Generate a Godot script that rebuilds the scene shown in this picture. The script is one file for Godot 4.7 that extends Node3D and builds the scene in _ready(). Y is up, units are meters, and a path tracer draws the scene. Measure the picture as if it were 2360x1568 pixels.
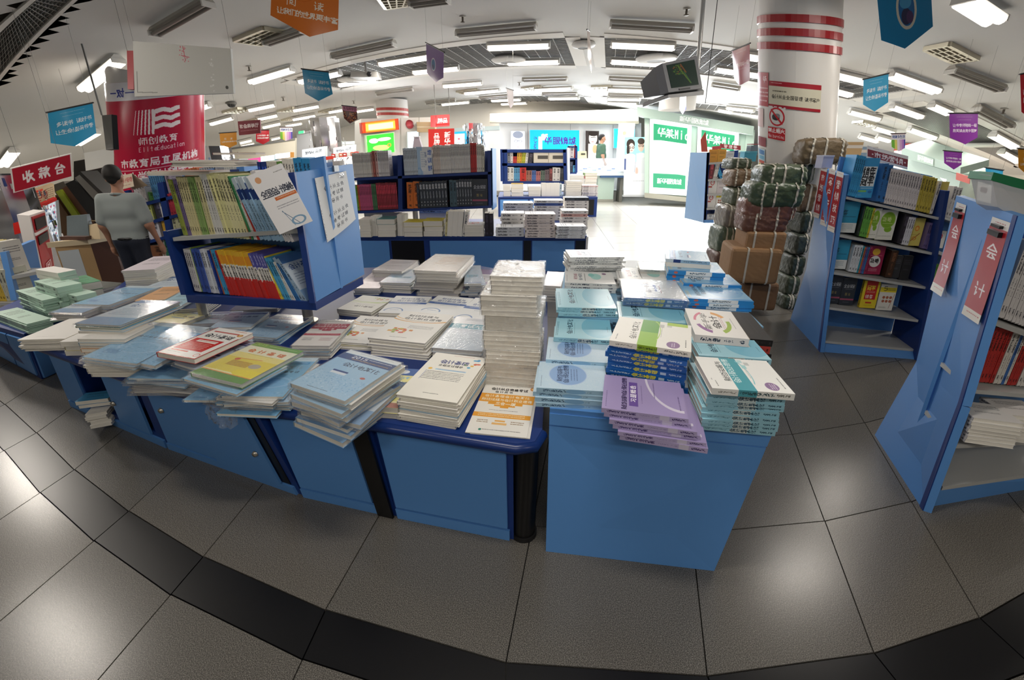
extends Node3D

# A bookshop floor: blue display counters full of exam textbooks, bookcases, parcels, hanging banners, shops behind.

var taken := {}
var mats := {}
var texs := {}
var shared := {}
var rng := RandomNumberGenerator.new()

# Lettering: every character as pen strokes on a ten by ten grid (pairs x y), or a smaller character set into a box (x0 y0 x1 y1).
const GLYPHS := {
	"口": "1181881811", "日": "2070792920 2474", "目": "2070792920 2373 2676", "田": "1181881811 4148 1585", "土": "1383 4048 0898", "王": "1181 1484 0898 4148",
	"木": "0393 4049 4308 4398", "禾": "7021 0393 4149 4308 4398", "亻": "6014 4249", "讠": "2042 04444987", "扌": "505938 0282 0695", "钅": "4004 2272 1575 424987",
	"纟": "5013631676 1988", "氵": "1042 0335 1955", "宀": "4051 05029285", "艹": "0393 3036 6066", "⺮": "2004 1242 2335 6054 6292 7385", "攵": "3004 1383 7309 2499",
	"月": "202609 20808968 2383 2686", "贝": "16108086 424509 5699", "力": "03837958 403509", "又": "01815609 1299", "见": "16108086 423609 55599997", "火": "2215 8265 404409 4499",
	"会": "4004 4094 2474 0696 4629 2979 6799", "计": "讠0039 4494 7079", "基": "1181 3035 6065 3262 3464 0595 3507 6597 2777 4649 1989",
	"础": "0141 2105 1545481815 7079 51549491 56599996", "电": "1282861612 1484 40499997", "算": "⺮0093 目2377 0797 3719 6769", "化": "亻0039 9255 60699997",
	"财": "贝0049 5393 808968 8357", "经": "纟0039 418144 6294 5696 7679 4999", "法": "氵0039 4292 6065 3595 654998 7799", "规": "0242 0545 202509 2649 见5099",
	"与": "2024848869 2282 0676", "职": "0040 1018 3039 1333 1535 0847 5191955551 6659 8699", "业": "3039 6069 1326 8376 0999",
	"道": "4051 8071 3292 4383874743 4585 1122 042417 184999", "德": "3003 3306 2529 4191 6062 4292944442 6264 4595 56598988 6677 9698",
	"新": "2021 0141 1213 3233 0444 0646 2429 1709 3748 90515649 5494 7479", "手": "7021 1383 0595 414928", "学": "1022 4042 8062 05039395 257546 464939 0797",
	"中": "1282861612 4049", "小": "404928 2307 6397", "课": "讠0039 4090944440 4292 6069 3696 6639 6699", "外": "2004 124209 2436 7079 7395",
	"辅": "0141 200444 2329 0747 5292 8091 59539399 5595 5797 7079", "导": "108083 1383 101494 0696 656949 2738", "专": "2181 0494 40368658 4769",
	"家": "宀0094 1484 5416 455839 4608 8557 5699", "市": "4041 0292 18148488 4249", "教": "0242 2024 0454 5006 164627 2729 0847 攵5099",
	"育": "4041 0191 411373 6284 月1489", "局": "10808313 101509 25958979 3666683836", "直": "1181 4042 目1288 0999", "属": "10808212 101509 7334 3474763634 5359 29279799",
	"机": "木0049 515649 5181899997", "构": "木0049 6044 52929879 735686 7587", "师": "0207 202619 4191 48439398 6169", "创": "2004 2053 144446 14195957 7276 909989",
	"收": "020635 3039 攵4099", "款": "0151 2023 1343 0555 2529 1608 4658 7053 629284 736659 7599", "台": "401484 6295 2676792926",
	"社": "1021 024206 2429 3546 土4099", "科": "禾0059 6172 6475 5796 8089", "厅": "1090 101509 3393 636948", "健": "亻0039 415136 355899 61919464 5393 6696 7078",
	"康": "4051 1191 111609 33838535 2494 5259 2746 3957 6699", "乐": "70211494 525938 3518 7598", "生": "2004 1282 1585 4049 0999", "活": "氵0039 8041 4393 6165 4595994945",
	"品": "口1085 口0549 口5599", "牌": "101509 3033 1343 163639 5191945451 5292 7056 4696 7679", "大": "0393 404409 4499", "华": "2004 1215 8053 505494 0696 4549",
	"眼": "目0049 50909454 5292 505978 9576 6599", "镜": "钅0039 6071 4191 5253 8283 4393 5494975754 5595 6749 778998", "城": "土0049 4292 525549 556568 708799 9469 8091",
	"场": "土0049 418144949879 7448", "营": "艹0093 05039395 3464663634 2777792927", "销": "钅0039 7073 5162 9182 59539399 5595 5797", "客": "宀0094 4316 347407 4597 3777793937",
	"户": "4051 12828515 121609", "管": "⺮0093 05049495 25757727 2529 2979 7978", "理": "王0049 5090945450 5292 7079 5696 4999", "技": "扌0039 4292 7074 448449 5599",
	"巧": "0141 2128 0847 5191 616494 9489 8979", "禁": "木0045 木5095 2676 0797 4749 2819 7889", "止": "5059 5484 2329 0999", "烟": "火0049 4090994940 5383 616457 7487",
	"从": "2009 2347 7049 7399", "资": "0112 0523 4032 418172 6235 6295 贝1599", "格": "木0049 6044 528246 6396 5686895956", "考": "1181 4043 0393 8016 3575 3537776949",
	"试": "讠0039 4292 4575 5558 4978 708799 8091", "用": "101609 10808979 1383 1686 4049", "书": "127275 05958878 4049 7092",
	"阅": "1021 0209 30909989 3243 6253 3464663634 4638 565878", "读": "讠0039 4191 6063 439384 5465 4556 3797 746749 7799", "让": "讠0039 6069 6494 3999",
	"我": "4002 0494 313918 0755 607699 8558 7192", "们": "亻0039 4051 4249 61919989", "的": "2012 0242490902 0545 6053 62929979 6476", "世": "0393 212999 5056 7076 5676",
	"界": "田1085 4508 4598 363819 6669", "更": "0090 1282861612 1484 404609 2699", "丰": "1282 1484 0696 4049", "富": "宀0094 2373 34646535 田1699",
	"多": "5013 318115 4253 6427 459519", "好": "200639 4309 0343 519173 737969 4595", "命": "4004 4094 2363 1545481815 69658588", "溢": "氵0039 5061 8071 4292 6345 7395 49469699 6669 7779 3999",
	"满": "氵0039 4191 5052 8082 4494 49459599 6458 8478", "香": "7021 0292 4145 4205 4295 日2589", "伴": "亻0039 5062 9082 4393 3696 7079",
	"随": "0030133516 0009 5191 7054 6368 639398 6595 454999", "每": "2003 1191 231888 238379 0696", "一": "0595", "程": "禾0049 5090935350 5595 5797 7579 4999",
	"点": "4044 4282 1484861614 1809 3849 5869 8899", "亮": "4041 0191 2272742422 06059596 363819 36666999", "国": "0090990900 2272 2474 2777 4247 6576", "梦": "木0044 木5094 4417 358519 4657",
	"企": "4004 4094 4349 4676 2529 0999", "保": "亻0039 5090935350 3595 7379 7549 7599", "密": "宀0093 2315 333676 7326 8495 4649 17198987", "培": "土0049 6071 4191 5264 9284 4494 5686895956",
	"训": "讠0039 505649 7178 9099", "部": "2031 0151 1224 4234 0454 1646491916 7079 7090839676", "售": "2003 1216 4041 1191 1383 5156 1696 2777792927",
	"冠": "02009092 1343 0545 2509 35389998 5494 828777 6576", "军": "02009092 2272 412484 0696 4349", "功": "0141 2128 0847 力4199", "略": "田0148 6044 528246 6395 5686895956",
	"本": "0292 4049 4207 4297 2777", "通": "408062 48429298 4494 4696 6268 1122 042417 184999", "三": "1181 2474 0898", "合": "4004 4094 2464 2676792926",
	"版": "101509 3033 1343 163639 90515649 539359 6499", "全": "4004 4094 2474 2676 4449 0999", "应": "4051 1191 111609 3447 5366 8369 2999", "习": "11818968 3355 1765",
	"题": "日0044 0545 1709 184999 2747 5090 7062 57529297 737559", "精": "0113 4133 0444 2029 2408 2447 5191 5393 7064 4494 月5699", "选": "5033 4282 3494 6064 5447 747797 1122 042417 184999",
	"纲": "纟0039 49409099 5287 8257", "消": "氵0039 7073 5162 9182 59539399 5595 5797", "对": "又0149 5393 808968 5567", "美": "2031 7061 1282 2474 0696 4149 4609 4699",
	"E": "1019 1070 1464 1979", "l": "4049", "i": "4349 4041", "t": "404969 1373", "e": "1686845315185988", "d": "8089 8653151859 5988", "u": "13175989 8389", "c": "84531518 185988",
	"a": "2363848989 8656161959 5988", "o": "53151859888453", "n": "1319 15538489", "N": "19108980", "b": "1019 1553848859 5918", "r": "1319 155384", "g": "8353151758 8789 8959 5919",
	"M": "1910458089", "L": "101989", "G": "815012185989 8565", "0": "50121759878250", "1": "3250 5059", "2": "125081841989", "5": "8010146484875919",
}

class Mb:
	var st := SurfaceTool.new()
	func _init() -> void:
		st.begin(Mesh.PRIMITIVE_TRIANGLES)
		st.set_smooth_group(-1)
	func pt(p: Vector3, uv: Vector2) -> void:
		st.set_uv(uv)
		st.add_vertex(p)
	func tri(a: Vector3, b: Vector3, c: Vector3, ua := Vector2(), ub := Vector2(), uc := Vector2()) -> void:
		pt(a, ua); pt(b, ub); pt(c, uc)
	func quad(a: Vector3, b: Vector3, c: Vector3, d: Vector3, r := Rect2(0, 0, 1, 1)) -> void:
		var e := r.position
		var f := r.end
		tri(a, b, c, e, Vector2(f.x, e.y), f)
		tri(a, c, d, e, f, Vector2(e.x, f.y))
	func hexa(p: Array) -> void:
		quad(p[0], p[1], p[2], p[3])
		quad(p[5], p[4], p[7], p[6])
		quad(p[4], p[5], p[1], p[0])
		quad(p[3], p[2], p[6], p[7])
		quad(p[4], p[0], p[3], p[7])
		quad(p[1], p[5], p[6], p[2])
	func box(c: Vector3, s: Vector3, b := Basis()) -> void:
		var x := b.x * s.x / 2
		var y := b.y * s.y / 2
		var z := b.z * s.z / 2
		hexa([c - x + y + z, c + x + y + z, c + x - y + z, c - x - y + z, c - x + y - z, c + x + y - z, c + x - y - z, c - x - y - z])
	func slab(p: Array, back: Vector3) -> void: # a flat outline, clockwise from its front, given a thickness
		for i in range(1, p.size() - 1):
			tri(p[0], p[i], p[i + 1])
			tri(p[0] + back, p[i + 1] + back, p[i] + back)
		for i in p.size():
			var j := (i + 1) % p.size()
			quad(p[i] + back, p[j] + back, p[j], p[i])
	func tube(path: Array, r: float, n := 8, r2 := -1.0) -> void:
		st.set_smooth_group(1)
		if r2 < 0: r2 = r
		var rings := []
		for i in path.size():
			var t: Vector3 = (path[mini(i + 1, path.size() - 1)] - path[maxi(i - 1, 0)]).normalized()
			var u := t.cross(Vector3.UP if absf(t.y) < 0.9 else Vector3.RIGHT).normalized()
			var v := t.cross(u)
			var ring := []
			var rr := lerpf(r, r2, float(i) / maxf(1, path.size() - 1))
			for k in n + 1:
				ring.append(path[i] + (u * cos(TAU * k / n) + v * sin(TAU * k / n)) * rr)
			rings.append(ring)
		for i in rings.size() - 1:
			for k in n:
				quad(rings[i][k], rings[i][k + 1], rings[i + 1][k + 1], rings[i + 1][k])
		st.set_smooth_group(-1)
		for e in [0, rings.size() - 1]:
			for k in range(1, n - 1):
				tri(rings[e][0], rings[e][k], rings[e][k + 1])
	func lathe(prof: Array, n := 32, a0 := 0.0, a1 := TAU, m := Transform3D(), smooth := true) -> void: # prof: Vector2(radius, height)
		st.set_smooth_group(1 if smooth else -1)
		for i in prof.size() - 1:
			for k in n:
				var p := []
				for c in [[i + 1, k], [i + 1, k + 1], [i, k + 1], [i, k]]:
					var a := lerpf(a0, a1, float(c[1]) / n)
					p.append(m * Vector3(prof[c[0]].x * sin(a), prof[c[0]].y, prof[c[0]].x * cos(a)))
				quad(p[0], p[1], p[2], p[3], Rect2(float(k) / n, 1.0 - float(i + 1) / (prof.size() - 1), 1.0 / n, 1.0 / (prof.size() - 1)))
		st.set_smooth_group(-1)
	func mesh() -> ArrayMesh:
		st.generate_normals()
		return st.commit()

func V(x := 0.0, y := 0.0, z := 0.0) -> Vector3:
	return Vector3(x, y, z)

func numbered(n: String) -> String:
	taken[n] = taken.get(n, -1) + 1
	return n if taken[n] == 0 else "%s_%03d" % [n, taken[n]]

func tag(o: Node3D, label := "", category := "", group := "", kind := "") -> Node3D:
	if label: o.set_meta("label", label)
	if category: o.set_meta("category", category)
	if group: o.set_meta("group", group)
	if kind: o.set_meta("kind", kind)
	return o

func thing(called: String, label: String, category: String, at := Vector3.ZERO, turn := 0.0, group := "") -> Node3D:
	var o := Node3D.new()
	o.name = numbered(called)
	add_child(o)
	o.position = at
	o.rotation.y = turn
	tag(o, label, category, group)
	return o

func part(parent: Node, called: String, m: Mesh, mat: Material, at := Transform3D()) -> MeshInstance3D:
	var o := MeshInstance3D.new()
	o.name = called if parent != self else numbered(called)
	o.mesh = m
	o.material_override = mat
	parent.add_child(o, true)
	o.transform = at
	return o

func struct(called: String, m: Mesh, mat: Material, label: String, cat: String) -> MeshInstance3D:
	var o := part(self, called, m, mat)
	tag(o, label, cat, "", "structure")
	return o

func mat(hex: String, rough := 0.6, o := {}) -> StandardMaterial3D:
	var key := hex + str(rough) + str(o)
	if not mats.has(key):
		var m := StandardMaterial3D.new()
		m.albedo_color = Color(hex)
		m.roughness = rough
		for k in o: m.set(k, o[k])
		mats[key] = m
	return mats[key]

func glow(hex: String, e: float, tex: Texture2D = null) -> StandardMaterial3D:
	var key := "glow" + hex + str(e) + str(tex)
	if not mats.has(key):
		var m := StandardMaterial3D.new()
		m.albedo_color = Color(hex)
		m.emission_enabled = true
		m.emission = Color(hex)
		m.emission_energy_multiplier = e
		if tex:
			m.albedo_texture = tex
			m.emission_texture = tex
			m.emission_operator = BaseMaterial3D.EMISSION_OP_MULTIPLY
		mats[key] = m
	return mats[key]

func noise_tex(seed_: int, freq: float, ramp: Array, size := 256, kind := FastNoiseLite.TYPE_SIMPLEX, oct := 4) -> NoiseTexture2D:
	var f := FastNoiseLite.new()
	f.seed = seed_
	f.frequency = freq
	f.noise_type = kind
	f.fractal_octaves = oct
	var t := NoiseTexture2D.new()
	t.width = size; t.height = size
	t.seamless = true
	t.noise = f
	var g := Gradient.new()
	g.offsets = PackedFloat32Array(); g.colors = PackedColorArray()
	var offs := PackedFloat32Array()
	var cols := PackedColorArray()
	for r in ramp:
		offs.append(r[0]); cols.append(Color(r[1]))
	g.offsets = offs; g.colors = cols
	t.color_ramp = g
	return t

# ---- printing: rectangles, ellipses, lines and lettering laid into an Image
func pen(im: Image, a: Vector2, b: Vector2, w: float, c: Color) -> void:
	var n := int(ceil(a.distance_to(b) / maxf(1.0, w * 0.5))) + 1
	var s := maxi(1, roundi(w))
	for i in n + 1:
		var p := a.lerp(b, float(i) / n) - Vector2(s, s) / 2.0
		im.fill_rect(Rect2i(roundi(p.x), roundi(p.y), s, s), c)

func glyph(im: Image, ch: String, x: float, y: float, w: float, h: float, t: float, c: Color) -> void:
	for tok in GLYPHS.get(ch, "").split(" ", false):
		var i := 0
		if not tok[0].is_valid_int() or (tok.length() == 5):
			var q := [int(tok[1]), int(tok[2]), int(tok[3]), int(tok[4])]
			glyph(im, tok[0], x + w * q[0] / 9.0, y + h * q[1] / 9.0, w * (q[2] - q[0]) / 9.0, h * (q[3] - q[1]) / 9.0, t, c)
			continue
		var last := Vector2.INF
		while i + 1 < tok.length():
			var p := Vector2(x + w * int(tok[i]) / 9.0, y + h * int(tok[i + 1]) / 9.0)
			if last != Vector2.INF: pen(im, last, p, t, c)
			last = p
			i += 2

func write(im: Image, text: String, x: float, y: float, size: float, c: Color, o := {}) -> void: # o: v vertical, t pen width, g step, w width of a character
	var w: float = o.get("w", size)
	for i in text.length():
		glyph(im, text[i], x, y, w, size, o.get("t", size / 9.0), c)
		if o.get("v", false): y += o.get("g", size * 1.25)
		else: x += o.get("g", w * 1.22)

func ell(im: Image, cx: float, cy: float, rx: float, ry: float, c: Color, inner := 0.0, a0 := 0.0, a1 := TAU) -> void:
	for yy in range(int(cy - ry), int(cy + ry) + 1):
		for xx in range(int(cx - rx), int(cx + rx) + 1):
			var d := Vector2((xx - cx) / rx, (yy - cy) / ry)
			var l := d.length()
			if l <= 1.0 and l >= inner and xx >= 0 and yy >= 0 and xx < im.get_width() and yy < im.get_height():
				var an := fposmod(d.angle(), TAU)
				if a1 >= 6.28 or fposmod(an - a0, TAU) <= a1: im.set_pixel(xx, yy, c)

func tiny(im: Image, x: float, y: float, w: float, rows: int, gap: float, c: Color) -> void: # rows of print too small to read
	var r := RandomNumberGenerator.new()
	r.seed = int(x * 7 + y * 13)
	for k in rows:
		var xx := x
		while xx < x + w:
			var l := r.randf_range(2, 5)
			im.fill_rect(Rect2i(roundi(xx), roundi(y + k * gap), roundi(l), maxi(1, roundi(gap * 0.4))), c)
			xx += l + r.randf_range(1, 2.5)

func draw(im: Image, ops: Array, s := 1.0) -> void:
	for o in ops:
		match o[0]:
			"r": im.fill_rect(Rect2i(roundi(o[1] * s), roundi(o[2] * s), roundi(o[3] * s), roundi(o[4] * s)), Color(o[5]))
			"t":
				var p: Dictionary = o[6].duplicate() if o.size() > 6 else {}
				for k in ["t", "g", "w"]:
					if p.has(k): p[k] *= s
				write(im, o[1], o[2] * s, o[3] * s, o[4] * s, Color(o[5]), p)
			"e": ell(im, o[1] * s, o[2] * s, o[3] * s, o[4] * s, Color(o[5]), o[6] if o.size() > 6 else 0.0, o[7] if o.size() > 7 else 0.0, o[8] if o.size() > 8 else TAU)
			"y": tiny(im, o[1] * s, o[2] * s, o[3] * s, o[4], o[5] * s, Color(o[6]))
			"l": pen(im, Vector2(o[1], o[2]) * s, Vector2(o[3], o[4]) * s, o[5] * s, Color(o[6]))
			"d": # scattered dots or squares: x y w h count size colours
				var r := RandomNumberGenerator.new()
				r.seed = int(o[5] * 31 + o[1])
				for k in o[5]:
					im.fill_rect(Rect2i(roundi((o[1] + r.randf() * o[3]) * s), roundi((o[2] + r.randf() * o[4]) * s), maxi(1, roundi(o[6] * s)), maxi(1, roundi(o[6] * s))), Color(o[7][k % o[7].size()]))

func picture(key: String, w: int, h: int, bg: String, ops: Array, s := 1.0) -> ImageTexture:
	if not texs.has(key):
		var im := Image.create(w, h, false, Image.FORMAT_RGB8)
		im.fill(Color(bg))
		draw(im, ops, s)
		texs[key] = ImageTexture.create_from_image(im)
	return texs[key]

func printed(key: String, w: int, h: int, bg: String, ops: Array, rough := 0.5, s := 1.0) -> StandardMaterial3D:
	if not mats.has("print" + key):
		var m := StandardMaterial3D.new()
		m.albedo_texture = picture(key, w, h, bg, ops, s)
		m.roughness = rough
		mats["print" + key] = m
	return mats["print" + key]

const ORD := ["first", "second", "third", "fourth", "fifth", "sixth", "seventh", "eighth", "ninth", "tenth", "eleventh", "twelfth"]
func nth(i: int) -> String:
	if i < 12: return ORD[i]
	var n := i + 1
	return str(n) + ("st" if n % 10 == 1 and n != 11 else "nd" if n % 10 == 2 and n != 12 else "rd" if n % 10 == 3 and n != 13 else "th")

func mid(a: Vector3, b: Vector3, t := 0.5) -> Vector3:
	return a.lerp(b, t)

func on_face(q: Array, u: float, v: float) -> Vector3: # q: TL TR BR BL
	return (q[0] as Vector3).lerp(q[1], u).lerp((q[3] as Vector3).lerp(q[2], u), v)

func face_normal(q: Array) -> Vector3: # out of the side from which q runs clockwise
	return ((q[3] - q[0]) as Vector3).cross(q[1] - q[0]).normalized()

func panel(q: Array, u0: float, u1: float, v0: float, v1: float, out: float, th := 0.012) -> ArrayMesh: # a board lying on a face, proud of it
	var b := Mb.new()
	var nn := face_normal(q)
	var f := []
	var k := []
	for c in [[u0, v0], [u1, v0], [u1, v1], [u0, v1]]:
		var p := on_face(q, c[0], c[1])
		f.append(p + nn * out); k.append(p + nn * (out - th))
	b.hexa(f + k)
	return b.mesh()


const EYE := Vector3(0, 1.65, 0)

func ceil_y(x: float) -> float:
	return 3.4 - 0.02 * x * x

func camera_and_air() -> void:
	var cam := Camera3D.new()
	cam.name = "camera"
	cam.projection = Camera3D.PROJECTION_FRUSTUM
	cam.near = 0.05
	cam.far = 60.0
	cam.size = 2.0 * 0.05 * 784.0 / 1000.0      # a wide lens, shifted down a little
	cam.frustum_offset = Vector2(0, -0.05 * 91.0 / 1000.0)
	cam.position = EYE
	cam.rotation.x = -atan(0.343)
	cam.current = true
	add_child(cam)
	var we := WorldEnvironment.new()
	we.name = "air"
	var e := Environment.new()
	e.background_mode = Environment.BG_COLOR
	e.background_color = Color(0.55, 0.6, 0.65)
	e.tonemap_mode = Environment.TONE_MAPPER_LINEAR
	e.tonemap_exposure = 1.0
	e.sdfgi_enabled = true
	e.ssao_enabled = true
	e.ssil_enabled = true
	we.environment = e
	add_child(we)

var LAMP := 2.4      # light of one metre of ceiling tube
var SHOP := 15.0     # light of the bright shop at the end of the aisle

func area(called: String, at: Vector3, x: Vector3, down: Vector3, size: Vector2, e: float, hex := "fff6ea") -> void:
	var l := AreaLight3D.new()
	l.name = called
	l.area_size = size
	l.light_color = Color(hex)
	l.light_energy = e
	l.shadow_enabled = true
	l.area_range = 40.0
	var z := -down.normalized()
	var xx := (x - z * x.dot(z)).normalized()
	l.transform = Transform3D(Basis(xx, z.cross(xx), z), at)
	add_child(l, true)

func tube_lamp(a: Vector3, b: Vector3, lit: bool, label: String, group: String, fat := 1.0) -> void:
	var c := (a + b) / 2
	var o := thing("tube_lamp" if lit else "unlit_tube_lamp", label, "ceiling lamp", c, 0.0, group)
	var d := (b - a).normalized()
	var side := d.cross(Vector3.UP).normalized()
	var up := side.cross(d)
	var bas := Basis(d, up, side)
	var L := a.distance_to(b)
	var m := Mb.new()
	var w := .07 * fat
	m.hexa([d * L / 2 + up * .05 - side * .035, d * L / 2 + up * .05 + side * .035, d * L / 2 + side * w, d * L / 2 - side * w, -d * L / 2 + up * .05 - side * .035, -d * L / 2 + up * .05 + side * .035, -d * L / 2 + side * w, -d * L / 2 - side * w])
	part(o, "housing", m.mesh(), mat("d8d6d0" if lit else "b9b4aa", .5))
	for s in [-1, 1]:
		m = Mb.new()
		m.tube([-d * (L / 2 - .03) - up * .03 + side * .036 * s * fat, d * (L / 2 - .03) - up * .03 + side * .036 * s * fat], (.036 if lit else .02) * fat, 8)
		part(o, "tube", m.mesh(), glow("fff8f0", 1.6) if lit else mat("8f8a82", .3))
	for s in [-1, 1]:
		m = Mb.new()
		m.box(d * (L / 2 - .012) * s - up * .02, V(.024, .06, .14 * fat), bas)
		part(o, "end_cap", m.mesh(), mat("e2e0da", .5))
	if lit:
		area("tube_light", c - up * .07, d, -up, Vector2(L * .94, .11 * fat), LAMP * L)

func lamp_row(pairs: Array, lit: bool, where: String, group: String, fat := 1.0) -> void:
	for i in pairs.size():
		var label := "%s fluorescent ceiling lamp, %s from the left %s" % ["lit" if lit else "unlit grey", nth(i), where]
		if pairs.size() == 1: label = "%s fluorescent ceiling lamp %s" % ["lit" if lit else "unlit grey", where]
		tube_lamp(pairs[i][0], pairs[i][1], lit, label, group, fat)

var HOLES := []
var WIDER := []

func in_hole(p: Vector2) -> bool:
	for h in WIDER:
		if Geometry2D.is_point_in_polygon(p, h): return true
	return false

func ceiling() -> void:
	var m := Mb.new()
	m.st.set_smooth_group(1)
	var sx := .125
	var sz := .125
	for i in range(-84, 84):
		var x0 := i * sx
		var x1 := x0 + sx
		var start := -144
		var k := -144
		while k <= 40:
			var hole := k < 40 and in_hole(Vector2(x0 + sx / 2, (k + .5) * sz))
			if hole or k == 40 or k - start >= 24:
				if k > start:
					m.quad(V(x0, ceil_y(x0), start * sz), V(x0, ceil_y(x0), k * sz), V(x1, ceil_y(x1), k * sz), V(x1, ceil_y(x1), start * sz))
				start = k + 1 if hole else k
			k += 1
	for q in [[-10.5, -18, 10.5, 5]]: # the upper face, so that the slab has thickness
		m.quad(V(q[0], 4.2, q[1]), V(q[2], 4.2, q[1]), V(q[2], 4.2, q[3]), V(q[0], 4.2, q[3]))
	var mm := mat("c9c8c4", .75)
	struct("ceiling", m.mesh(), mm, "white plastered ceiling curving down to both sides of the shop", "ceiling")

func grille(q: PackedVector2Array, nu: int, nv: int, label: String, rise := .4, dark := "15171a") -> void:
	# q: corners front left, front right, back right, back left on the plan; an open lattice in a recess of the ceiling
	var c := (q[0] + q[1] + q[2] + q[3]) / 4
	var o := thing("ceiling_grille", label, "ceiling grille", V(c.x, ceil_y(c.x), c.y))
	var at := func(u: float, v: float, dy: float) -> Vector3:
		var p := q[0].lerp(q[1], u).lerp(q[3].lerp(q[2], u), v)
		return V(p.x - c.x, ceil_y(p.x) + dy - ceil_y(c.x), p.y - c.y)
	var m := Mb.new()
	var n := 10
	for i in n:
		var u := float(i) / n
		var w := float(i + 1) / n
		m.quad(at.call(u, 0, rise), at.call(w, 0, rise), at.call(w, 1, rise), at.call(u, 1, rise))
	part(o, "backing", m.mesh(), mat(dark, .9))
	m = Mb.new()
	for i in n:
		var u := float(i) / n
		var w := float(i + 1) / n
		m.quad(at.call(u, 0, rise), at.call(w, 0, rise), at.call(w, 0, 0), at.call(u, 0, 0))
		m.quad(at.call(u, 1, rise), at.call(w, 1, rise), at.call(w, 1, 0), at.call(u, 1, 0))
		m.quad(at.call(0, u, rise), at.call(0, w, rise), at.call(0, w, 0), at.call(0, u, 0))
		m.quad(at.call(1, u, rise), at.call(1, w, rise), at.call(1, w, 0), at.call(1, u, 0))
	part(o, "side", m.mesh(), mat("cfcbc4", .7))
	m = Mb.new()
	var lip := func(a: Array, b: Array, a2: Array, b2: Array) -> void:
		m.hexa([at.call(a[0], a[1], .01), at.call(b[0], b[1], .01), at.call(b[0], b[1], -.012), at.call(a[0], a[1], -.012), at.call(a2[0], a2[1], .01), at.call(b2[0], b2[1], .01), at.call(b2[0], b2[1], -.012), at.call(a2[0], a2[1], -.012)])
	for i in n:
		var u := float(i) / n
		var w := float(i + 1) / n
		var eu := .24 / q[0].distance_to(q[1])
		var ev := .24 / q[0].distance_to(q[3])
		lip.call([u, -ev], [w, -ev], [u, 0], [w, 0])
		lip.call([u, 1 + ev], [w, 1 + ev], [u, 1], [w, 1])
		lip.call([-eu, u], [-eu, w], [0, u], [0, w])
		lip.call([1 + eu, u], [1 + eu, w], [1, u], [1, w])
	part(o, "frame", m.mesh(), mat("d6d3cc", .7))
	m = Mb.new()
	for j in range(1, nv):
		var v := float(j) / nv
		for i in n:
			var u := float(i) / n
			var w := float(i + 1) / n
			var e := .006 / q[0].distance_to(q[3])
			m.hexa([at.call(u, v + e, .07), at.call(w, v + e, .07), at.call(w, v + e, .005), at.call(u, v + e, .005), at.call(u, v - e, .07), at.call(w, v - e, .07), at.call(w, v - e, .005), at.call(u, v - e, .005)])
	for i in range(1, nu):
		var u := float(i) / nu
		var e := .006 / q[0].distance_to(q[1])
		m.hexa([at.call(u - e, 0, .07), at.call(u + e, 0, .07), at.call(u + e, 0, .005), at.call(u - e, 0, .005), at.call(u - e, 1, .07), at.call(u + e, 1, .07), at.call(u + e, 1, .005), at.call(u - e, 1, .005)])
	var la := part(o, "lattice", m.mesh(), mat("9a9a96", .5))
	la.set_meta("kind", "stuff")

func vent(p: Array, label: String) -> void: # a louvred lamp panel: four corners on the ceiling
	var c: Vector3 = (p[0] + p[1] + p[2] + p[3]) / 4
	var o := thing("louvre_lamp", label, "ceiling lamp", c, 0.0, "unlit louvre lamps in the ceiling")
	var q := []
	for k in p: q.append(k - c)
	var m := Mb.new()
	m.hexa([q[0] + V(0, -.01, 0), q[1] + V(0, -.01, 0), q[2] + V(0, -.01, 0), q[3] + V(0, -.01, 0), q[0] + V(0, .03, 0), q[1] + V(0, .03, 0), q[2] + V(0, .03, 0), q[3] + V(0, .03, 0)])
	part(o, "tray", m.mesh(), mat("55514a", .6))
	m = Mb.new()
	for k in 5:
		for s in 2:
			var t := float(k) / 4
			var a := on_face(q, t, 0) if s == 0 else on_face(q, 0, t)
			var b := on_face(q, t, 1) if s == 0 else on_face(q, 1, t)
			var side := (b - a).cross(Vector3.UP).normalized() * (.022 if k in [0, 4] else .009)
			var dn := V(0, -.05, 0)
			m.hexa([a - side, a + side, a + side + dn, a - side + dn, b - side, b + side, b + side + dn, b - side + dn])
	var la := part(o, "louvre", m.mesh(), mat("c9c3b0", .25, {"metallic": .6}))

func sprinkler(p: Vector3, label: String) -> void:
	var o := thing("sprinkler", label, "sprinkler", p, 0.0, "sprinkler heads in the ceiling")
	var m := Mb.new()
	m.lathe([Vector2(.0, .0), Vector2(.045, .0), Vector2(.045, -.012), Vector2(.0, -.012)], 12)
	part(o, "rose", m.mesh(), mat("b9b6ae", .5))
	m = Mb.new()
	m.tube([V(0, 0, 0), V(0, -.07, 0)], .014, 8)
	m.lathe([Vector2(.0, -.066), Vector2(.032, -.07), Vector2(.032, -.076), Vector2(.0, -.08)], 12)
	part(o, "nozzle", m.mesh(), mat("6b655c", .35, {"metallic": .7}))

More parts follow.
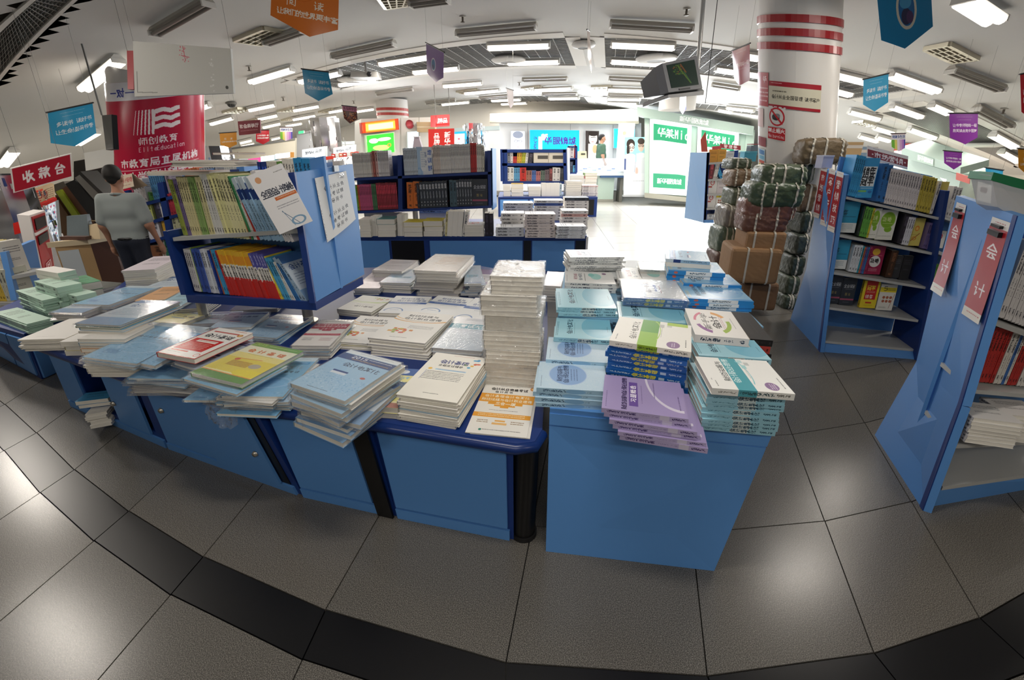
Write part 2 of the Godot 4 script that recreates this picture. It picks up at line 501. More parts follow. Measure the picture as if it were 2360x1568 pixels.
func room_top() -> void:
	for q in [[Vector2(-4.428, -9.608), Vector2(.845, -7.916), Vector2(1.324, -10.172), Vector2(-4.055, -11.367)], [Vector2(1.451, -7.789), Vector2(6.358, -7.63), Vector2(6.351, -8.965), Vector2(1.95, -10.119)], [Vector2(-2.763, -16.777), Vector2(2.247, -14.964), Vector2(2.717, -16.684), Vector2(-2.341, -18.896)], [Vector2(2.897, -14.466), Vector2(6.276, -11.77), Vector2(6.505, -12.333), Vector2(3.23, -16.049)], [Vector2(7.163, -9.137), Vector2(7.049, -7.942), Vector2(9.197, -8.177), Vector2(9.987, -9.033)], [Vector2(-6.799, -6.273), Vector2(-4.131, -4.833), Vector2(-4.355, -4.702), Vector2(-5.562, -5.288)]]:
		HOLES.append(PackedVector2Array(q))
		WIDER.append(Geometry2D.offset_polygon(HOLES[-1], .1)[0])
	ceiling()
	grille(HOLES[0], 26, 22, "dark open lattice in a ceiling recess left of the centre aisle")
	grille(HOLES[1], 26, 22, "dark open lattice in a ceiling recess behind the hanging television")
	grille(HOLES[2], 20, 8, "small blue-grey ceiling lattice before the white shop fascia")
	grille(HOLES[3], 20, 8, "small blue-grey ceiling lattice above the mint green shop kiosk")
	grille(HOLES[4], 30, 10, "dark ceiling lattice above the two purple banners")
	grille(HOLES[5], 24, 8, "black ceiling lattice in the corner above the checkout sign")
	var g := "lit fluorescent tubes under the ceiling"
	lamp_row([[V(-9.789, 1.414, -8.726), V(-9.063, 1.687, -8.359)], [V(-8.707, 1.814, -9.215), V(-8.057, 2.032, -9.022)], [V(-6.303, 2.535, -7.035), V(-5.138, 2.802, -6.384)]], true, "near the checkout sign and the red pillar", g, 1.1)
	lamp_row([[V(-4.791, 2.871, -8.79), V(-3.834, 3.036, -8.502)], [V(-4.223, 2.973, -9.528), V(-3.314, 3.11, -9.371)], [V(-3.793, 3.042, -10.452), V(-2.94, 3.157, -10.543)], [V(-2.478, 3.207, -9.066), V(-1.4, 3.291, -8.786)], [V(-2.093, 3.242, -10.166), V(-1.095, 3.306, -10.059)], [V(-.423, 3.326, -8.286), V(.627, 3.322, -8.109)], [V(-.103, 3.33, -9.646), V(.921, 3.313, -9.421)]], true, "among those around the left lattice", g, 1.0)
	lamp_row([[V(1.566, 3.281, -7.851), V(2.543, 3.201, -7.664)], [V(1.834, 3.263, -9.096), V(2.834, 3.169, -8.845)], [V(3.631, 3.066, -8.688), V(4.449, 2.934, -8.549)], [V(3.42, 3.096, -7.585), V(3.856, 3.033, -7.563)], [V(5.006, 2.829, -7.604), V(5.678, 2.685, -7.587)], [V(5.688, 2.683, -8.426), V(5.996, 2.611, -8.405)]], true, "among those in the lattice behind the television", g, 1.0)
	lamp_row([[V(5.468, 2.732, -7.016), V(6.365, 2.52, -7.144)]], true, "beside the small blue banner near the white pillar", g, 1.1)
	lamp_row([[V(4.123, 2.99, -4.643), V(4.73, 2.883, -4.895)]], true, "at the top edge beside the large blue banner", g, 1.3)
	lamp_row([[V(6.719, 2.427, -9.409), V(7.292, 2.267, -9.28)], [V(8.11, 2.014, -10.843), V(8.493, 1.887, -10.694)], [V(7.669, 2.154, -9.882), V(8.061, 2.03, -9.793)], [V(8.208, 1.983, -10.444), V(8.489, 1.889, -10.339)], [V(6.719, 2.427, -8.384), V(7.343, 2.251, -8.404)], [V(7.853, 2.097, -9.227), V(8.402, 1.918, -9.174)], [V(8.71, 1.813, -9.628), V(9.071, 1.684, -9.602)], [V(9.464, 1.539, -10.33), V(9.678, 1.457, -10.216)], [V(6.86, 2.389, -7.761), V(7.3, 2.264, -7.837)], [V(9.395, 1.565, -9.521), V(9.844, 1.392, -9.53)], [V(8.312, 1.948, -8.034), V(8.924, 1.737, -8.142)], [V(9.123, 1.665, -8.556), V(9.62, 1.479, -8.619)]], true, "among those around the purple banners", g, .9)
	lamp_row([[V(-2.445, 3.21, -16.39), V(-1.462, 3.287, -16.336)], [V(-1.787, 3.266, -12.36), V(-.75, 3.319, -12.229)], [V(-1.403, 3.291, -14.046), V(-.347, 3.328, -13.687)], [V(-.712, 3.32, -16.256), V(.291, 3.328, -15.951)], [V(-.399, 3.327, -17.459), V(.543, 3.324, -16.987)], [V(.65, 3.322, -13.547), V(1.627, 3.277, -12.845)], [V(1.197, 3.301, -15.451), V(2.088, 3.243, -14.788)], [V(2.515, 3.204, -12.507), V(3.374, 3.102, -11.929)], [V(2.887, 3.163, -14.269), V(3.623, 3.067, -13.471)], [V(3.07, 3.141, -15.134), V(3.806, 3.04, -14.351)], [V(5.504, 2.724, -12.618), V(5.843, 2.647, -12.455)], [V(5.482, 2.729, -12.078), V(5.968, 2.618, -11.598)]], true, "among those before the bright eyewear shop", g, .95)
	lamp_row([[V(-6.374, 2.517, -9.709), V(-6.16, 2.571, -9.673)], [V(-7.224, 2.286, -11.159), V(-6.684, 2.437, -11.259)], [V(-8.411, 1.915, -14.205), V(-8.128, 2.009, -14.444)], [V(-8.688, 1.82, -14.707), V(-8.405, 1.917, -15.025)], [V(-6.146, 2.574, -10.969), V(-5.565, 2.711, -11.139)], [V(-6.605, 2.458, -12.152), V(-6.143, 2.575, -12.343)], [V(-7.122, 2.316, -13.278), V(-6.663, 2.442, -13.487)], [V(-8.016, 2.045, -15.35), V(-7.785, 2.118, -15.544)], [V(-6.853, 2.391, -14.053), V(-6.463, 2.495, -14.378)], [V(-6.316, 2.532, -13.447), V(-5.746, 2.67, -13.759)], [V(-5.723, 2.675, -12.285), V(-5.094, 2.811, -12.526)], [V(-6.119, 2.581, -14.383), V(-5.521, 2.72, -14.78)], [V(-6.581, 2.464, -15.437), V(-6.087, 2.589, -15.754)], [V(-5.379, 2.751, -13.758), V(-4.981, 2.834, -13.907)], [V(-4.876, 2.854, -14.733), V(-4.366, 2.949, -14.961)]], true, "among the far ones over the phone shops", g, .8)
	# lamps of the same ceiling over and behind the viewer
	var near := []
	for q in [[2.75, -3.7, 3.75, -3.82], [-7.0, -5.0, -5.75, -4.26], [-4.9, -3.2, -3.8, -2.65], [6.0, -4.7, 7.0, -5.0], [-3.4, 1.6, -2.1, 1.6], [-.4, 1.6, .9, 1.6], [2.6, 1.6, 3.9, 1.6], [-.6, -1.2, .7, -1.2]]:
		near.append([V(q[0], ceil_y(q[0]) - .08, q[1]), V(q[2], ceil_y(q[2]) - .08, q[3])])
	for i in near.size(): tube_lamp(near[i][0], near[i][1], true, "lit fluorescent ceiling lamp, %s of those above and behind the viewer" % nth(i), "lit tubes above the viewer")
	var h := "unlit fluorescent lamps under the ceiling"
	lamp_row([[V(-4.206, 2.976, -5.845), V(-3.158, 3.131, -5.277)], [V(-3.439, 3.093, -6.897), V(-2.751, 3.179, -6.583)], [V(-2.987, 3.152, -8.143), V(-1.834, 3.263, -7.734)], [V(-1.2, 3.301, -5.963), V(-.723, 3.32, -5.844)], [V(-.826, 3.316, -7.394), V(.349, 3.328, -7.041)], [V(1.326, 3.295, -6.796), V(2.43, 3.212, -6.682)], [V(5.739, 2.671, -6.358), V(6.62, 2.454, -6.469)], [V(7.184, 2.298, -7.32), V(8.014, 2.046, -7.503)]], false, "in the row nearest the viewer", h, 1.0)
	lamp_row([[V(-3.56, 3.076, -12.476), V(-2.573, 3.198, -12.46)], [V(-2.862, 3.166, -15.65), V(-1.846, 3.262, -15.565)], [V(-1.06, 3.308, -15.508), V(0, 3.33, -15.02)], [V(.257, 3.329, -11.878), V(1.317, 3.295, -11.445)], [V(.925, 3.313, -14.544), V(1.902, 3.258, -13.96)], [V(2.751, 3.179, -13.566), V(3.564, 3.076, -12.843)], [V(2.216, 3.232, -11.003), V(3.159, 3.13, -10.597)], [V(4.176, 2.981, -10.055), V(4.723, 2.884, -9.934)]], false, "in the further rows", h, .8)
	var vs := [[V(-3.789, 3.113, -6.742), V(-3.226, 3.192, -6.471), V(-3.057, 3.213, -6.775), V(-3.611, 3.139, -7.116)], [V(5.099, 2.88, -6.079), V(5.138, 2.872, -5.797), V(5.695, 2.751, -5.973), V(5.652, 2.761, -6.239)], [V(-1.533, 3.353, -5.813), V(-1.127, 3.375, -5.887), V(-1.26, 3.368, -6.14), V(-1.554, 3.352, -6.211)], [V(-6.601, 2.529, -10.748), V(-6.274, 2.613, -10.776), V(-6.138, 2.647, -11.156), V(-6.493, 2.557, -11.208)], [V(-6.061, 2.665, -12.17), V(-5.691, 2.752, -12.222), V(-5.531, 2.788, -12.623), V(-5.898, 2.704, -12.636)], [V(-5.615, 2.769, -13.694), V(-5.247, 2.849, -13.683), V(-5.084, 2.883, -14.204), V(-5.458, 2.804, -14.267)], [V(-7.03, 2.412, -12.249), V(-6.709, 2.5, -12.313), V(-6.559, 2.54, -12.732), V(-6.889, 2.451, -12.704)], [V(-6.597, 2.53, -13.411), V(-6.267, 2.614, -13.477), V(-6.17, 2.639, -13.815), V(-6.472, 2.562, -13.729)], [V(-1.629, 3.347, -14.033), V(-1.02, 3.379, -13.74), V(-.904, 3.384, -14.24), V(-1.525, 3.353, -14.481)], [V(.273, 3.399, -13.715), V(.776, 3.388, -13.209), V(.928, 3.383, -13.68), V(.41, 3.397, -14.155)], [V(2.112, 3.311, -12.702), V(2.557, 3.269, -12.307), V(2.655, 3.259, -12.703), V(2.207, 3.303, -13.046)], [V(7.459, 2.287, -10.251), V(7.467, 2.285, -9.939), V(7.705, 2.213, -9.867), V(7.709, 2.212, -10.155)]]
	var vl := ["square louvre lamp left of the orange banner", "square louvre lamp right of the large blue banner", "square louvre lamp at the top edge above the purple banner", "small louvre lamp above the dark red hall sign", "small louvre lamp above the red banner of the far hall", "small louvre lamp beside the brown picture banner", "small louvre lamp right behind the dark red hall sign", "small louvre lamp above the rainbow banner of the far hall", "grey flat lamp panel left of the pale grey banner", "grey flat lamp panel over the middle bookcase", "grey flat lamp panel near the edge-on banner", "grey flat lamp panel right of the white pillar"]
	for i in vs.size(): vent(vs[i], vl[i])
	var ss := [V(-.67, 3.391, -6.814), V(2.135, 3.309, -6.17), V(-4.411, 3.011, -8.149), V(-5.281, 2.842, -10.984), V(.196, 3.399, -12.819), V(7.5, 2.275, -7.2), V(3.34, 3.177, -12.293), V(-4.436, 3.006, -13.313)]
	var sl := ["sprinkler head near the unlit lamp above the purple banner", "sprinkler head left of the big white pillar", "sprinkler head above the white board's right end", "sprinkler head above the far lamps left of the small blue banner", "sprinkler head in the middle of the white ceiling", "sprinkler head above the right purple banner", "sprinkler head right of the edge-on banner", "sprinkler head above the brown picture banner"]
	for i in ss.size(): sprinkler(ss[i], sl[i])
	# round discs: two under the lattices, one camera dome
	var ds := [[V(-3.419, 3.126, -10.327), .32], [V(-.068, 3.36, -9.517), .34], [V(2.551, 3.23, -8.641), .36], [V(1.181, 3.342, -8.145), .2], [V(8.871, 1.796, -8.639), .3]]
	var dl := ["round white ceiling disc under the left end of the left lattice", "round white ceiling disc between the two tubes of the left lattice", "round white ceiling disc left of the television", "small flat ceiling disc behind the edge-on banner", "round ceiling disc beside the right purple banner"]
	for i in ds.size():
		var o := thing("ceiling_disc", dl[i], "ceiling speaker", ds[i][0], 0.0, "round discs on the ceiling")
		var m := Mb.new()
		var r: float = ds[i][1]
		m.lathe([Vector2(0, .01), Vector2(r * .9, .01), Vector2(r, -.02), Vector2(r * .9, -.05), Vector2(r * .45, -.07)], 24)
		part(o, "rim", m.mesh(), mat("d9d8d4", .5))
		m = Mb.new()
		m.lathe([Vector2(0, -.062), Vector2(r * .46, -.066)], 20)
		part(o, "cone", m.mesh(), mat("8e8e8c", .6))
	var o := thing("ceiling_camera", "dark dome camera on the ceiling above the dark red hall sign", "camera", V(-6.056, 2.667, -10.228))
	var m := Mb.new()
	m.lathe([Vector2(0, 0), Vector2(.11, 0), Vector2(.11, -.04), Vector2(.09, -.05)], 16)
	part(o, "base", m.mesh(), mat("77756f", .5))
	m = Mb.new()
	m.lathe([Vector2(.085, -.05), Vector2(.07, -.09), Vector2(.04, -.11), Vector2(0, -.115)], 16)
	part(o, "dome", m.mesh(), mat("1c1c1e", .15))
	o = thing("projector", "grey projector on a short pole under the left lattice", "projector", V(-2.792, 3.244, -9.28))
	m = Mb.new()
	m.tube([V(0, .05, 0), V(0, -.16, 0)], .02, 8)
	part(o, "pole", m.mesh(), mat("bdbbb6", .4))
	m = Mb.new()
	m.hexa([V(-.24, -.16, .14), V(.24, -.16, .14), V(.26, -.26, .17), V(-.26, -.26, .17), V(-.22, -.14, -.16), V(.22, -.14, -.16), V(.24, -.26, -.18), V(-.24, -.26, -.18)])
	part(o, "body", m.mesh(), mat("a6a5a1", .5))
	m = Mb.new()
	m.lathe([Vector2(0, 0), Vector2(.045, 0), Vector2(.045, -.03)], 14, 0, TAU, Transform3D(Basis(Vector3.RIGHT, PI / 2), V(.1, -.21, .17)))
	part(o, "lens", m.mesh(), mat("26262a", .15))

# ---- floor: granite slabs in rows that follow the black strip
const COLS := [[-3.5, -2.6], [-2.95, -2.28], [-2.4, -1.95], [-1.86, -1.66], [-1.33, -1.41], [-.71, -1.18], [-.02, -1.0], [.65, -.96], [1.26, -1.03], [1.75, -1.15], [2.34, -1.36], [2.9, -1.6]]
const LEAN := [-.25, -.18, -.1, .0, .05, .16, .2, .3, .38, .42, .46, .5]

func floor_node(i: int, k: int) -> Vector3: # column i, row k; k 0 is the far edge of the black strip, -1 its near edge
	var n := COLS.size()
	var c := clampi(i, 0, n - 1)
	var x: float = COLS[c][0]
	var z: float = COLS[c][1]
	if i < 0: x += .56 * i; z += .31 * i
	if i >= n: x += .6 * (i - n + 1); z -= .26 * (i - n + 1)
	if k >= 1:
		var back := .57 + .665 * (k - 1)
		var lean: float = LEAN[c] + (.06 * i if i < 0 else (.03 * (i - n + 1) if i >= n else 0.0))
		x += minf(back, 3.0) * lean + maxf(back - 3.0, 0) * lean * .25
		z -= back
	elif k < 0:
		var fwd := .17 + .6 * (-k - 1)
		x -= fwd * .08 * (1 if x < 0 else -1) * minf(1, absf(x))
		z += fwd
	return V(x, 0, z)

func floors() -> void:
	var m := Mb.new()
	m.box(V(0, -.16, -6.5), V(21.2, .28, 23.2))
	var base := struct("floor", m.mesh(), mat("2b2a28", .8), "speckled grey granite slab floor with a curved black strip", "floor")
	var mk := func(seed_: int, a: String, b: String, c: String, d: String) -> StandardMaterial3D:
		var t := noise_tex(seed_, .28, [[0.0, a], [.38, b], [.55, c], [.8, d], [1.0, "c4c0b8"]], 512, FastNoiseLite.TYPE_SIMPLEX_SMOOTH, 3)
		return mat("ffffff", .24, {"albedo_texture": t, "uv1_triplanar": true, "uv1_world_triplanar": true, "uv1_scale": V(1.7, 1.7, 1.7), "metallic_specular": .5})
	var gr := [mk.call(1, "2f2e2c", "4d4b48", "6b6863", "8b8780"), mk.call(3, "32302e", "514e4a", "706c66", "908b83")]
	var black := mat("0d0d10", .3)
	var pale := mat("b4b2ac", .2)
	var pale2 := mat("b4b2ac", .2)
	var rest := Mb.new()
	var rest_pale := Mb.new()
	var made := 0
	for k in range(-3, 24):
		for i in range(-14, 26):
			var a := floor_node(i, k + 1)
			var b := floor_node(i + 1, k + 1)
			var c := floor_node(i + 1, k)
			var d := floor_node(i, k)
			var ctr := (a + b + c + d) / 4
			if absf(ctr.x) > 10.3 or ctr.z < -17.9 or ctr.z > 4: continue
			var s := .0025
			var q := [a + V(s, 0, s), b + V(-s, 0, s), c + V(-s, 0, -s), d + V(s, 0, -s)]
			for j in 4: q.append(q[j] + V(0, -.02, 0))
			# in view and large enough: a slab of its own
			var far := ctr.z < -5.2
			if k < 8 and i >= -3 and i <= 15 and absf(ctr.x) < 1.35 * -ctr.z + 1.0:
				m = Mb.new()
				var off := []
				for p in q: off.append(p - ctr)
				m.hexa(off)
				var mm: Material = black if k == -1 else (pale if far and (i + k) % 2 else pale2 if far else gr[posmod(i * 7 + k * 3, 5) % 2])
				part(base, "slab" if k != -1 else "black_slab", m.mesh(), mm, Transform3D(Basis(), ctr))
				made += 1
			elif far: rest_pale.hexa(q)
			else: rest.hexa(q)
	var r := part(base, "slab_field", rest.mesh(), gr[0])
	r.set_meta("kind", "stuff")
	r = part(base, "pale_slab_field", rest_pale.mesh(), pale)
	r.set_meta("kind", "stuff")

func walls() -> void:
	var w := mat("d5d2ca", .8)
	var mk := func(called: String, c: Vector3, s: Vector3, label: String) -> void:
		var m := Mb.new()
		m.box(c, s)
		struct(called, m.mesh(), w, label, "wall")
	mk.call("wall_left", V(-10.6, 2.0, -6.5), V(.2, 4.4, 23.2), "cream painted side wall behind the escalator")
	mk.call("wall_right", V(10.6, 2.0, -6.5), V(.2, 4.4, 23.2), "cream painted side wall behind the bookcases")
	mk.call("wall_back", V(0, 2.0, -18.1), V(21.4, 4.4, .2), "white far wall behind the shops")
	mk.call("wall_front", V(0, 2.0, 5.1), V(21.4, 4.4, .2), "plain wall behind the viewer")


var BLUE: StandardMaterial3D
var NAVY: StandardMaterial3D
var BLACK: StandardMaterial3D
var STEEL: StandardMaterial3D
var GREYSHELF: StandardMaterial3D
var WRAP: StandardMaterial3D
var PAGES: StandardMaterial3D
var PAGES_GREEN: StandardMaterial3D

func common() -> void:
	BLUE = mat("5890d2", .42)
	NAVY = mat("15367c", .4)
	BLACK = mat("0b0b0d", .35)
	STEEL = mat("b8b4aa", .28, {"metallic": .8})
	GREYSHELF = mat("b9bab8", .35)
	var wr := noise_tex(21, .018, [[0.0, "000000"], [1.0, "ffffff"]], 256, FastNoiseLite.TYPE_SIMPLEX, 4)
	wr.as_normal_map = true
	wr.bump_strength = 14.0
	wr.color_ramp = null
	WRAP = mat("ffffff16", .14, {"transparency": BaseMaterial3D.TRANSPARENCY_ALPHA, "normal_enabled": true, "normal_texture": wr, "normal_scale": 1.6, "uv1_triplanar": true, "uv1_scale": V(2.2, 2.2, 2.2)})
	var im := Image.create(4, 128, false, Image.FORMAT_RGB8)
	var im2 := Image.create(4, 128, false, Image.FORMAT_RGB8)
	for y in 128:
		var v := rng.randf_range(-.06, .03)
		for x in 4:
			im.set_pixel(x, y, Color(.915 + v, .9 + v, .86 + v))
			im2.set_pixel(x, y, Color(.70 + v, .82 + v, .76 + v))
	PAGES = StandardMaterial3D.new()
	PAGES.albedo_texture = ImageTexture.create_from_image(im)
	PAGES.roughness = .85
	PAGES_GREEN = PAGES.duplicate()
	PAGES_GREEN.albedo_texture = ImageTexture.create_from_image(im2)

func lock(parent: Node, p: Vector3, nn: Vector3) -> void:
	var m := Mb.new()
	var b := Basis(Quaternion(Vector3.UP, nn))
	m.lathe([Vector2(0, .012), Vector2(.012, .012), Vector2(.016, 0)], 14, 0, TAU, Transform3D(b, p))
	part(parent, "lock", m.mesh(), STEEL)

# a cabinet of the display counter: q is its front TL TR BR BL, back the way into its depth
func cabinet(label: String, q: Array, back: Vector3, kind: String) -> Node3D:
	var o := thing("counter_cabinet", label, "cabinet", q[3], 0.0, "cabinets of the blue display counter")
	var f := []
	for p in q: f.append(p - q[3])
	var nn: Vector3 = (f[3] - f[0]).cross(f[2] - f[3]).normalized()
	f[1] -= V(0, 0, (f[1] as Vector3).dot(nn) / nn.z) # the front lies in one plane
	var m := Mb.new()
	if kind == "niche":
		# left cheek, right cheek, floor and rear board, open in front
		for c in [[0.0, .27, "b"], [.93, 1.0, "n"]]:
			m = Mb.new()
			var a := [on_face(f, c[0], 0), on_face(f, c[1], 0), on_face(f, c[1], 1), on_face(f, c[0], 1)]
			m.hexa(a + [a[0] + back, a[1] + back, a[2] + back, a[3] + back])
			part(o, "cheek", m.mesh(), NAVY)
		m = Mb.new()
		var s := [on_face(f, .27, .8), on_face(f, .93, .8), on_face(f, .93, 1), on_face(f, .27, 1)]
		m.hexa(s + [s[0] + back, s[1] + back, s[2] + back, s[3] + back])
		part(o, "bottom_shelf", m.mesh(), NAVY)
		m = Mb.new()
		s = [on_face(f, .27, 0) + back * .9, on_face(f, .93, 0) + back * .9, on_face(f, .93, 1) + back * .9, on_face(f, .27, 1) + back * .9]
		m.hexa(s + [s[0] + back * .1, s[1] + back * .1, s[2] + back * .1, s[3] + back * .1])
		part(o, "rear_board", m.mesh(), NAVY)
		part(o, "front_board", panel(f, .0, .25, 0, .85, .01), BLUE)
		var d := part(o, "door", panel(f, .6, .9, 0, .84, .015), BLUE)
		lock(d, on_face(f, .63, .5) + nn * .02, nn)
		part(o, "plinth", panel(f, 0, 1, .875, 1, .012), BLUE)
		return o
	m.hexa(f + [f[0] + back, f[1] + back, f[2] + back, f[3] + back])
	part(o, "body", m.mesh(), NAVY)
	part(o, "plinth", panel(f, .02, .97, .895, 1, .012), BLUE)
	if kind == "doors":
		var d := part(o, "door", panel(f, .035, .47, .0, .865, .010), BLUE)
		lock(d, on_face(f, .12, .32) + nn * .012, nn)
		d = part(o, "door", panel(f, .455, .9, .0, .875, .020), BLUE)
		lock(d, on_face(f, .84, .5) + nn * .022, nn)
		part(o, "recess", panel(f, .90, .955, .0, .88, .004), BLACK)
	elif kind == "post":
		part(o, "door", panel(f, .035, .80, .0, .87, .012), BLUE)
		part(o, "corner_strip", panel(f, .83, .985, .0, 1, .02), BLACK)
	elif kind == "last":
		part(o, "door", panel(f, .03, .955, .0, .87, .012), BLUE)
	return o

func post_tube(parent: Node, a: Vector3, b: Vector3, r: float) -> void:
	var m := Mb.new()
	m.tube([a, b], r, 14)
	part(parent, "post", m.mesh(), STEEL)
	m = Mb.new()
	m.tube([a, a + V(0, .012, 0)], r * 1.8, 16)
	part(parent, "foot_ring", m.mesh(), STEEL)

func main_counter() -> void:
	var in_ := V(.35, 0, -.75)
	var T := [V(-2.847, .5, -2.424), V(-1.952, .5, -2.022), V(-1.165, .5, -1.769), V(-.625, .5, -1.659), V(.005, .5, -1.504)]
	var B := [V(-3.018, 0, -2.586), V(-2.029, 0, -2.142), V(-1.059, 0, -1.762), V(-.552, 0, -1.629), V(.008, 0, -1.497)]
	var ls := ["cabinet with an open niche and books inside at the counter's far left end", "blue cabinet with two sliding doors under the plastic-wrapped magazines", "blue cabinet with a black corner strip under the light blue book", "blue cabinet with one wide door beside the end block"]
	var ks := ["niche", "doors", "post", "last"]
	for i in 4: cabinet(ls[i], [T[i], T[i + 1], B[i + 1], B[i]], V(.12 - .06 * i, 0, -.6), ks[i])
	var o := thing("corner_post", "rounded black corner post where the counter meets the end block", "post", V(.053, 0, -1.506))
	var m := Mb.new()
	m.tube([V(0, 0, -.03), V(.01, .5, -.03)], .052, 20)
	part(o, "post", m.mesh(), BLACK)
	m = Mb.new()
	m.tube([V(0, 0, -.03), V(0, .02, -.03)], .06, 20)
	part(o, "shoe", m.mesh(), mat("141416", .5))
	# the continuous worktop
	var fr := [V(-2.873, .55, -2.404), V(-1.888, .55, -1.96), V(-1.125, .55, -1.714), V(-.604, .55, -1.606), V(.017, .55, -1.449), V(.091, .55, -1.463), V(.127, .55, -1.544)]
	var bk := [V(-3.529, .55, -3.862), V(-2.96, .55, -4.093), V(-2.03, .55, -4.093), V(-1.437, .55, -4.227), V(-.355, .55, -4.315), V(.321, .55, -3.862), V(.233, .55, -2.621)]
	m = Mb.new()
	var dn := V(0, -.05, 0)
	for i in fr.size() - 1:
		m.hexa([fr[i], fr[i + 1], fr[i + 1] + dn, fr[i] + dn, bk[i], bk[i + 1], bk[i + 1] + dn, bk[i] + dn])
	o = thing("counter_worktop", "long navy counter top running under the textbook piles", "worktop", V())
	part(o, "board", m.mesh(), NAVY)
	m = Mb.new()
	var ed := []
	for p in fr: ed.append(p + V(0, -.025, 0))
	m.tube(ed, .024, 8)
	part(o, "edge_band", m.mesh(), mat("123070", .3))
	# carcass that carries the far half of the worktop
	m = Mb.new()
	for i in fr.size() - 2:
		var a: Vector3 = mid(fr[i], bk[i], .55)
		var b: Vector3 = mid(fr[i + 1], bk[i + 1], .55)
		var c: Vector3 = mid(fr[i], bk[i], .95)
		var d: Vector3 = mid(fr[i + 1], bk[i + 1], .95)
		m.hexa([a + dn, b + dn, V(b.x, 0, b.z), V(a.x, 0, a.z), c + dn, d + dn, V(d.x, 0, d.z), V(c.x, 0, c.z)])
	o = thing("counter_carcass", "navy rear carcass carrying the far half of the counter top", "cabinet", V())
	part(o, "body", m.mesh(), NAVY)
	# the end block standing across the counter's end
	var tl := V(.154, .64, -1.529)
	var tr := V(.976, .64, -1.382)
	var br := V(.841, 0, -1.345)
	var bl := V(.148, 0, -1.439)
	var bkl := V(.442, .64, -3.546)
	var bkr := V(1.767, .64, -3.546)
	o = thing("end_block", "plain blue block table carrying the pale blue and purple textbooks", "table", bl)
	m = Mb.new()
	m.hexa([tl - bl, tr - bl, br - bl, V(), bkl - bl, bkr - bl, V(bkr.x - .08, 0, bkr.z + .1) - bl, V(bkl.x, 0, bkl.z + .1) - bl])
	part(o, "body", m.mesh(), BLUE)
	m = Mb.new()
	var up := V(0, .022, 0)
	m.hexa([tl - bl + up, tr - bl + up, tr - bl, tl - bl, bkl - bl + up, bkr - bl + up, bkr - bl, bkl - bl])
	part(o, "table_top", m.mesh(), BLUE)
	var f := [tl - bl, tr - bl, br - bl, V()]
	part(o, "front_band", panel(f, 0, 1, 0.0, .075, .006, .008), BLUE)
	part(o, "front_board", panel(f, 0, 1, .085, 1, .004, .008), BLUE)

func paper_sheet(parent: Node, called: String, q: Array, m: Material, curl := .01, nu := 6, nv := 8) -> MeshInstance3D: # a sheet lying against a face, bowed
	var b := Mb.new()
	b.st.set_smooth_group(1)
	var nn := face_normal(q)
	var P := func(u: float, v: float) -> Vector3: return on_face(q, u, v) + nn * (.003 + curl * sin(u * 3.1) * (.4 + .6 * v) + curl * .5 * v * v)
	for j in nv:
		for i in nu:
			var u := float(i) / nu
			var u2 := float(i + 1) / nu
			var v := float(j) / nv
			var v2 := float(j + 1) / nv
			b.quad(P.call(u, v), P.call(u2, v), P.call(u2, v2), P.call(u, v2), Rect2(u, v, u2 - u, v2 - v))
	return part(parent, called, b.mesh(), m)

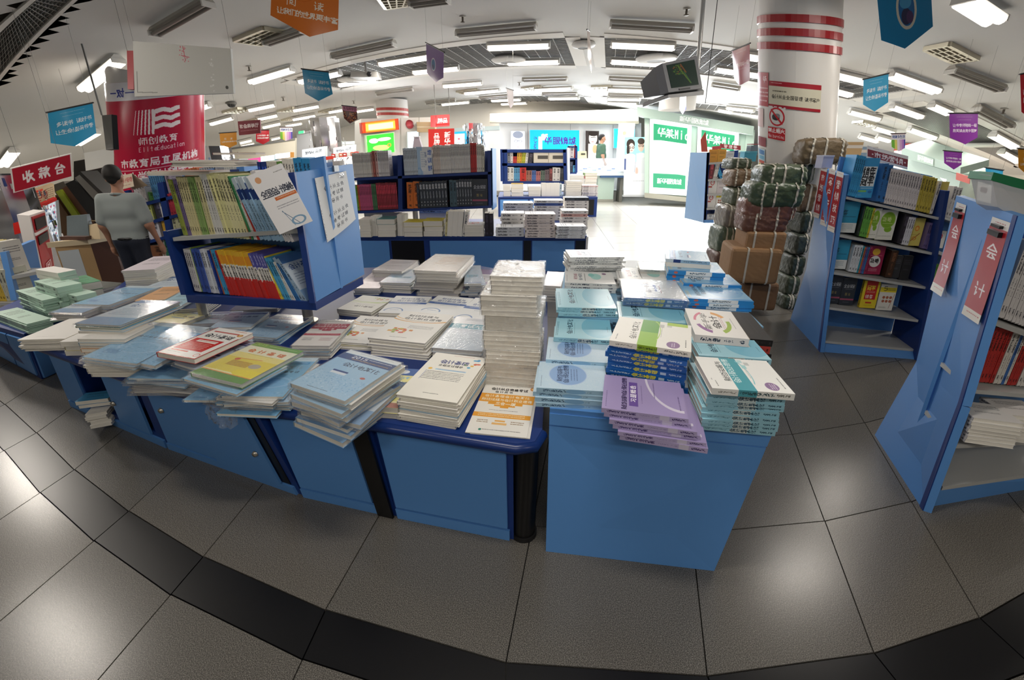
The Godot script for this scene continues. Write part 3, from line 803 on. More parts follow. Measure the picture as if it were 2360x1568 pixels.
# a two-shelf rack on posts above the counter
func counter_rack() -> void:
	# right end panel q (seen from the right), left end panel offset along the shelf
	var rf_t := V(-1.154, 1.545, -2.4)
	var rf_b := V(-1.132, .83, -2.36)
	var rb_t := V(-1.046, 1.575, -2.98)
	var rb_b := V(-1.028, .843, -2.92)
	var lf_t := V(-2.085, 1.195, -2.62)
	var lf_b := V(-2.058, .796, -2.6)
	var o := thing("counter_rack", "two-shelf blue book rack on steel posts above the counter", "bookcase", rf_b)
	var q := [rf_t - rf_b, rb_t - rf_b, rb_b - rf_b, V()]
	var nn: Vector3 = (q[3] - q[0]).cross(q[2] - q[3]).normalized()
	q[1] -= V(0, 0, (q[1] as Vector3).dot(nn) / nn.z)
	var m := Mb.new()
	var k := []
	for p in q: k.append(p - nn * .03)
	m.hexa(q + k)
	var ep := part(o, "end_panel", m.mesh(), BLUE)
	m = Mb.new()
	m.hexa([q[0] + V(-.03, 0, .012), q[0] + nn * .004 + V(0, .004, .012), q[3] + nn * .004 + V(0, -.004, .012), q[3] + V(-.03, 0, .012), q[0] + V(-.03, 0, -.03), q[0] + V(0, 0, -.03), q[3] + V(0, 0, -.03), q[3] + V(-.03, 0, -.03)])
	part(o, "front_edge", m.mesh(), NAVY)
	m = Mb.new()
	m.box(on_face(q, .63, .015) + nn * .01, V(.05, .035, .012), Basis(nn.cross(Vector3.UP).normalized() * -1, Vector3.UP, nn))
	var clip := part(ep, "bulldog_clip", m.mesh(), mat("8a8a88", .3, {"metallic": .8}))
	var L := lf_b - rf_b           # along the shelf to the left
	var depth := rb_b - rf_b
	depth.y = 0
	depth *= .95
	# left cheek
	m = Mb.new()
	var lt := lf_t - rf_b
	var lb := L
	m.hexa([lt - V(.03, 0, 0), lt, lb, lb - V(.03, 0, 0), lt - V(.03, 0, 0) + depth * .6, lt + depth * .6, lb + depth * .6, lb - V(.03, 0, 0) + depth * .6])
	part(o, "end_panel", m.mesh(), NAVY)
	# shelves: lower at the bottom, upper on the line through the photograph's board
	var ul := V(-2.056, 1.158, -2.61) - rf_b
	var ur := V(-1.162, 1.247, -2.39) - rf_b
	for s in [[L + V(0, .0, 0), V(0, .0, 0), NAVY, .05], [ul, ur, GREYSHELF, .022]]:
		m = Mb.new()
		var d := V(0, -s[3], 0)
		m.hexa([s[0], s[1], s[1] + d, s[0] + d, s[0] + depth, s[1] + depth, s[1] + depth + d, s[0] + depth + d])
		part(o, "shelf", m.mesh(), s[2])
	# rear board between the two sides of the rack
	m = Mb.new()
	var h := V(0, ur.y + .38, 0)
	var bq := [L + depth * .5 + h + V(0, -.12, 0), depth * .5 + h, depth * .5, L + depth * .5]
	m.hexa(bq + [bq[0] + depth * .04, bq[1] + depth * .04, bq[2] + depth * .04, bq[3] + depth * .04])
	part(o, "rear_board", m.mesh(), BLUE)
	# steel posts down to the worktop
	for p in [[V(-2.094, .55, -2.759), .032], [V(-1.388, .55, -2.759), .034]]:
		var a: Vector3 = p[0] - rf_b
		post_tube(o, a, V(a.x, L.y - .03 if a.x < -.6 else -.04, a.z), p[1])
	# the handwritten sheet
	var pq := [V(-1.123, 1.508, -2.55) - rf_b, V(-1.052, 1.535, -2.88) - rf_b, V(-1.043, 1.228, -2.9) - rf_b, V(-1.09, 1.14, -2.55) - rf_b]
	for i in 4: # on the panel's face
		var rel: Vector3 = pq[i] - q[0]
		pq[i] -= nn * (rel.dot(nn) - .004)
	var ops := [["d", 2, 6, 1, 250, 40, 2, ["8a8f95"]], ["y", 30, 4, 120, 1, 4, "c9cdd0"]]
	var rows := ["会计从业资", "格考试辅", "导用书"]
	for b in 2:
		for i in 3: ops.append(["t", rows[i], 38 + 14 * i, 42 + 112 * b + 30 * i, 17, "4a4d55", {"t": 1.6, "g": 25}])
	ops.append(["l", 0, 0, 0, 255, 2, "b9bcc0"])
	var sh := thing("notice_sheet", "handwritten white perforated sheet taped on the rack's blue end panel", "paper notice", rf_b)
	paper_sheet(sh, "sheet", pq, printed("notice", 190, 256, "dfe1e2", ops, .6), .008)
	m = Mb.new()
	m.box(on_face(pq, .78, .06) + nn * .012, V(.05, .03, .002), Basis(nn.cross(Vector3.UP).normalized() * -1, Vector3.UP, nn))
	part(sh, "tape", m.mesh(), WRAP)

# a bookcase made of straight boards: q front corners TL TR BR BL, depth vector, levels as fractions of the height, posts as fractions of the width
func bookcase(label: String, q: Array, depth: Vector3, levels: Array, posts: Array, o := {}) -> Node3D:
	var root := thing("bookcase", label, "bookcase", q[3], 0.0, o.get("group", ""))
	var f := []
	for p in q: f.append(p - q[3])
	var w: float = o.get("board", .03)
	var right: Vector3 = (f[1] - f[0]).normalized()
	var m := Mb.new()
	for u in posts:
		m = Mb.new()
		var a := on_face(f, u, 0)
		var b := on_face(f, u, 1)
		m.hexa([a - right * w, a + right * w, b + right * w, b - right * w, a - right * w + depth, a + right * w + depth, b + right * w + depth, b - right * w + depth])
		part(root, "upright", m.mesh(), o.get("post", NAVY))
	for v in levels:
		m = Mb.new()
		var a := on_face(f, 0, v)
		var b := on_face(f, 1, v)
		var t := V(0, -o.get("shelf_thick", .035), 0)
		m.hexa([a, b, b + t, a + t, a + depth, b + depth, b + depth + t, a + depth + t])
		part(root, "shelf", m.mesh(), o.get("shelf", NAVY))
	m = Mb.new()
	var bk: Array = [f[0] + depth * .93, f[1] + depth * .93, f[2] + depth * .93, f[3] + depth * .93]
	m.hexa(bk + [bk[0] + depth * .07, bk[1] + depth * .07, bk[2] + depth * .07, bk[3] + depth * .07])
	part(root, "rear_board", m.mesh(), o.get("rear", NAVY))
	return root

func cabinet_row(label: String, q: Array, depth: Vector3, cuts: Array, cat := "cabinet") -> Node3D: # low counter with board fronts; cuts: [u0, u1, kind]
	var o := thing("low_counter", label, cat, q[3])
	var f := []
	for p in q: f.append(p - q[3])
	var m := Mb.new()
	m.hexa(f + [f[0] + depth, f[1] + depth, f[2] + depth, f[3] + depth])
	part(o, "body", m.mesh(), NAVY)
	for c in cuts:
		part(o, "front_board" if c[2] != "gap" else "gap_shade", panel(f, c[0], c[1], .07, .9, .012 if c[2] != "gap" else .003), BLUE if c[2] != "gap" else BLACK)  # gaps: black panels on a solid body, the shade of open niches put in colour
		if c[2] == "lock": lock(o, on_face(f, c[0] + .03, .45) + face_normal(f) * .016, face_normal(f))
	m = Mb.new()
	var up := V(0, .03, 0)
	var fw := -depth.normalized() * .02
	m.hexa([f[0] + up + fw, f[1] + up + fw, f[1] + fw, f[0] + fw, f[0] + depth + up, f[1] + depth + up, f[1] + depth, f[0] + depth])
	part(o, "worktop", m.mesh(), NAVY)
	return o

# A-frame bookcase seen from its left end: end panel outline and front shelves
func aframe(label: String, front: Array, side: Array, shelves: Array, depths: Array, right: Array, base: Array) -> Node3D:
	# front: upper end, knee, foot of the left front edge; side: the same of its rear edge; shelves: left and right front ends; right: the right upright's top and foot
	var at: Vector3 = front[2]
	var o := thing("aframe_bookcase", label, "bookcase", at)
	var f := []
	var s := []
	for p in front: f.append(p - at)
	for p in side: s.append(p - at)
	for k in 2:
		var q := [s[k], f[k], f[k + 1], s[k + 1]]
		var m := Mb.new()
		var nn := face_normal(q)
		m.hexa(q + [q[0] - nn * .03, q[1] - nn * .03, q[2] - nn * .03, q[3] - nn * .03])
		part(o, "end_panel", m.mesh(), BLUE)
		m = Mb.new()
		m.hexa([q[1] + nn * .004, q[1] + V(.035, 0, .0), q[2] + V(.035, 0, .0), q[2] + nn * .004, q[1] + nn * .004 + (q[0] - q[1]) * .05, q[1] + V(.035, 0, 0) + (q[0] - q[1]) * .05, q[2] + V(.035, 0, 0) + (q[3] - q[2]) * .05, q[2] + nn * .004 + (q[3] - q[2]) * .05])
		part(o, "edge_strip", m.mesh(), NAVY)
	for i in shelves.size():
		var a: Vector3 = shelves[i][0] - at
		var b: Vector3 = shelves[i][1] - at
		var d: Vector3 = depths[i]
		var t := V(0, -.02, 0)
		var m := Mb.new()
		m.hexa([a, b, b + t, a + t, a + d, b + d, b + d + t, a + d + t])
		part(o, "shelf", m.mesh(), GREYSHELF)
	# plinth under the bottom shelf
	var la: Vector3 = shelves[-1][0] - at
	var lb: Vector3 = shelves[-1][1] - at
	var m := Mb.new()
	var z := V(0, 0, -.02)
	m.hexa([la + z, lb + z, base[1] - at, base[0] - at, la + z * 2.5, lb + z * 2.5, base[1] - at + z * 1.5, base[0] - at + z * 1.5])
	part(o, "plinth", m.mesh(), BLUE)
	if right.size():
		var r0: Vector3 = right[0] - at
		var r1: Vector3 = right[1] - at
		m = Mb.new()
		var dd: Vector3 = depths[-1]
		var d0: Vector3 = depths[0]
		m.hexa([r0, r0 + V(.03, 0, 0), r1 + V(.03, 0, 0), r1, r0 + d0, r0 + d0 + V(.03, 0, 0), r1 + dd + V(.03, 0, 0), r1 + dd])
		part(o, "upright", m.mesh(), NAVY)
	# rear board joining the backs of the shelves
	m = Mb.new()
	var tl: Vector3 = shelves[0][0] - at + depths[0] + V(0, .3, 0)
	var tr: Vector3 = shelves[0][1] - at + depths[0] + V(0, .3, 0)
	var bl2: Vector3 = shelves[-1][0] - at + depths[-1]
	var br2: Vector3 = shelves[-1][1] - at + depths[-1]
	m.hexa([tl, tr, br2, bl2, tl + V(0, 0, -.02), tr + V(0, 0, -.02), br2 + V(0, 0, -.02), bl2 + V(0, 0, -.02)])
	part(o, "rear_board", m.mesh(), BLUE)
	return o


# ---- books. Front covers are printed on a sheet 160 by 220, the spine on a strip 24 wide beside it.
const COVERS := {
	"butterfly": ["f1efe6", "f1efe6", [["y", 62, 8, 60, 1, 4, "b0523e"], ["t", "会计基础", 38, 36, 17, "343f7c", {"g": 21, "t": 2.6}], ["t", "全程应试辅导", 40, 60, 9, "444444", {"g": 12, "t": 1.1}], ["r", 40, 84, 88, 6, "a9d3e8"], ["y", 46, 85, 76, 1, 4, "8c4a86"], ["y", 20, 98, 46, 6, 7, "555555"], ["y", 60, 98, 66, 6, 7, "777777"], ["l", 18, 96, 18, 140, 1, "888fb5"], ["e", 132, 22, 7, 4, "4aa3cf"], ["e", 140, 20, 5, 6, "3a95c8"], ["e", 146, 40, 7, 4, "d8653c"], ["e", 138, 42, 5, 5, "cf5a34"], ["e", 132, 52, 5, 4, "e5b437"], ["e", 126, 62, 5, 4, "4aa3cf"], ["e", 24, 86, 6, 5, "e8b93e"], ["e", 112, 50, 3, 3, "86b04a"], ["y", 60, 196, 40, 1, 5, "555555"]]],
	"orange": ["f4f3ee", "f4f3ee", [["y", 50, 8, 62, 1, 3, "888888"], ["t", "会计从业资格考试", 26, 18, 11, "3c3c3c", {"g": 14, "t": 1.7}], ["t", "会计用书", 40, 33, 9, "3c3c3c", {"g": 14, "t": 1.4}], ["r", 0, 48, 160, 40, "f0a83c"], ["t", "会计基础会计电算化", 14, 53, 11, "fff8e6", {"g": 15, "t": 1.5}], ["t", "财经法规与会计职业道德", 8, 70, 11, "fff8e6", {"g": 13.5, "t": 1.5}], ["r", 30, 88, 100, 10, "f0a83c"], ["r", 50, 98, 60, 8, "f0a83c"], ["r", 68, 106, 24, 6, "f0a83c"], ["t", "三合一版", 52, 87, 12, "fff8e6", {"g": 15, "t": 1.7}], ["y", 40, 122, 80, 1, 4, "555555"], ["r", 0, 136, 160, 18, "f0a83c"], ["y", 14, 139, 130, 2, 7, "fff4d8"], ["y", 18, 166, 30, 2, 7, "8a6a44"], ["y", 110, 166, 34, 2, 7, "8a6a44"], ["r", 66, 164, 28, 6, "f3b65c"], ["r", 60, 174, 40, 8, "f3c27a"], ["y", 40, 202, 100, 1, 5, "555555"], ["e", 34, 204, 4, 4, "3a8a7a"], ["e", 150, 12, 8, 9, "cf7a3a"], ["e", 150, 12, 5, 6, "e9c07a"]]],
	"guide": ["e9e29a", "d8d2a0", [["r", 50, 0, 110, 44, "2f5ea8"], ["e", 95, 22, 20, 12, "dfe6ee"], ["t", "会计电算化考", 36, 52, 12, "8fb8d8", {"g": 16, "t": 2}], ["t", "一本通", 44, 84, 24, "26262a", {"g": 36, "t": 3.4}], ["r", 34, 120, 76, 10, "4f86b8"], ["y", 40, 122, 64, 1, 5, "e8eef4"], ["e", 80, 200, 100, 14, "f1ecc0"], ["y", 30, 170, 60, 1, 5, "777755"], ["r", 120, 196, 40, 24, "b98a80"]]],
	"navyband": ["a3c8e4", "9cc0dd", [["r", 0, 0, 160, 20, "e6edf2"], ["y", 40, 8, 100, 1, 4, "556a80"], ["r", 0, 22, 160, 32, "24407f"], ["t", "2015", 34, 26, 13, "f2f5fa", {"g": 12, "t": 1.9, "w": 9}], ["y", 84, 28, 66, 1, 9, "e6ecf5"], ["y", 40, 43, 108, 1, 8, "c8a05a"], ["t", "会计电算化", 42, 68, 18, "2a3c58", {"g": 21, "t": 2.3}], ["r", 40, 112, 44, 18, "dfe8f0"], ["r", 40, 112, 44, 7, "24407f"], ["d", 4, 130, 150, 70, 160, 3, ["7fb0d8", "8fbade", "b9d7ee"]], ["e", 130, 120, 7, 5, "b85a4a"], ["y", 40, 206, 60, 1, 5, "41566e"]]],
	"bluetest": ["86bfe6", "7fb6de", [["r", 0, 0, 160, 24, "cfe3f0"], ["y", 30, 10, 110, 1, 4, "6b7d90"], ["r", 50, 30, 100, 14, "4f9fd8"], ["y", 54, 34, 90, 1, 6, "dff0fa"], ["t", "会计电算化", 36, 56, 16, "8fa9c0", {"g": 22, "t": 2}], ["t", "会计从业资格考试", 26, 86, 10, "3c526c", {"g": 15, "t": 1.6}], ["y", 40, 104, 80, 1, 4, "5a6f86"], ["e", 90, 150, 60, 30, "9fcdf0", 0.85], ["r", 20, 170, 44, 20, "6aa4d4"], ["d", 6, 120, 148, 90, 40, 6, ["7ab4e0", "96cbee"]]]],
	"greenyellow": ["f3efb4", "5c9a3c", [["r", 0, 0, 160, 24, "6aa636"], ["t", "2015", 8, 4, 12, "bcd86a", {"g": 10, "t": 1.6, "w": 8}], ["y", 56, 10, 90, 1, 5, "d8e8b0"], ["r", 0, 24, 160, 46, "eef0d8"], ["r", 0, 70, 160, 110, "e9d94e"], ["r", 0, 70, 160, 30, "efe58e"], ["t", "会计基础", 24, 42, 18, "d0702e", {"g": 32, "t": 3}], ["y", 40, 72, 80, 1, 5, "9a9a60"], ["r", 34, 118, 66, 30, "d8b93a"], ["y", 36, 120, 62, 5, 6, "a8822a"], ["e", 116, 132, 17, 13, "b9b4a4"], ["e", 40, 110, 8, 7, "d8622e"], ["l", 44, 104, 108, 96, 2, "d8622e"], ["e", 130, 172, 44, 20, "efe030"], ["e", 30, 214, 110, 26, "57943a"], ["r", 0, 190, 160, 30, "57943a"], ["l", 0, 186, 160, 192, 3, "e58a32"]]],
	"redwhite": ["f3f2ee", "d8483c", [["r", 0, 0, 4, 220, "b8322e"], ["r", 0, 216, 160, 4, "b8322e"], ["r", 156, 60, 4, 160, "b8322e"], ["y", 90, 8, 50, 1, 9, "c0483e"], ["r", 20, 26, 110, 8, "c0483e"], ["y", 24, 28, 100, 1, 4, "f3dcd8"], ["e", 140, 36, 11, 9, "c98c4a"], ["e", 140, 36, 6, 5, "e6c27e"], ["t", "会计基础", 22, 50, 24, "2c2c2e", {"g": 30, "t": 3.3}], ["r", 14, 92, 120, 84, "cc2f28"], ["r", 36, 100, 84, 16, "f3e9e2"], ["y", 40, 104, 76, 1, 7, "b84a3e"], ["y", 26, 124, 90, 5, 9, "efb8ae"], ["r", 20, 182, 70, 6, "cc2f28"], ["y", 20, 196, 50, 1, 5, "888888"], ["e", 140, 196, 10, 10, "cc3a32", 0.8]]],
	"bluepale": ["b6cfe4", "a6c2da", [["y", 20, 6, 110, 1, 4, "6b7d90"], ["r", 0, 16, 160, 20, "2c4f96"], ["y", 20, 22, 120, 1, 8, "dfe8f4"], ["t", "会计基础", 40, 60, 20, "44546e", {"g": 25, "t": 2.4}], ["r", 40, 120, 50, 9, "2c4f96"], ["r", 40, 131, 50, 4, "e8eef4"], ["r", 40, 137, 50, 4, "d06a60"], ["d", 4, 150, 150, 60, 90, 3, ["9fc0dc", "c6dbec"]]]],
	"redthree": ["f0edea", "e4e0da", [["y", 30, 10, 100, 2, 8, "4a4a4a"], ["r", 0, 38, 160, 46, "b92a40"], ["t", "会计基础会计电算化", 12, 42, 11, "f7e6e6", {"g": 15, "t": 1.6}], ["t", "财经法规与会计职业道德", 6, 58, 11, "f7e6e6", {"g": 13.5, "t": 1.6}], ["r", 40, 84, 80, 10, "b92a40"], ["r", 60, 94, 40, 8, "b92a40"], ["t", "三合一版", 50, 78, 11, "f7e6e6", {"g": 15, "t": 1.6}], ["r", 0, 124, 160, 16, "b92a40"], ["y", 10, 128, 140, 1, 7, "f3dcdc"], ["y", 16, 160, 40, 3, 8, "777777"], ["y", 90, 160, 50, 3, 8, "b07a7a"]]],
	"curve": ["f2f0ea", "ece9e0", [["y", 50, 8, 60, 1, 4, "999999"], ["t", "财经法规与", 34, 26, 15, "454545", {"g": 19, "t": 2}], ["t", "会计职业道德", 30, 48, 15, "454545", {"g": 19, "t": 2}], ["e", 80, 40, 100, 46, "e0a24a", 0.92, 0.3, 2.9], ["e", 90, 30, 100, 46, "eec27e", 0.94, 0.2, 2.7], ["y", 40, 72, 90, 1, 5, "7a7a7a"], ["y", 70, 110, 70, 3, 8, "999999"], ["d", 24, 128, 60, 34, 22, 9, ["d8813c", "d8553c", "9aa83c", "cdbb4a", "e2b05a"]], ["y", 50, 196, 50, 1, 5, "777777"]]],
	"outline": ["cddceb", "bcd2e4", [["r", 0, 0, 160, 50, "e4ebf1"], ["y", 40, 10, 90, 2, 9, "7a8a9a"], ["r", 0, 50, 160, 34, "2f98b4"], ["t", "考试大纲", 40, 56, 20, "e8f4f8", {"g": 25, "t": 2.6}], ["y", 40, 92, 90, 1, 5, "8a9aac"], ["y", 40, 204, 60, 1, 5, "6a7a8c"]]],
	"swirl": ["e9eae2", "dcdcd2", [["e", 60, 60, 120, 36, "a8c84a", 0.86, 0.0, 2.2], ["e", 30, 74, 120, 36, "c4d888", 0.9, 0.0, 2.2], ["d", 70, 20, 70, 26, 16, 8, ["d8813c", "b8a83c", "d86a4a", "a8c84a"]], ["y", 40, 128, 90, 1, 6, "555555"], ["t", "会计基础", 46, 146, 18, "4a4a4a", {"g": 22, "t": 2.4}]]],
	"bluearc": ["eef0f0", "dfe4e8", [["y", 40, 8, 80, 1, 4, "888888"], ["t", "财经法规与", 36, 28, 17, "50689c", {"g": 21, "t": 2.2}], ["t", "会计职业道德", 26, 54, 17, "50689c", {"g": 21, "t": 2.2}], ["r", 0, 82, 160, 22, "3f68ac"], ["y", 24, 88, 110, 1, 10, "e8eef6"], ["y", 60, 114, 70, 1, 6, "7a8aa0"], ["e", 50, 190, 40, 36, "5f86bc", 0.86, 3.1, 3.2], ["y", 34, 178, 34, 1, 9, "5f86bc"]]],
	"bluelabel": ["b4cade", "c8d4de", [["d", 4, 10, 150, 110, 120, 4, ["a4c0da", "c4d6e6"]], ["r", 20, 120, 110, 30, "6fb0d4"], ["t", "会计基础", 38, 126, 18, "44647c", {"g": 22, "t": 2}], ["r", 0, 204, 160, 8, "3f68ac"]]],
	"orangetext": ["e9e4dc", "8fb8d4", [["y", 50, 40, 90, 6, 12, "d8a878"], ["y", 40, 120, 90, 2, 9, "c89a6a"], ["r", 0, 0, 160, 20, "dfe6e6"]]],
	"purpleband": ["e6e4ea", "7a4a94", [["r", 0, 0, 160, 60, "7a4a94"], ["y", 40, 76, 90, 3, 9, "666070"], ["t", "习题", 40, 110, 22, "5a4a66", {"g": 28, "t": 2.4}], ["r", 0, 150, 160, 70, "7f5098"], ["y", 30, 170, 60, 1, 6, "d8cce0"]]],
	"white": ["efede8", "ebe8e0", [["y", 40, 190, 60, 1, 5, "b9b7b2"]]],
	"oval": ["c4ddef", "a9cfe8", [["d", 0, 0, 160, 220, 700, 2, ["d8e9f4", "b4d4ea"]], ["e", 40, 60, 130, 150, "9cbfe4", 0.95, 5.2, 1.2], ["e", 84, 96, 62, 62, "8fb2e0"], ["e", 84, 96, 62, 62, "b4cdec", 0.95], ["t", "财经法规与", 44, 62, 16, "34486c", {"g": 18, "t": 1.8}], ["t", "会计职业道德", 36, 82, 16, "34486c", {"g": 17, "t": 1.8}], ["y", 50, 106, 66, 3, 9, "5a76a4"], ["y", 10, 12, 60, 1, 4, "4a6080"]]],
	"teal": ["a6d8e8", "98cadc", [["r", 0, 0, 160, 220, "a6d8e8"], ["y", 16, 6, 110, 2, 5, "3f6f86"], ["t", "会计电算化", 34, 48, 20, "2c4c60", {"g": 23, "t": 2.5}], ["y", 34, 76, 90, 1, 4, "3f6f86"], ["e", 96, 170, 84, 66, "7ec2dc"], ["y", 60, 204, 40, 1, 5, "3f6f86"]]],
	"splash": ["eceeee", "dde1e2", [["y", 16, 8, 90, 1, 5, "777777"], ["t", "财经法规", 50, 40, 15, "9a5a6a", {"g": 19, "t": 2}], ["t", "会计电算化", 40, 62, 15, "44546a", {"g": 19, "t": 2}], ["l", 30, 90, 130, 90, 2, "444444"], ["e", 90, 140, 40, 24, "a8dcd8"], ["e", 110, 120, 24, 14, "8fd0cc"], ["e", 130, 180, 12, 10, "8a6a8a"]]],
	"violet": ["a597c6", "b5a9d2", [["y", 10, 10, 70, 1, 4, "5a4c80"], ["t", "财经法规与会计职业道德", 8, 52, 13, "3a2f58", {"g": 13, "t": 1.7}], ["r", 24, 72, 110, 24, "6d52a0"], ["t", "习题精选", 42, 76, 15, "f0ecf8", {"g": 20, "t": 1.8}], ["y", 40, 106, 80, 1, 4, "6a5c90"], ["e", 170, 210, 150, 92, "d9d4e8", 0.93, 3.1, 1.7], ["y", 70, 140, 70, 1, 6, "5a4c80"], ["y", 30, 204, 60, 1, 6, "5a4c80"]]],
	"greenband": ["edebe4", "e6e3da", [["y", 14, 14, 30, 1, 6, "777777"], ["t", "会计电算化", 30, 50, 18, "4a4438", {"g": 22, "t": 2.2}], ["r", 0, 76, 160, 52, "8fbb2c"], ["r", 80, 76, 80, 52, "5f9e24"], ["e", 90, 110, 70, 24, "a8cc50", 0.9, 0.2, 2.2], ["r", 120, 128, 20, 14, "bcbcb4"], ["r", 140, 150, 20, 60, "a8c83a"], ["r", 128, 150, 12, 14, "c9c9c0"], ["e", 24, 172, 18, 18, "8a6a94"], ["y", 14, 168, 20, 2, 6, "e0d4e4"], ["y", 60, 136, 60, 1, 4, "888880"], ["y", 20, 204, 40, 1, 6, "555555"]]],
	"bluepile": ["dfe8f0", "1f62b4", [["e", 30, 60, 26, 22, "9fc0e0", 0.7], ["t", "会计电算化", 50, 86, 18, "3c4c74", {"g": 21, "t": 2.5}], ["r", 60, 120, 60, 10, "6f8fd0"], ["y", 50, 140, 70, 1, 6, "b05a6a"], ["e", 20, 110, 100, 110, "5f9fd8", 0.96, 5.2, 1.0], ["r", 0, 0, 10, 220, "2a6cbc"]]],
	"tealband": ["eff0ee", "e8e9e6", [["y", 12, 20, 26, 1, 6, "777777"], ["y", 40, 12, 6, 1, 5, "777777"], ["t", "财经法规与", 40, 50, 17, "3c4444", {"g": 20, "t": 2.1}], ["r", 0, 72, 160, 50, "3f9fae"], ["t", "会计职业道德", 34, 76, 18, "d8eef0", {"g": 20, "t": 2}], ["e", 80, 112, 70, 24, "7cc4ce", 0.9, 0.2, 2.2], ["r", 108, 126, 18, 14, "a4d4d8"], ["r", 126, 140, 16, 14, "c2c6c6"], ["r", 138, 124, 16, 14, "b8dadd"], ["e", 26, 172, 18, 18, "8a6a9a"], ["y", 14, 168, 22, 3, 6, "e0d4e4"], ["y", 60, 130, 50, 1, 4, "888880"], ["y", 20, 204, 50, 1, 6, "555555"]]],
	"ring": ["f1efec", "e4d8d4", [["e", 80, 100, 66, 80, "d8708e", 0.86, 4.8, 1.0], ["e", 80, 100, 66, 80, "8a4a94", 0.78, 3.4, 1.0], ["e", 80, 100, 66, 80, "e2a04a", 0.78, 0.2, 0.8], ["e", 80, 100, 66, 80, "9cbc3c", 0.78, 1.4, 1.3], ["t", "新手学", 38, 58, 28, "33322f", {"g": 32, "t": 2.8}], ["t", "会计", 46, 98, 32, "2a2a28", {"g": 38, "t": 4.6}], ["y", 40, 140, 76, 2, 7, "b87a8a"], ["y", 50, 190, 60, 1, 5, "666666"]]],
	"bluewave": ["8fc4ea", "2f8ad4", [["r", 0, 0, 14, 220, "4f9fdc"], ["t", "财经法规与会计", 30, 40, 15, "44607c", {"g": 17, "t": 1.8}], ["t", "职业道德", 50, 64, 15, "44607c", {"g": 19, "t": 1.8}], ["e", 90, 150, 70, 62, "74b4e4"], ["d", 60, 90, 90, 120, 60, 7, ["5f9fdc", "a4d0f0", "74aee0"]], ["e", 150, 110, 7, 7, "c87a5a"], ["y", 16, 10, 60, 2, 6, "d8c87a"]]],
	"sales": ["38a0dc", "2e92cf", [["r", 30, 46, 124, 110, "eef2f4"], ["t", "销售", 36, 52, 46, "22262e", {"g": 58, "t": 7.5}], ["t", "冠军", 36, 104, 46, "22262e", {"g": 58, "t": 7.5}], ["y", 40, 164, 110, 1, 8, "e8f0f4"], ["r", 10, 178, 90, 10, "7fc46a"], ["e", 132, 186, 18, 8, "2870b8"], ["y", 20, 204, 40, 1, 5, "d0e6f4"]]],
	"skyblue": ["2f9cc4", "2a8fb8", [["t", "售", 24, 60, 34, "17506c", {"t": 4.5}], ["y", 20, 104, 120, 1, 12, "17506c"], ["r", 0, 150, 160, 70, "e8ecea"], ["y", 20, 162, 110, 4, 9, "8aa0a8"], ["y", 20, 200, 60, 1, 5, "4a6a78"]]],
	"greenbubble": ["ecece4", "8fb83a", [["e", 84, 74, 66, 60, "86b62e"], ["e", 100, 140, 34, 22, "86b62e"], ["e", 84, 74, 66, 60, "9cc84a", 0.9], ["t", "功略", 34, 50, 34, "dde8a4", {"g": 44, "t": 4}], ["y", 40, 96, 90, 1, 12, "d8e49a"], ["y", 20, 190, 120, 1, 8, "8a8a80"]]],
	"yellowpen": ["d9c96a", "c9b85a", [["e", 90, 80, 26, 22, "e2923c"], ["e", 90, 82, 14, 12, "efc86a"], ["l", 50, 180, 130, 120, 6, "9a4a34"], ["e", 80, 160, 26, 16, "c9862e", 0.6], ["y", 40, 130, 80, 1, 6, "8a7a3a"]]],
	"crimson": ["a51f4e", "98204a", [["e", 80, 46, 36, 26, "e8b83c"], ["e", 84, 120, 52, 44, "f0eeea"], ["t", "功略", 44, 96, 34, "222226", {"g": 42, "t": 5.5}], ["y", 30, 72, 110, 1, 12, "e88a9a"], ["y", 40, 176, 80, 3, 8, "e0a4b4"]]],
	"champion": ["e8cf2e", "d8be28", [["r", 26, 0, 112, 150, "c42a28"], ["t", "冠军", 40, 40, 34, "f0d23c", {"g": 42, "t": 5}], ["y", 40, 84, 84, 2, 8, "f0c0a0"], ["t", "销售", 40, 112, 28, "f4ece0", {"g": 40, "t": 3.4}], ["r", 50, 170, 60, 12, "c42a28"], ["y", 40, 196, 80, 1, 6, "8a7a20"]]],
	"tennumbers": ["e6e3da", "d8d4c8", [["r", 0, 26, 160, 40, "ecd832"], ["t", "5", 34, 20, 34, "33302a", {"t": 4.5}], ["y", 60, 34, 90, 2, 12, "33302a"], ["e", 50, 110, 14, 12, "b0644a"], ["e", 84, 110, 14, 12, "b0644a"], ["e", 118, 110, 14, 12, "b0644a"], ["e", 50, 142, 14, 12, "b0644a"], ["e", 84, 142, 14, 12, "b0644a"], ["e", 118, 142, 14, 12, "b0644a"], ["l", 120, 200, 150, 80, 3, "a4503a"], ["y", 20, 190, 70, 2, 8, "8a8a80"]]],
	"darkhard": ["2e343e", "3a4048", [["t", "企业保密", 22, 50, 26, "c4c8ce", {"g": 31, "t": 2.6}], ["y", 40, 88, 90, 1, 6, "8a8f98"], ["t", "国", 50, 120, 20, "a89a5a", {"t": 2}], ["t", "法", 86, 120, 20, "a89a5a", {"t": 2}], ["r", 0, 166, 160, 14, "a4506a"], ["y", 40, 196, 70, 1, 5, "9a9fa8"]]],
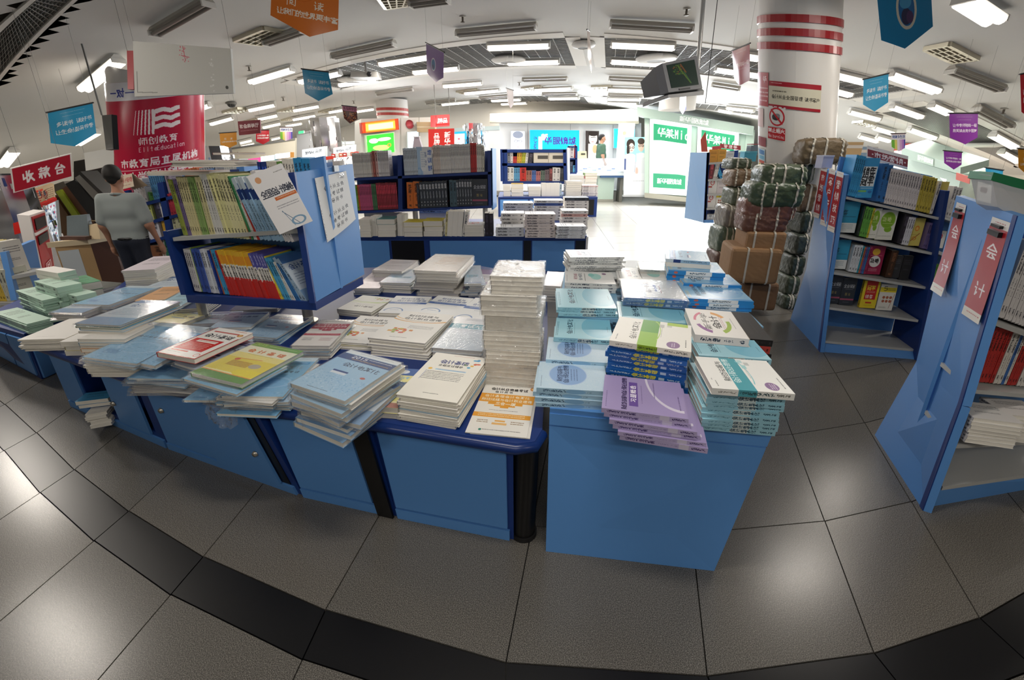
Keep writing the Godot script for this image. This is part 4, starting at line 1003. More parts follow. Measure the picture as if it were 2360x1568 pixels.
	"training": ["e6e9ec", "a8cbe8", [["r", 0, 0, 60, 220, "b4d0ea"], ["r", 40, 30, 50, 160, "eef1f3"], ["y", 46, 40, 40, 9, 14, "9ab0c8"], ["t", "管理", 84, 40, 18, "50689c", {"v": true, "t": 2}], ["t", "会计", 84, 104, 18, "50689c", {"v": true, "t": 2}], ["t", "培训部", 116, 24, 36, "3f66b4", {"v": true, "g": 62, "t": 5}], ["e", 20, 200, 30, 40, "9cc0e4", 0.7]]],
	"slant": ["ebebee", "e2e0dc", [["e", 34, 26, 13, 11, "d8a074"], ["y", 110, 18, 40, 1, 6, "888888"], ["t", "全国会计资格", 14, 66, 24, "3a3f50", {"g": 24, "t": 3.2}], ["r", 60, 98, 100, 12, "d0703c"], ["y", 70, 101, 84, 1, 6, "f2d8c4"], ["y", 50, 128, 100, 2, 8, "9a9aa4"], ["l", 60, 150, 110, 210, 2, "4a6a8a"], ["l", 62, 148, 84, 210, 2, "6a8aa8"], ["e", 110, 196, 34, 16, "7fa4c4", 0.7]]],
	"whitebox": ["e9e7e2", "dedbd4", [["y", 20, 20, 110, 2, 10, "8a8a88"], ["r", 20, 120, 60, 20, "b8483c"], ["e", 80, 70, 34, 40, "c83a3a"], ["e", 80, 74, 22, 26, "e8e2de"], ["y", 66, 68, 30, 2, 8, "b84a44"]]],
	"yellowred": ["e8c43a", "e8b838", [["r", 0, 80, 160, 60, "e8e6e0"], ["r", 0, 140, 160, 80, "c42a24"], ["t", "会计基础", 24, 90, 26, "33302a", {"g": 30, "t": 3}]]],
	"violetred": ["5a5aa8", "5a5aa8", [["r", 0, 80, 160, 60, "e8e6e0"], ["r", 0, 140, 160, 80, "c42a24"], ["t", "会计基础", 24, 90, 26, "33302a", {"g": 30, "t": 3}]]],
	"magazine": ["c9d6e2", "9ab4cc", [["r", 0, 0, 160, 30, "4f7ab4"], ["t", "会计基础", 20, 40, 24, "3a5a94", {"g": 30, "t": 2.6}], ["y", 20, 84, 120, 5, 12, "8a9ab0"], ["r", 0, 160, 160, 60, "86aad0"]]],
}

func cover(kind: String) -> StandardMaterial3D:
	var c: Array = COVERS[kind]
	var sp: Color = Color(c[1])
	var ink := "2b3448" if sp.get_luminance() > .35 else "e8e4da"
	var ops: Array = c[2].duplicate()
	ops.append(["r", 160, 0, 24, 220, c[1]])
	ops.append_array(SPINES.get(kind, [["d", 167, 24, 8, 80, 60, 3.2, [ink]], ["d", 168, 120, 6, 40, 24, 2, [ink]], ["d", 167, 184, 8, 16, 14, 3, [ink]]]))
	var gloss := .22 if kind in ["navyband", "bluetest", "greenyellow", "redwhite", "bluepale", "redthree", "outline", "oval", "teal", "tealtwo", "bluewave", "bluepile", "splash", "magazine"] else .38
	return printed("cover_" + kind, 276, 330, c[0], ops, gloss, 1.5)

const SPINES := {
	"bluepile": [["d", 168, 12, 6, 56, 50, 2.4, ["bcd4ee"]], ["t", "会计基础", 165, 76, 14, "e8dc4a", {"v": true, "g": 17, "t": 2.4}], ["r", 166, 150, 12, 16, "c4dcf4"], ["d", 168, 174, 6, 34, 30, 2.4, ["bcd4ee"]]],
	"teal": [["r", 160, 90, 24, 50, "c8d4d4"], ["d", 168, 16, 6, 66, 40, 2, ["3f6f86"]], ["t", "会计电算化", 165, 90, 13, "24465c", {"v": true, "g": 15, "t": 1.8}], ["d", 168, 176, 7, 36, 30, 2.6, ["24465c"]]],
	"oval": [["d", 166, 20, 10, 100, 130, 2.6, ["3c5878"]], ["d", 168, 130, 5, 40, 30, 1.6, ["4c6888"]], ["e", 172, 120, 12, 30, "88b8e0"]],
	"violet": [["d", 166, 14, 10, 74, 100, 2.4, ["4a3c70"]], ["d", 168, 100, 5, 50, 30, 1.6, ["6a5c90"]], ["r", 160, 150, 24, 24, "cfc8e0"], ["d", 167, 180, 8, 32, 36, 2.4, ["4a3c70"]]],
	"bluewave": [["r", 160, 70, 24, 100, "eef2f4"], ["d", 166, 84, 9, 60, 60, 2.4, ["50687c"]], ["e", 172, 30, 7, 8, "c86a5a"]],
	"greenband": [["r", 160, 78, 24, 54, "8fb42c"], ["t", "会计电算化", 166, 80, 10, "3c4a20", {"v": true, "g": 10.4, "t": 1.4}], ["d", 168, 16, 6, 50, 40, 2, ["777770"]], ["d", 168, 150, 7, 60, 44, 2.4, ["666660"]]],
	"tealband": [["r", 160, 72, 24, 50, "4f9fae"], ["d", 167, 76, 9, 90, 90, 2.6, ["2c4a50"]], ["d", 168, 16, 6, 50, 40, 2, ["777770"]], ["d", 168, 174, 7, 36, 30, 2.4, ["666660"]]],
	"darkhard": [["t", "企业", 163, 20, 17, "d8dade", {"v": true, "g": 21, "t": 2.4}], ["d", 168, 80, 8, 60, 50, 2.6, ["aab0b8"]], ["e", 172, 170, 4, 4, "d0d4d8"], ["d", 168, 190, 8, 10, 12, 2.6, ["c0c4c8"]]],
	"white": [["r", 160, 0, 24, 220, "efece4"]],
	"yellowred": [["r", 160, 22, 24, 40, "e89a2e"], ["r", 160, 66, 24, 64, "e8e6e0"], ["t", "会计基础", 165, 72, 12, "33302a", {"v": true, "g": 14, "t": 2.2}], ["r", 160, 128, 24, 92, "c42a24"]],
	"violetred": [["r", 160, 66, 24, 64, "e8e6e0"], ["d", 167, 6, 8, 50, 40, 2.6, ["c8c8e8"]], ["t", "会计基础", 165, 72, 12, "33302a", {"v": true, "g": 14, "t": 2.2}], ["r", 160, 128, 24, 92, "c42a24"]],
	"navyband": [["r", 160, 0, 24, 50, "c8d8e4"], ["r", 160, 40, 24, 36, "24407f"], ["d", 167, 90, 8, 110, 80, 2.4, ["50687c"]]],
}

# colour print shared by the plain spines: greys that the material's colour tints
func spine_mat(hex: String, rough := .45) -> StandardMaterial3D:
	var lum := Color(hex).get_luminance()
	var key := "spine_dark_print" if lum > .3 else "spine_light_print"
	var ink := "6a6a70" if lum > .3 else "ffffff"
	var bg := "ffffff" if lum > .3 else "8a8a8a"
	var ops := [["d", 166, 16, 11, 74, 120, 3.4, [ink]], ["d", 169, 104, 5, 50, 40, 2.2, [ink]], ["d", 167, 184, 9, 18, 22, 3, [ink]], ["y", 26, 40, 110, 3, 16, ink], ["y", 36, 120, 80, 2, 9, ink]]
	var c := Color(hex)
	if lum <= .3: c = Color(minf(c.r * 1.7, 1), minf(c.g * 1.7, 1), minf(c.b * 1.7, 1))
	return mat(c.to_html(false), rough, {"albedo_texture": picture(key, 184, 220, bg, ops)})

func book_shapes(bend: float) -> Array: # [cover, pages, wrapping] of a unit book: spine at -x, top edge at -z, thickness along y
	var key := "book%.2f" % bend
	if not shared.has(key):
		var n := 1 if bend == 0 else 8
		var cv := Mb.new()
		var pg := Mb.new()
		var wr := Mb.new()
		cv.st.set_smooth_group(-1)
		var uf := 160.0 / 184.0
		for i in n:
			var t0 := float(i) / n
			var t1 := float(i + 1) / n
			var z0 := t0 - .5
			var z1 := t1 - .5
			var b0 := -bend * t0 * t0
			var b1 := -bend * t1 * t1
			var P := func(x: float, y: float, e: int, grow := 0.0) -> Vector3:
				var z := z0 if e == 0 else z1
				return V(x, y + (b0 if e == 0 else b1), clampf(z, -.5 + grow, .5 - grow) if grow >= 0 else z * (1 - grow * 2))
			# front sheet, back sheet, spine
			cv.quad(P.call(-.5, 1, 0), P.call(.5, 1, 0), P.call(.5, 1, 1), P.call(-.5, 1, 1), Rect2(0, t0, uf, t1 - t0))
			cv.quad(P.call(.5, .965, 0), P.call(-.5, .965, 0), P.call(-.5, .965, 1), P.call(.5, .965, 1), Rect2(.005, .985, .004, .01))
			cv.quad(P.call(.5, 0, 0), P.call(-.5, 0, 0), P.call(-.5, 0, 1), P.call(.5, 0, 1), Rect2(.005, .985, .004, .01))
			cv.quad(P.call(-.5, .035, 0), P.call(.5, .035, 0), P.call(.5, .035, 1), P.call(-.5, .035, 1), Rect2(.005, .985, .004, .01))
			cv.tri(P.call(-.5, 0, 0), P.call(-.5, 1, 0), P.call(-.5, 1, 1), Vector2(uf, t0), Vector2(1, t0), Vector2(1, t1))
			cv.tri(P.call(-.5, 0, 0), P.call(-.5, 1, 1), P.call(-.5, 0, 1), Vector2(uf, t0), Vector2(1, t1), Vector2(uf, t1))
			for y in [0.0, .965]: # thin edges of the two sheets
				cv.quad(P.call(.5, y + .035, 1), P.call(.5, y + .035, 0), P.call(.5, y, 0), P.call(.5, y, 1), Rect2(.005, .985, .004, .01))
				if i == n - 1: cv.quad(P.call(-.5, y + .035, 1), P.call(.5, y + .035, 1), P.call(.5, y, 1), P.call(-.5, y, 1), Rect2(.005, .985, .004, .01))
				if i == 0: cv.quad(P.call(.5, y + .035, 0), P.call(-.5, y + .035, 0), P.call(-.5, y, 0), P.call(.5, y, 0), Rect2(.005, .985, .004, .01))
			var g := .008
			pg.quad(P.call(.485, .965, 1, g), P.call(.485, .965, 0, g), P.call(.485, .035, 0, g), P.call(.485, .035, 1, g))
			if i == n - 1: pg.quad(P.call(-.49, .965, 1, g), P.call(.485, .965, 1, g), P.call(.485, .035, 1, g), P.call(-.49, .035, 1, g))
			if i == 0: pg.quad(P.call(.485, .965, 0, g), P.call(-.49, .965, 0, g), P.call(-.49, .035, 0, g), P.call(.485, .035, 0, g))
			var w := -.018
			wr.quad(P.call(-.52, 1.05, 0, w), P.call(.52, 1.05, 0, w), P.call(.52, 1.05, 1, w), P.call(-.52, 1.05, 1, w))
			wr.quad(P.call(.52, 1.05, 1, w), P.call(.52, 1.05, 0, w), P.call(.52, -.02, 0, w), P.call(.52, -.02, 1, w))
			wr.quad(P.call(-.52, 1.05, 0, w), P.call(-.52, 1.05, 1, w), P.call(-.52, -.02, 1, w), P.call(-.52, -.02, 0, w))
			if i == n - 1: # the loose welded flap hanging past the lower edge
				wr.quad(P.call(-.52, 1.05, 1, w), P.call(.52, 1.05, 1, w), P.call(.5, .3, 1, -.06), P.call(-.49, .25, 1, -.055))
				wr.quad(P.call(-.52, 0, 1, w), P.call(.52, 0, 1, w), P.call(.5, .3, 1, -.06), P.call(-.49, .25, 1, -.055))
		shared[key] = [cv.mesh(), pg.mesh(), wr.mesh()]
	return shared[key]

func book(called: String, m: Material, label: String, group: String, xf: Transform3D, wrapped := false, bend := 0.0, pages: Material = null) -> Node3D:
	var o := Node3D.new()
	o.name = numbered(called)
	add_child(o)
	o.transform = xf
	tag(o, label, "book", group)
	var s := book_shapes(bend)
	part(o, "cover", s[0], m)
	part(o, "pages", s[1], pages if pages else PAGES)
	if wrapped: part(o, "plastic_wrap", s[2], WRAP)
	return o

# a pile lying flat: kinds from the top down (the last repeats); o: jitter, turn, shift (each lower book moves), wrap, bend, pages, top
func pile(at: Vector3, w: float, d: float, yaw: float, h: float, n: int, kinds: Array, where: String, o := {}) -> void:
	var y := at.y
	var j: float = o.get("jitter", .008)
	var weights := []
	var total := 0.0
	for i in n:
		weights.append(rng.randf_range(.85, 1.15))
		total += weights[i]
	for i in n:
		var k := n - 1 - i          # from the top
		var kind: String = kinds[mini(k, kinds.size() - 1)]
		var th: float = h * weights[i] / total
		var turn: float = yaw + (rng.randf_range(-1, 1) * o.get("twist", .03) if k > 0 else 0.0)
		if kind.ends_with("!"): # turned head to foot, so that its fore edge shows where the others show their spine
			kind = kind.trim_suffix("!")
			turn += PI
		var p := V(at.x, y, at.z)
		if k > 0: p += V(rng.randf_range(-j, j), 0, rng.randf_range(-j, j)) + (o.get("shift", V()) as Vector3) * k
		var b := Basis(Vector3.UP, turn) * Basis.from_scale(V(w * (1 - (rng.randf() * .03 if k > 0 else 0.0)), th * .985, d))
		var m: Material = cover(kind) if COVERS.has(kind) else spine_mat(kind)
		var wrapped: bool = o.get("wrap", 0) > k
		var word: String = o.get("word", "workbook" if o.get("called", "") == "workbook" else "book")
		var label := ("top %s of %s" % [word, where]) if k == 0 else ("%s %s down in %s" % [nth(k), word, where])
		if n == 1: label = "single %s lying as %s" % [word, where]
		book(o.get("called", "textbook"), m, label, "textbooks in " + where, Transform3D(b, p), wrapped, o.get("bend", 0.0), PAGES_GREEN if o.get("green", false) else null)
		y += th

# books standing in a row: each entry [colour or cover, thickness, height, depth, lean, count, face-out width]
func row(a: Vector3, along: Vector3, into: Vector3, list: Array, where: String, o := {}) -> void:
	var x := 0.0
	var n := 0
	var al := along.normalized()
	var inn := (into - al * into.dot(al)).normalized()
	inn.y = 0
	inn = inn.normalized()
	var up := Vector3.UP
	var called: String = o.get("called", "paperback")
	for e in list:
		var kind: String = e[0]
		if kind == "gap":
			x += e[1]
			continue
		for c in (e[5] if e.size() > 5 else 1):
			var th: float = e[1] * rng.randf_range(.92, 1.06)
			var h: float = e[2] * rng.randf_range(.985, 1.01)
			var d: float = e[3]
			var lean: float = (e[4] if e.size() > 4 else 0.0)
			var m: Material = cover(kind) if COVERS.has(kind) else spine_mat(kind)
			var axis := al.cross(up).normalized()
			var rot := Basis(axis, -lean)    # positive leans to the right
			var b: Basis
			var p: Vector3
			var face_out: bool = e.size() > 6
			if face_out:
				var w: float = e[6]
				b = Basis(al * w, -inn * th, -(rot * up) * h)
				b = Basis(al * w, -inn * th + up * .0, -(up * cos(lean) + inn * sin(lean)) * h)
				p = a + al * (x + w / 2) + up * h * .5 * cos(lean) + inn * (.06 + h * .5 * sin(lean))
				x += w + .004
			else:
				var ra := rot * al
				b = Basis(inn * d, ra * th, -(rot * up) * h)
				p = a + al * x + (rot * up) * h * .5 + inn * (d * .5 + rng.randf_range(0, .008))
				x += th / cos(lean) + .0012
			n += 1
			var nice: String = o.get("names", {}).get(kind, "")
			var label := "%sbook, %s from the left on %s" % [nice + " " if nice else "", nth(n - 1), where]
			book(called, m, label, "books on " + where, Transform3D(b, p), e.size() > 7, 0.0)


func table_books() -> void:
	# along the front edge, from the end block to the far left
	pile(V(-.306, .55, -1.777), .276, .419, -.252, .129, 9, ["butterfly", "butterfly", "white", "butterfly", "bluetest", "white", "butterfly"], "the butterfly-cover pile at the counter's front edge")
	pile(V(-.036, .55, -1.693), .255, .401, -.157, .008, 2, ["orange", "white"], "the orange-banded pile in the counter's front corner", {"shift": V(.012, 0, .006)})
	pile(V(-.578, .55, -1.797), .23, .351, -.137, .061, 2, ["guide", "white"], "the low pile with a yellow round cover")
	pile(V(-.704, .55, -1.663), .308, .332, -.459, .208, 9, ["navyband", "white", "navyband", "magazine"], "the wrapped pile with a navy-banded pale blue cover", {"called": "workbook", "wrap": 6, "jitter": .02, "twist": .12, "bend": .5})
	pile(V(-1.138, .55, -1.842), .28, .355, -.028, .096, 7, ["bluetest", "white", "bluepale", "bluetest"], "the wrapped pile under the yellow-green book", {"called": "workbook", "wrap": 5, "jitter": .025, "twist": .15, "bend": .8})
	pile(V(-1.231, .698, -1.835), .308, .345, -.348, .022, 1, ["greenyellow"], "a yellow-green cover upon the wrapped blue pile", {"called": "workbook", "wrap": 1})
	pile(V(-1.663, .55, -2.063), .351, .445, -.039, .079, 9, ["bluetest", "white", "magazine", "bluetest", "b9b7bb"], "the crumpled wrapped pile under the red cover", {"called": "workbook", "wrap": 9, "jitter": .03, "twist": .16, "bend": .6})
	pile(V(-1.739, .7, -2.035), .226, .354, -.294, .02, 1, ["bluetest"], "the wrapped blue booklet left of the red cover", {"called": "workbook", "wrap": 1, "bend": 1.2})
	pile(V(-1.436, .69, -1.949), .236, .313, -.427, .012, 1, ["bluepale"], "the pale booklet slipping out under the red cover", {"called": "workbook", "wrap": 1})
	pile(V(-1.267, .682, -1.78), .352, .257, -.397, .014, 1, ["bluetest"], "the blue booklet slipping out under the yellow-green book", {"called": "workbook", "wrap": 1, "bend": .6})
	pile(V(-1.372, .575, -1.775), .23, .134, -.029, .012, 1, ["bluetest"], "the lowest blue booklet sticking out over the counter's edge", {"called": "workbook", "wrap": 1})
	pile(V(-1.523, .725, -1.983), .244, .322, -.31, .026, 1, ["redwhite"], "a red and white cover upon the crumpled pile")
	pile(V(-1.895, .69, -2.083), .334, .41, -.219, .03, 2, ["bluetest", "navyband"], "the wrapped blue pair hanging over the cream pile", {"called": "workbook", "wrap": 2, "bend": 1.4, "twist": .1})
	pile(V(-1.948, .55, -2.143), .46, .314, -.022, .086, 5, ["white"], "the cream page-edged pile under the blue wrapped pair", {"jitter": .012})
	pile(V(-2.176, .735, -2.326), .264, .389, -.108, .05, 4, ["magazine", "2f6a4a", "bluetest", "white"], "the tilted heap of blue magazines", {"called": "workbook", "twist": .14, "jitter": .02, "wrap": 1})
	pile(V(-2.12, .55, -2.152), .243, .201, 0, .186, 10, ["white", "8fb0c8", "white", "d8a880", "white", "white", "8fb0c8", "white"], "the tall cream pile under the tilted magazines", {"jitter": .008})
	pile(V(-2.728, .55, -2.462), .259, .333, .062, .076, 8, ["white"], "the white pile at the counter's far left corner", {"jitter": .015})
	pile(V(-2.469, .55, -2.32), .158, .172, .077, .09, 3, ["white", "d8c84a", "white"], "the small pile with a yellow cover at the left corner")
	pile(V(-2.988, .55, -3.142), .281, .447, -.078, .07, 4, ["bluetest", "magazine"], "the wrapped blue pile behind the tilted magazines", {"called": "workbook", "wrap": 3, "twist": .1})
	pile(V(-3.046, .55, -2.936), .23, .309, -.015, .06, 3, ["magazine", "white"], "the wrapped pale pile at the back of the left corner", {"called": "workbook", "wrap": 3, "twist": .12})
	pile(V(-3.208, .55, -3.79), .24, .55, .259, .161, 9, ["dcd2da", "white"], "the tall white pile behind the blue magazines")
	pile(V(-2.875, .55, -3.5), .278, .452, .025, .05, 3, ["magazine", "magazine", "white"], "the spread pile of open blue and white magazines", {"twist": .25, "jitter": .03})
	pile(V(-2.58, .55, -3.061), .193, .334, .144, .11, 5, ["d9a878"], "the peach-edged pile beside the rack post")
	pile(V(-2.358, .55, -2.927), .179, .34, .116, .11, 6, ["9fc4d4"], "the pale blue-edged pile beside the rack post")
	pile(V(-2.252, .55, -2.927), .149, .322, .18, .09, 8, ["24406e"], "the navy-edged pile under the rack's left end")
	pile(V(-2.2, .55, -2.696), .23, .23, -.284, .06, 3, ["guide", "white"], "the wrapped yellowish pile before the rack post", {"called": "workbook", "wrap": 2})
	pile(V(-2.002, .55, -2.755), .235, .221, .091, .035, 2, ["bluepale", "bluetest"], "the wrapped pale pair left of the open-topped heap", {"called": "workbook", "wrap": 2, "twist": .15})
	pile(V(-1.757, .55, -2.618), .247, .255, .069, .075, 4, ["bluepale", "magazine"], "the wrapped heap below the rack's middle", {"called": "workbook", "wrap": 3, "twist": .14, "bend": .3})
	pile(V(-1.51, .55, -2.587), .265, .367, -.175, .045, 5, ["navyband", "bluepale", "bluetest"], "the wrapped pile below the rack's right post", {"called": "workbook", "wrap": 3, "twist": .12})
	pile(V(-1.867, .55, -3.039), .317, .23, .142, .03, 2, ["24406e", "magazine"], "the dark wrapped pair in the shadow of the rack", {"called": "workbook", "wrap": 2, "twist": .2})
	pile(V(-1.11, .55, -2.377), .215, .379, -.024, .09, 5, ["redthree", "white", "bluetest", "white"], "the pile with a red-banded white cover", {"called": "workbook", "wrap": 3, "bend": .2, "twist": .08})
	pile(V(-.923, .55, -2.532), .285, .424, -.159, .044, 4, ["curve", "e6dfa0", "white"], "the orange-curve pile beside the red-banded one")
	pile(V(-.597, .55, -2.441), .349, .451, -.232, .102, 6, ["curve", "curve", "white"], "the tall orange-curve pile in the counter's middle", {"jitter": .015})
	pile(V(-.263, .55, -2.398), .286, .477, -.172, .075, 3, ["outline", "white"], "the pile with a teal exam-outline band", {"called": "workbook", "wrap": 1})
	pile(V(-1.063, .55, -3.001), .274, .323, -.261, .05, 3, ["swirl", "white"], "the pile with a green swirl cover")
	pile(V(-.768, .55, -2.977), .281, .377, -.09, .05, 3, ["bluearc", "white"], "the first blue-banded pile behind the orange curves")
	pile(V(-.481, .55, -2.961), .292, .392, -.276, .05, 3, ["bluearc", "white"], "the second blue-banded pile behind the orange curves")
	pile(V(-.23, .55, -2.85), .256, .51, -.301, .05, 3, ["bluearc", "white"], "the blue-banded pile half hidden by the wrapped tower")
	pile(V(-1.058, .55, -3.862), .27, .404, -.149, .12, 5, ["b9b7bb", "white"], "the grey-covered pile at the counter's far edge", {"called": "workbook", "wrap": 2})
	pile(V(-1.171, .55, -3.586), .211, .493, -.011, .06, 3, ["dcd2da", "magazine"], "the pinkish glossy pile right of the rack", {"called": "workbook", "wrap": 2})
	pile(V(-.929, .55, -3.61), .259, .429, -.121, .089, 5, ["bluelabel", "white"], "the pile with a blue label before the grey covers", {"called": "workbook", "wrap": 1})
	pile(V(-.57, .55, -3.617), .354, .582, -.143, .207, 9, ["orangetext", "white", "white", "orangetext"], "the tall glossy pile with orange print", {"called": "workbook", "wrap": 9, "jitter": .02, "twist": .06})
	pile(V(-.334, .55, -3.592), .137, .583, .077, .11, 6, ["bluelabel"], "the pale blue wrapped pile beside the orange print", {"called": "workbook", "wrap": 6, "jitter": .02, "twist": .1})
	pile(V(-.248, .55, -3.657), .211, .604, -.175, .05, 3, ["purpleband", "white"], "the purple-banded pile behind the wrapped tower", {"called": "workbook", "wrap": 1})
	pile(V(.338, .55, -3.378), .14, .412, -.179, .13, 6, ["dcd2da", "white"], "the glossy pink pile behind the end block's books", {"called": "workbook", "wrap": 6, "twist": .08})
	# the wrapped tower: shrink-wrapped packs of blank-edged books
	pack_tower()
	# books on the end block, their spines towards the viewer
	pile(V(.257, .662, -1.652), .237, .29, 1.457, .083, 4, ["oval"], "the front oval-cover pile on the end block", {"shift": V(-.004, 0, .004)})
	pile(V(.315, .662, -1.877), .254, .294, 1.44, .1, 4, ["oval"], "the second oval-cover pile on the end block")
	pile(V(.367, .662, -2.074), .27, .286, 1.424, .125, 5, ["teal"], "the teal pile behind the oval covers")
	pile(V(.419, .8, -2.384), .348, .319, 1.507, .05, 3, ["teal"], "the pale teal pile of three on the end block's left")
	pile(V(.514, .8, -2.783), .286, .321, 1.452, .06, 3, ["splash"], "the white pile with a teal splash on the left")
	pile(V(.587, .86, -3.057), .25, .377, 1.596, .101, 7, ["splash"], "the topmost white pile at the end block's far left", {"jitter": .02})
	pile(V(.499, .662, -1.449), .257, .296, 1.326, .111, 6, ["violet"], "the fanned violet pile over the end block's edge", {"shift": V(.014, 0, .008), "jitter": .006})
	pile(V(.603, .69, -1.727), .272, .314, 1.186, .202, 9, ["bluepile"], "the blue-spined pile under the green-banded book", {"jitter": .01, "twist": .04})
	pile(V(.6, .893, -1.714), .292, .314, 1.198, .024, 1, ["greenband"], "a green-banded white cover upon the blue spines")
	pile(V(.76, .662, -2.227), .294, .354, 1.391, .16, 6, ["teal"], "the pale teal pile behind the green-banded book")
	pile(V(.828, .83, -2.459), .381, .339, 1.395, .05, 2, ["bluepile"], "the glossy pair with a blue spine amid the block", {"called": "workbook", "wrap": 2})
	pile(V(.909, .7, -2.855), .338, .388, 1.413, .16, 6, ["splash"], "the white pile with a teal splash in the middle")
	pile(V(1.031, .84, -2.961), .23, .27, 1.377, .05, 3, ["splash", "white"], "the glossy white pile at the far middle", {"called": "workbook", "wrap": 3})
	pile(V(.853, .842, -1.441), .251, .269, 1.418, .026, 1, ["tealband"], "a teal-banded white cover upon the right front pile")
	pile(V(.856, .662, -1.484), .25, .266, 1.441, .158, 8, ["teal"], "the tall pale blue pile at the block's right front corner", {"jitter": .008})
	pile(V(.952, .662, -1.746), .2, .289, 1.418, .17, 6, ["teal"], "the pale blue pile behind the teal-banded book")
	pile(V(.976, .662, -1.947), .358, .224, 1.333, .21, 6, ["ring", "white"], "the pile with a coloured ring cover")
	pile(V(1.189, .662, -2.011), .371, .096, 1.354, .17, 5, ["1d1c1f", "a83a34", "1d1c1f"], "the black-covered pile at the block's right edge")
	pile(V(1.197, .8, -2.465), .322, .352, 1.4, .063, 3, ["bluewave"], "the nearest blue-wave pile on the block's right")
	pile(V(1.25, .8, -2.678), .259, .339, 1.414, .08, 3, ["bluewave"], "the second blue-wave pile on the block's right")
	pile(V(1.207, .84, -2.805), .294, .339, 1.321, .09, 3, ["bluewave"], "the third blue-wave pile on the block's right")
	pile(V(1.196, .93, -2.914), .312, .272, 1.252, .05, 2, ["navyband", "white"], "the farthest pile on the block with a navy label")
	# boards of books that carry the far piles
	pile(V(.858, .664, -2.691), 1.089, 1.058, 1.416, .135, 1, ["7fb4d8"], "a wide layer of pale blue workbooks under the far piles")
	pile(V(.931, .8, -3.043), .505, 1.072, 1.437, .05, 1, ["dfe4e6"], "a wide layer of white workbooks at the far end")
	film("loose clear film hanging from the crumpled pile at the counter's edge", V(-1.379, .6, -1.717), V(-1.22, .6, -1.681), .13, 5)
	film("loose clear film hanging under the navy-banded wrapped pile", V(-.91, .6, -1.602), V(-.678, .6, -1.527), .06, 9)
	film("crumpled clear film over the far left magazines", V(-2.601, .68, -2.461), V(-2.416, .66, -2.413), .06, 12)
	# things in the open niche
	pile(V(-2.593, .16, -2.371), .171, .109, .263, .05, 2, ["4f9fd0", "2f78b8"], "the blue pair inside the open niche")
	pile(V(-2.565, .05, -2.36), .104, .2, .408, .1, 5, ["white"], "the grey-edged pile inside the open niche")

func pack_tower() -> void:
	var base := V(.011, .55, -1.925)
	var wo := [[.262, .31, .0, .0], [.262, .31, .004, .006], [.268, .30, -.004, .0], [.262, .305, .006, -.004], [.26, .31, -.012, .008], [.236, .30, .02, .0]]
	var y := .552
	var hs := [.108, .088, .094, .08, .1, .085]
	for i in 6:
		var s: Array = wo[i]
		var o := thing("book_pack", "%s shrink-wrapped pack of blank books in the tall white tower" % ["lowest", "second lowest", "third lowest", "fourth lowest", "fifth lowest", "topmost"][i], "book pack", base + V(s[2] + .005, y - .55, s[3] - .11), -.16 + .03 * (i % 3), "shrink-wrapped packs in the white tower")
		var n := 4
		var t: float = hs[i] / n
		var sh := book_shapes(0.0)
		for k in n:
			var b := Transform3D(Basis(Vector3.UP, rng.randf_range(-.02, .02)) * Basis.from_scale(V(s[0], t * .98, s[1])), V(rng.randf_range(-.003, .003), k * t, rng.randf_range(-.003, .003)))
			var bk := Node3D.new()
			bk.name = "book"
			o.add_child(bk, true)
			bk.transform = b
			part(bk, "cover", sh[0], cover("white"))
			part(bk, "pages", sh[1], PAGES)
		var m := Mb.new()
		m.st.set_smooth_group(1)
		var r := V(s[0] / 2 + .006, hs[i], s[1] / 2 + .006)
		var nseg := 10
		for f in 5: # film round the pack, puckered
			for a in nseg:
				for c in nseg:
					var P := func(u: float, v: float) -> Vector3:
						var x := u * 2 - 1
						var z := v * 2 - 1
						var q: Vector3
						match f:
							0: q = V(x * r.x, r.y + .003, z * r.z)
							1: q = V(x * r.x, r.y * v, r.z)
							2: q = V(-r.x, r.y * v, x * r.z)
							3: q = V(r.x, r.y * v, -x * r.z)
							_: q = V(-x * r.x, r.y * v, -r.z)
						var bump := sin(u * 9.0 + f * 2 + i) * sin(v * 7.0 + i * 1.7) * .003
						return q + q.normalized() * bump
					var u := float(a) / nseg
					var v := float(c) / nseg
					var e := 1.0 / nseg
					m.quad(P.call(u, v), P.call(u + e, v), P.call(u + e, v + e), P.call(u, v + e))
		part(o, "plastic_wrap", m.mesh(), WRAP)
		y += hs[i] + .002

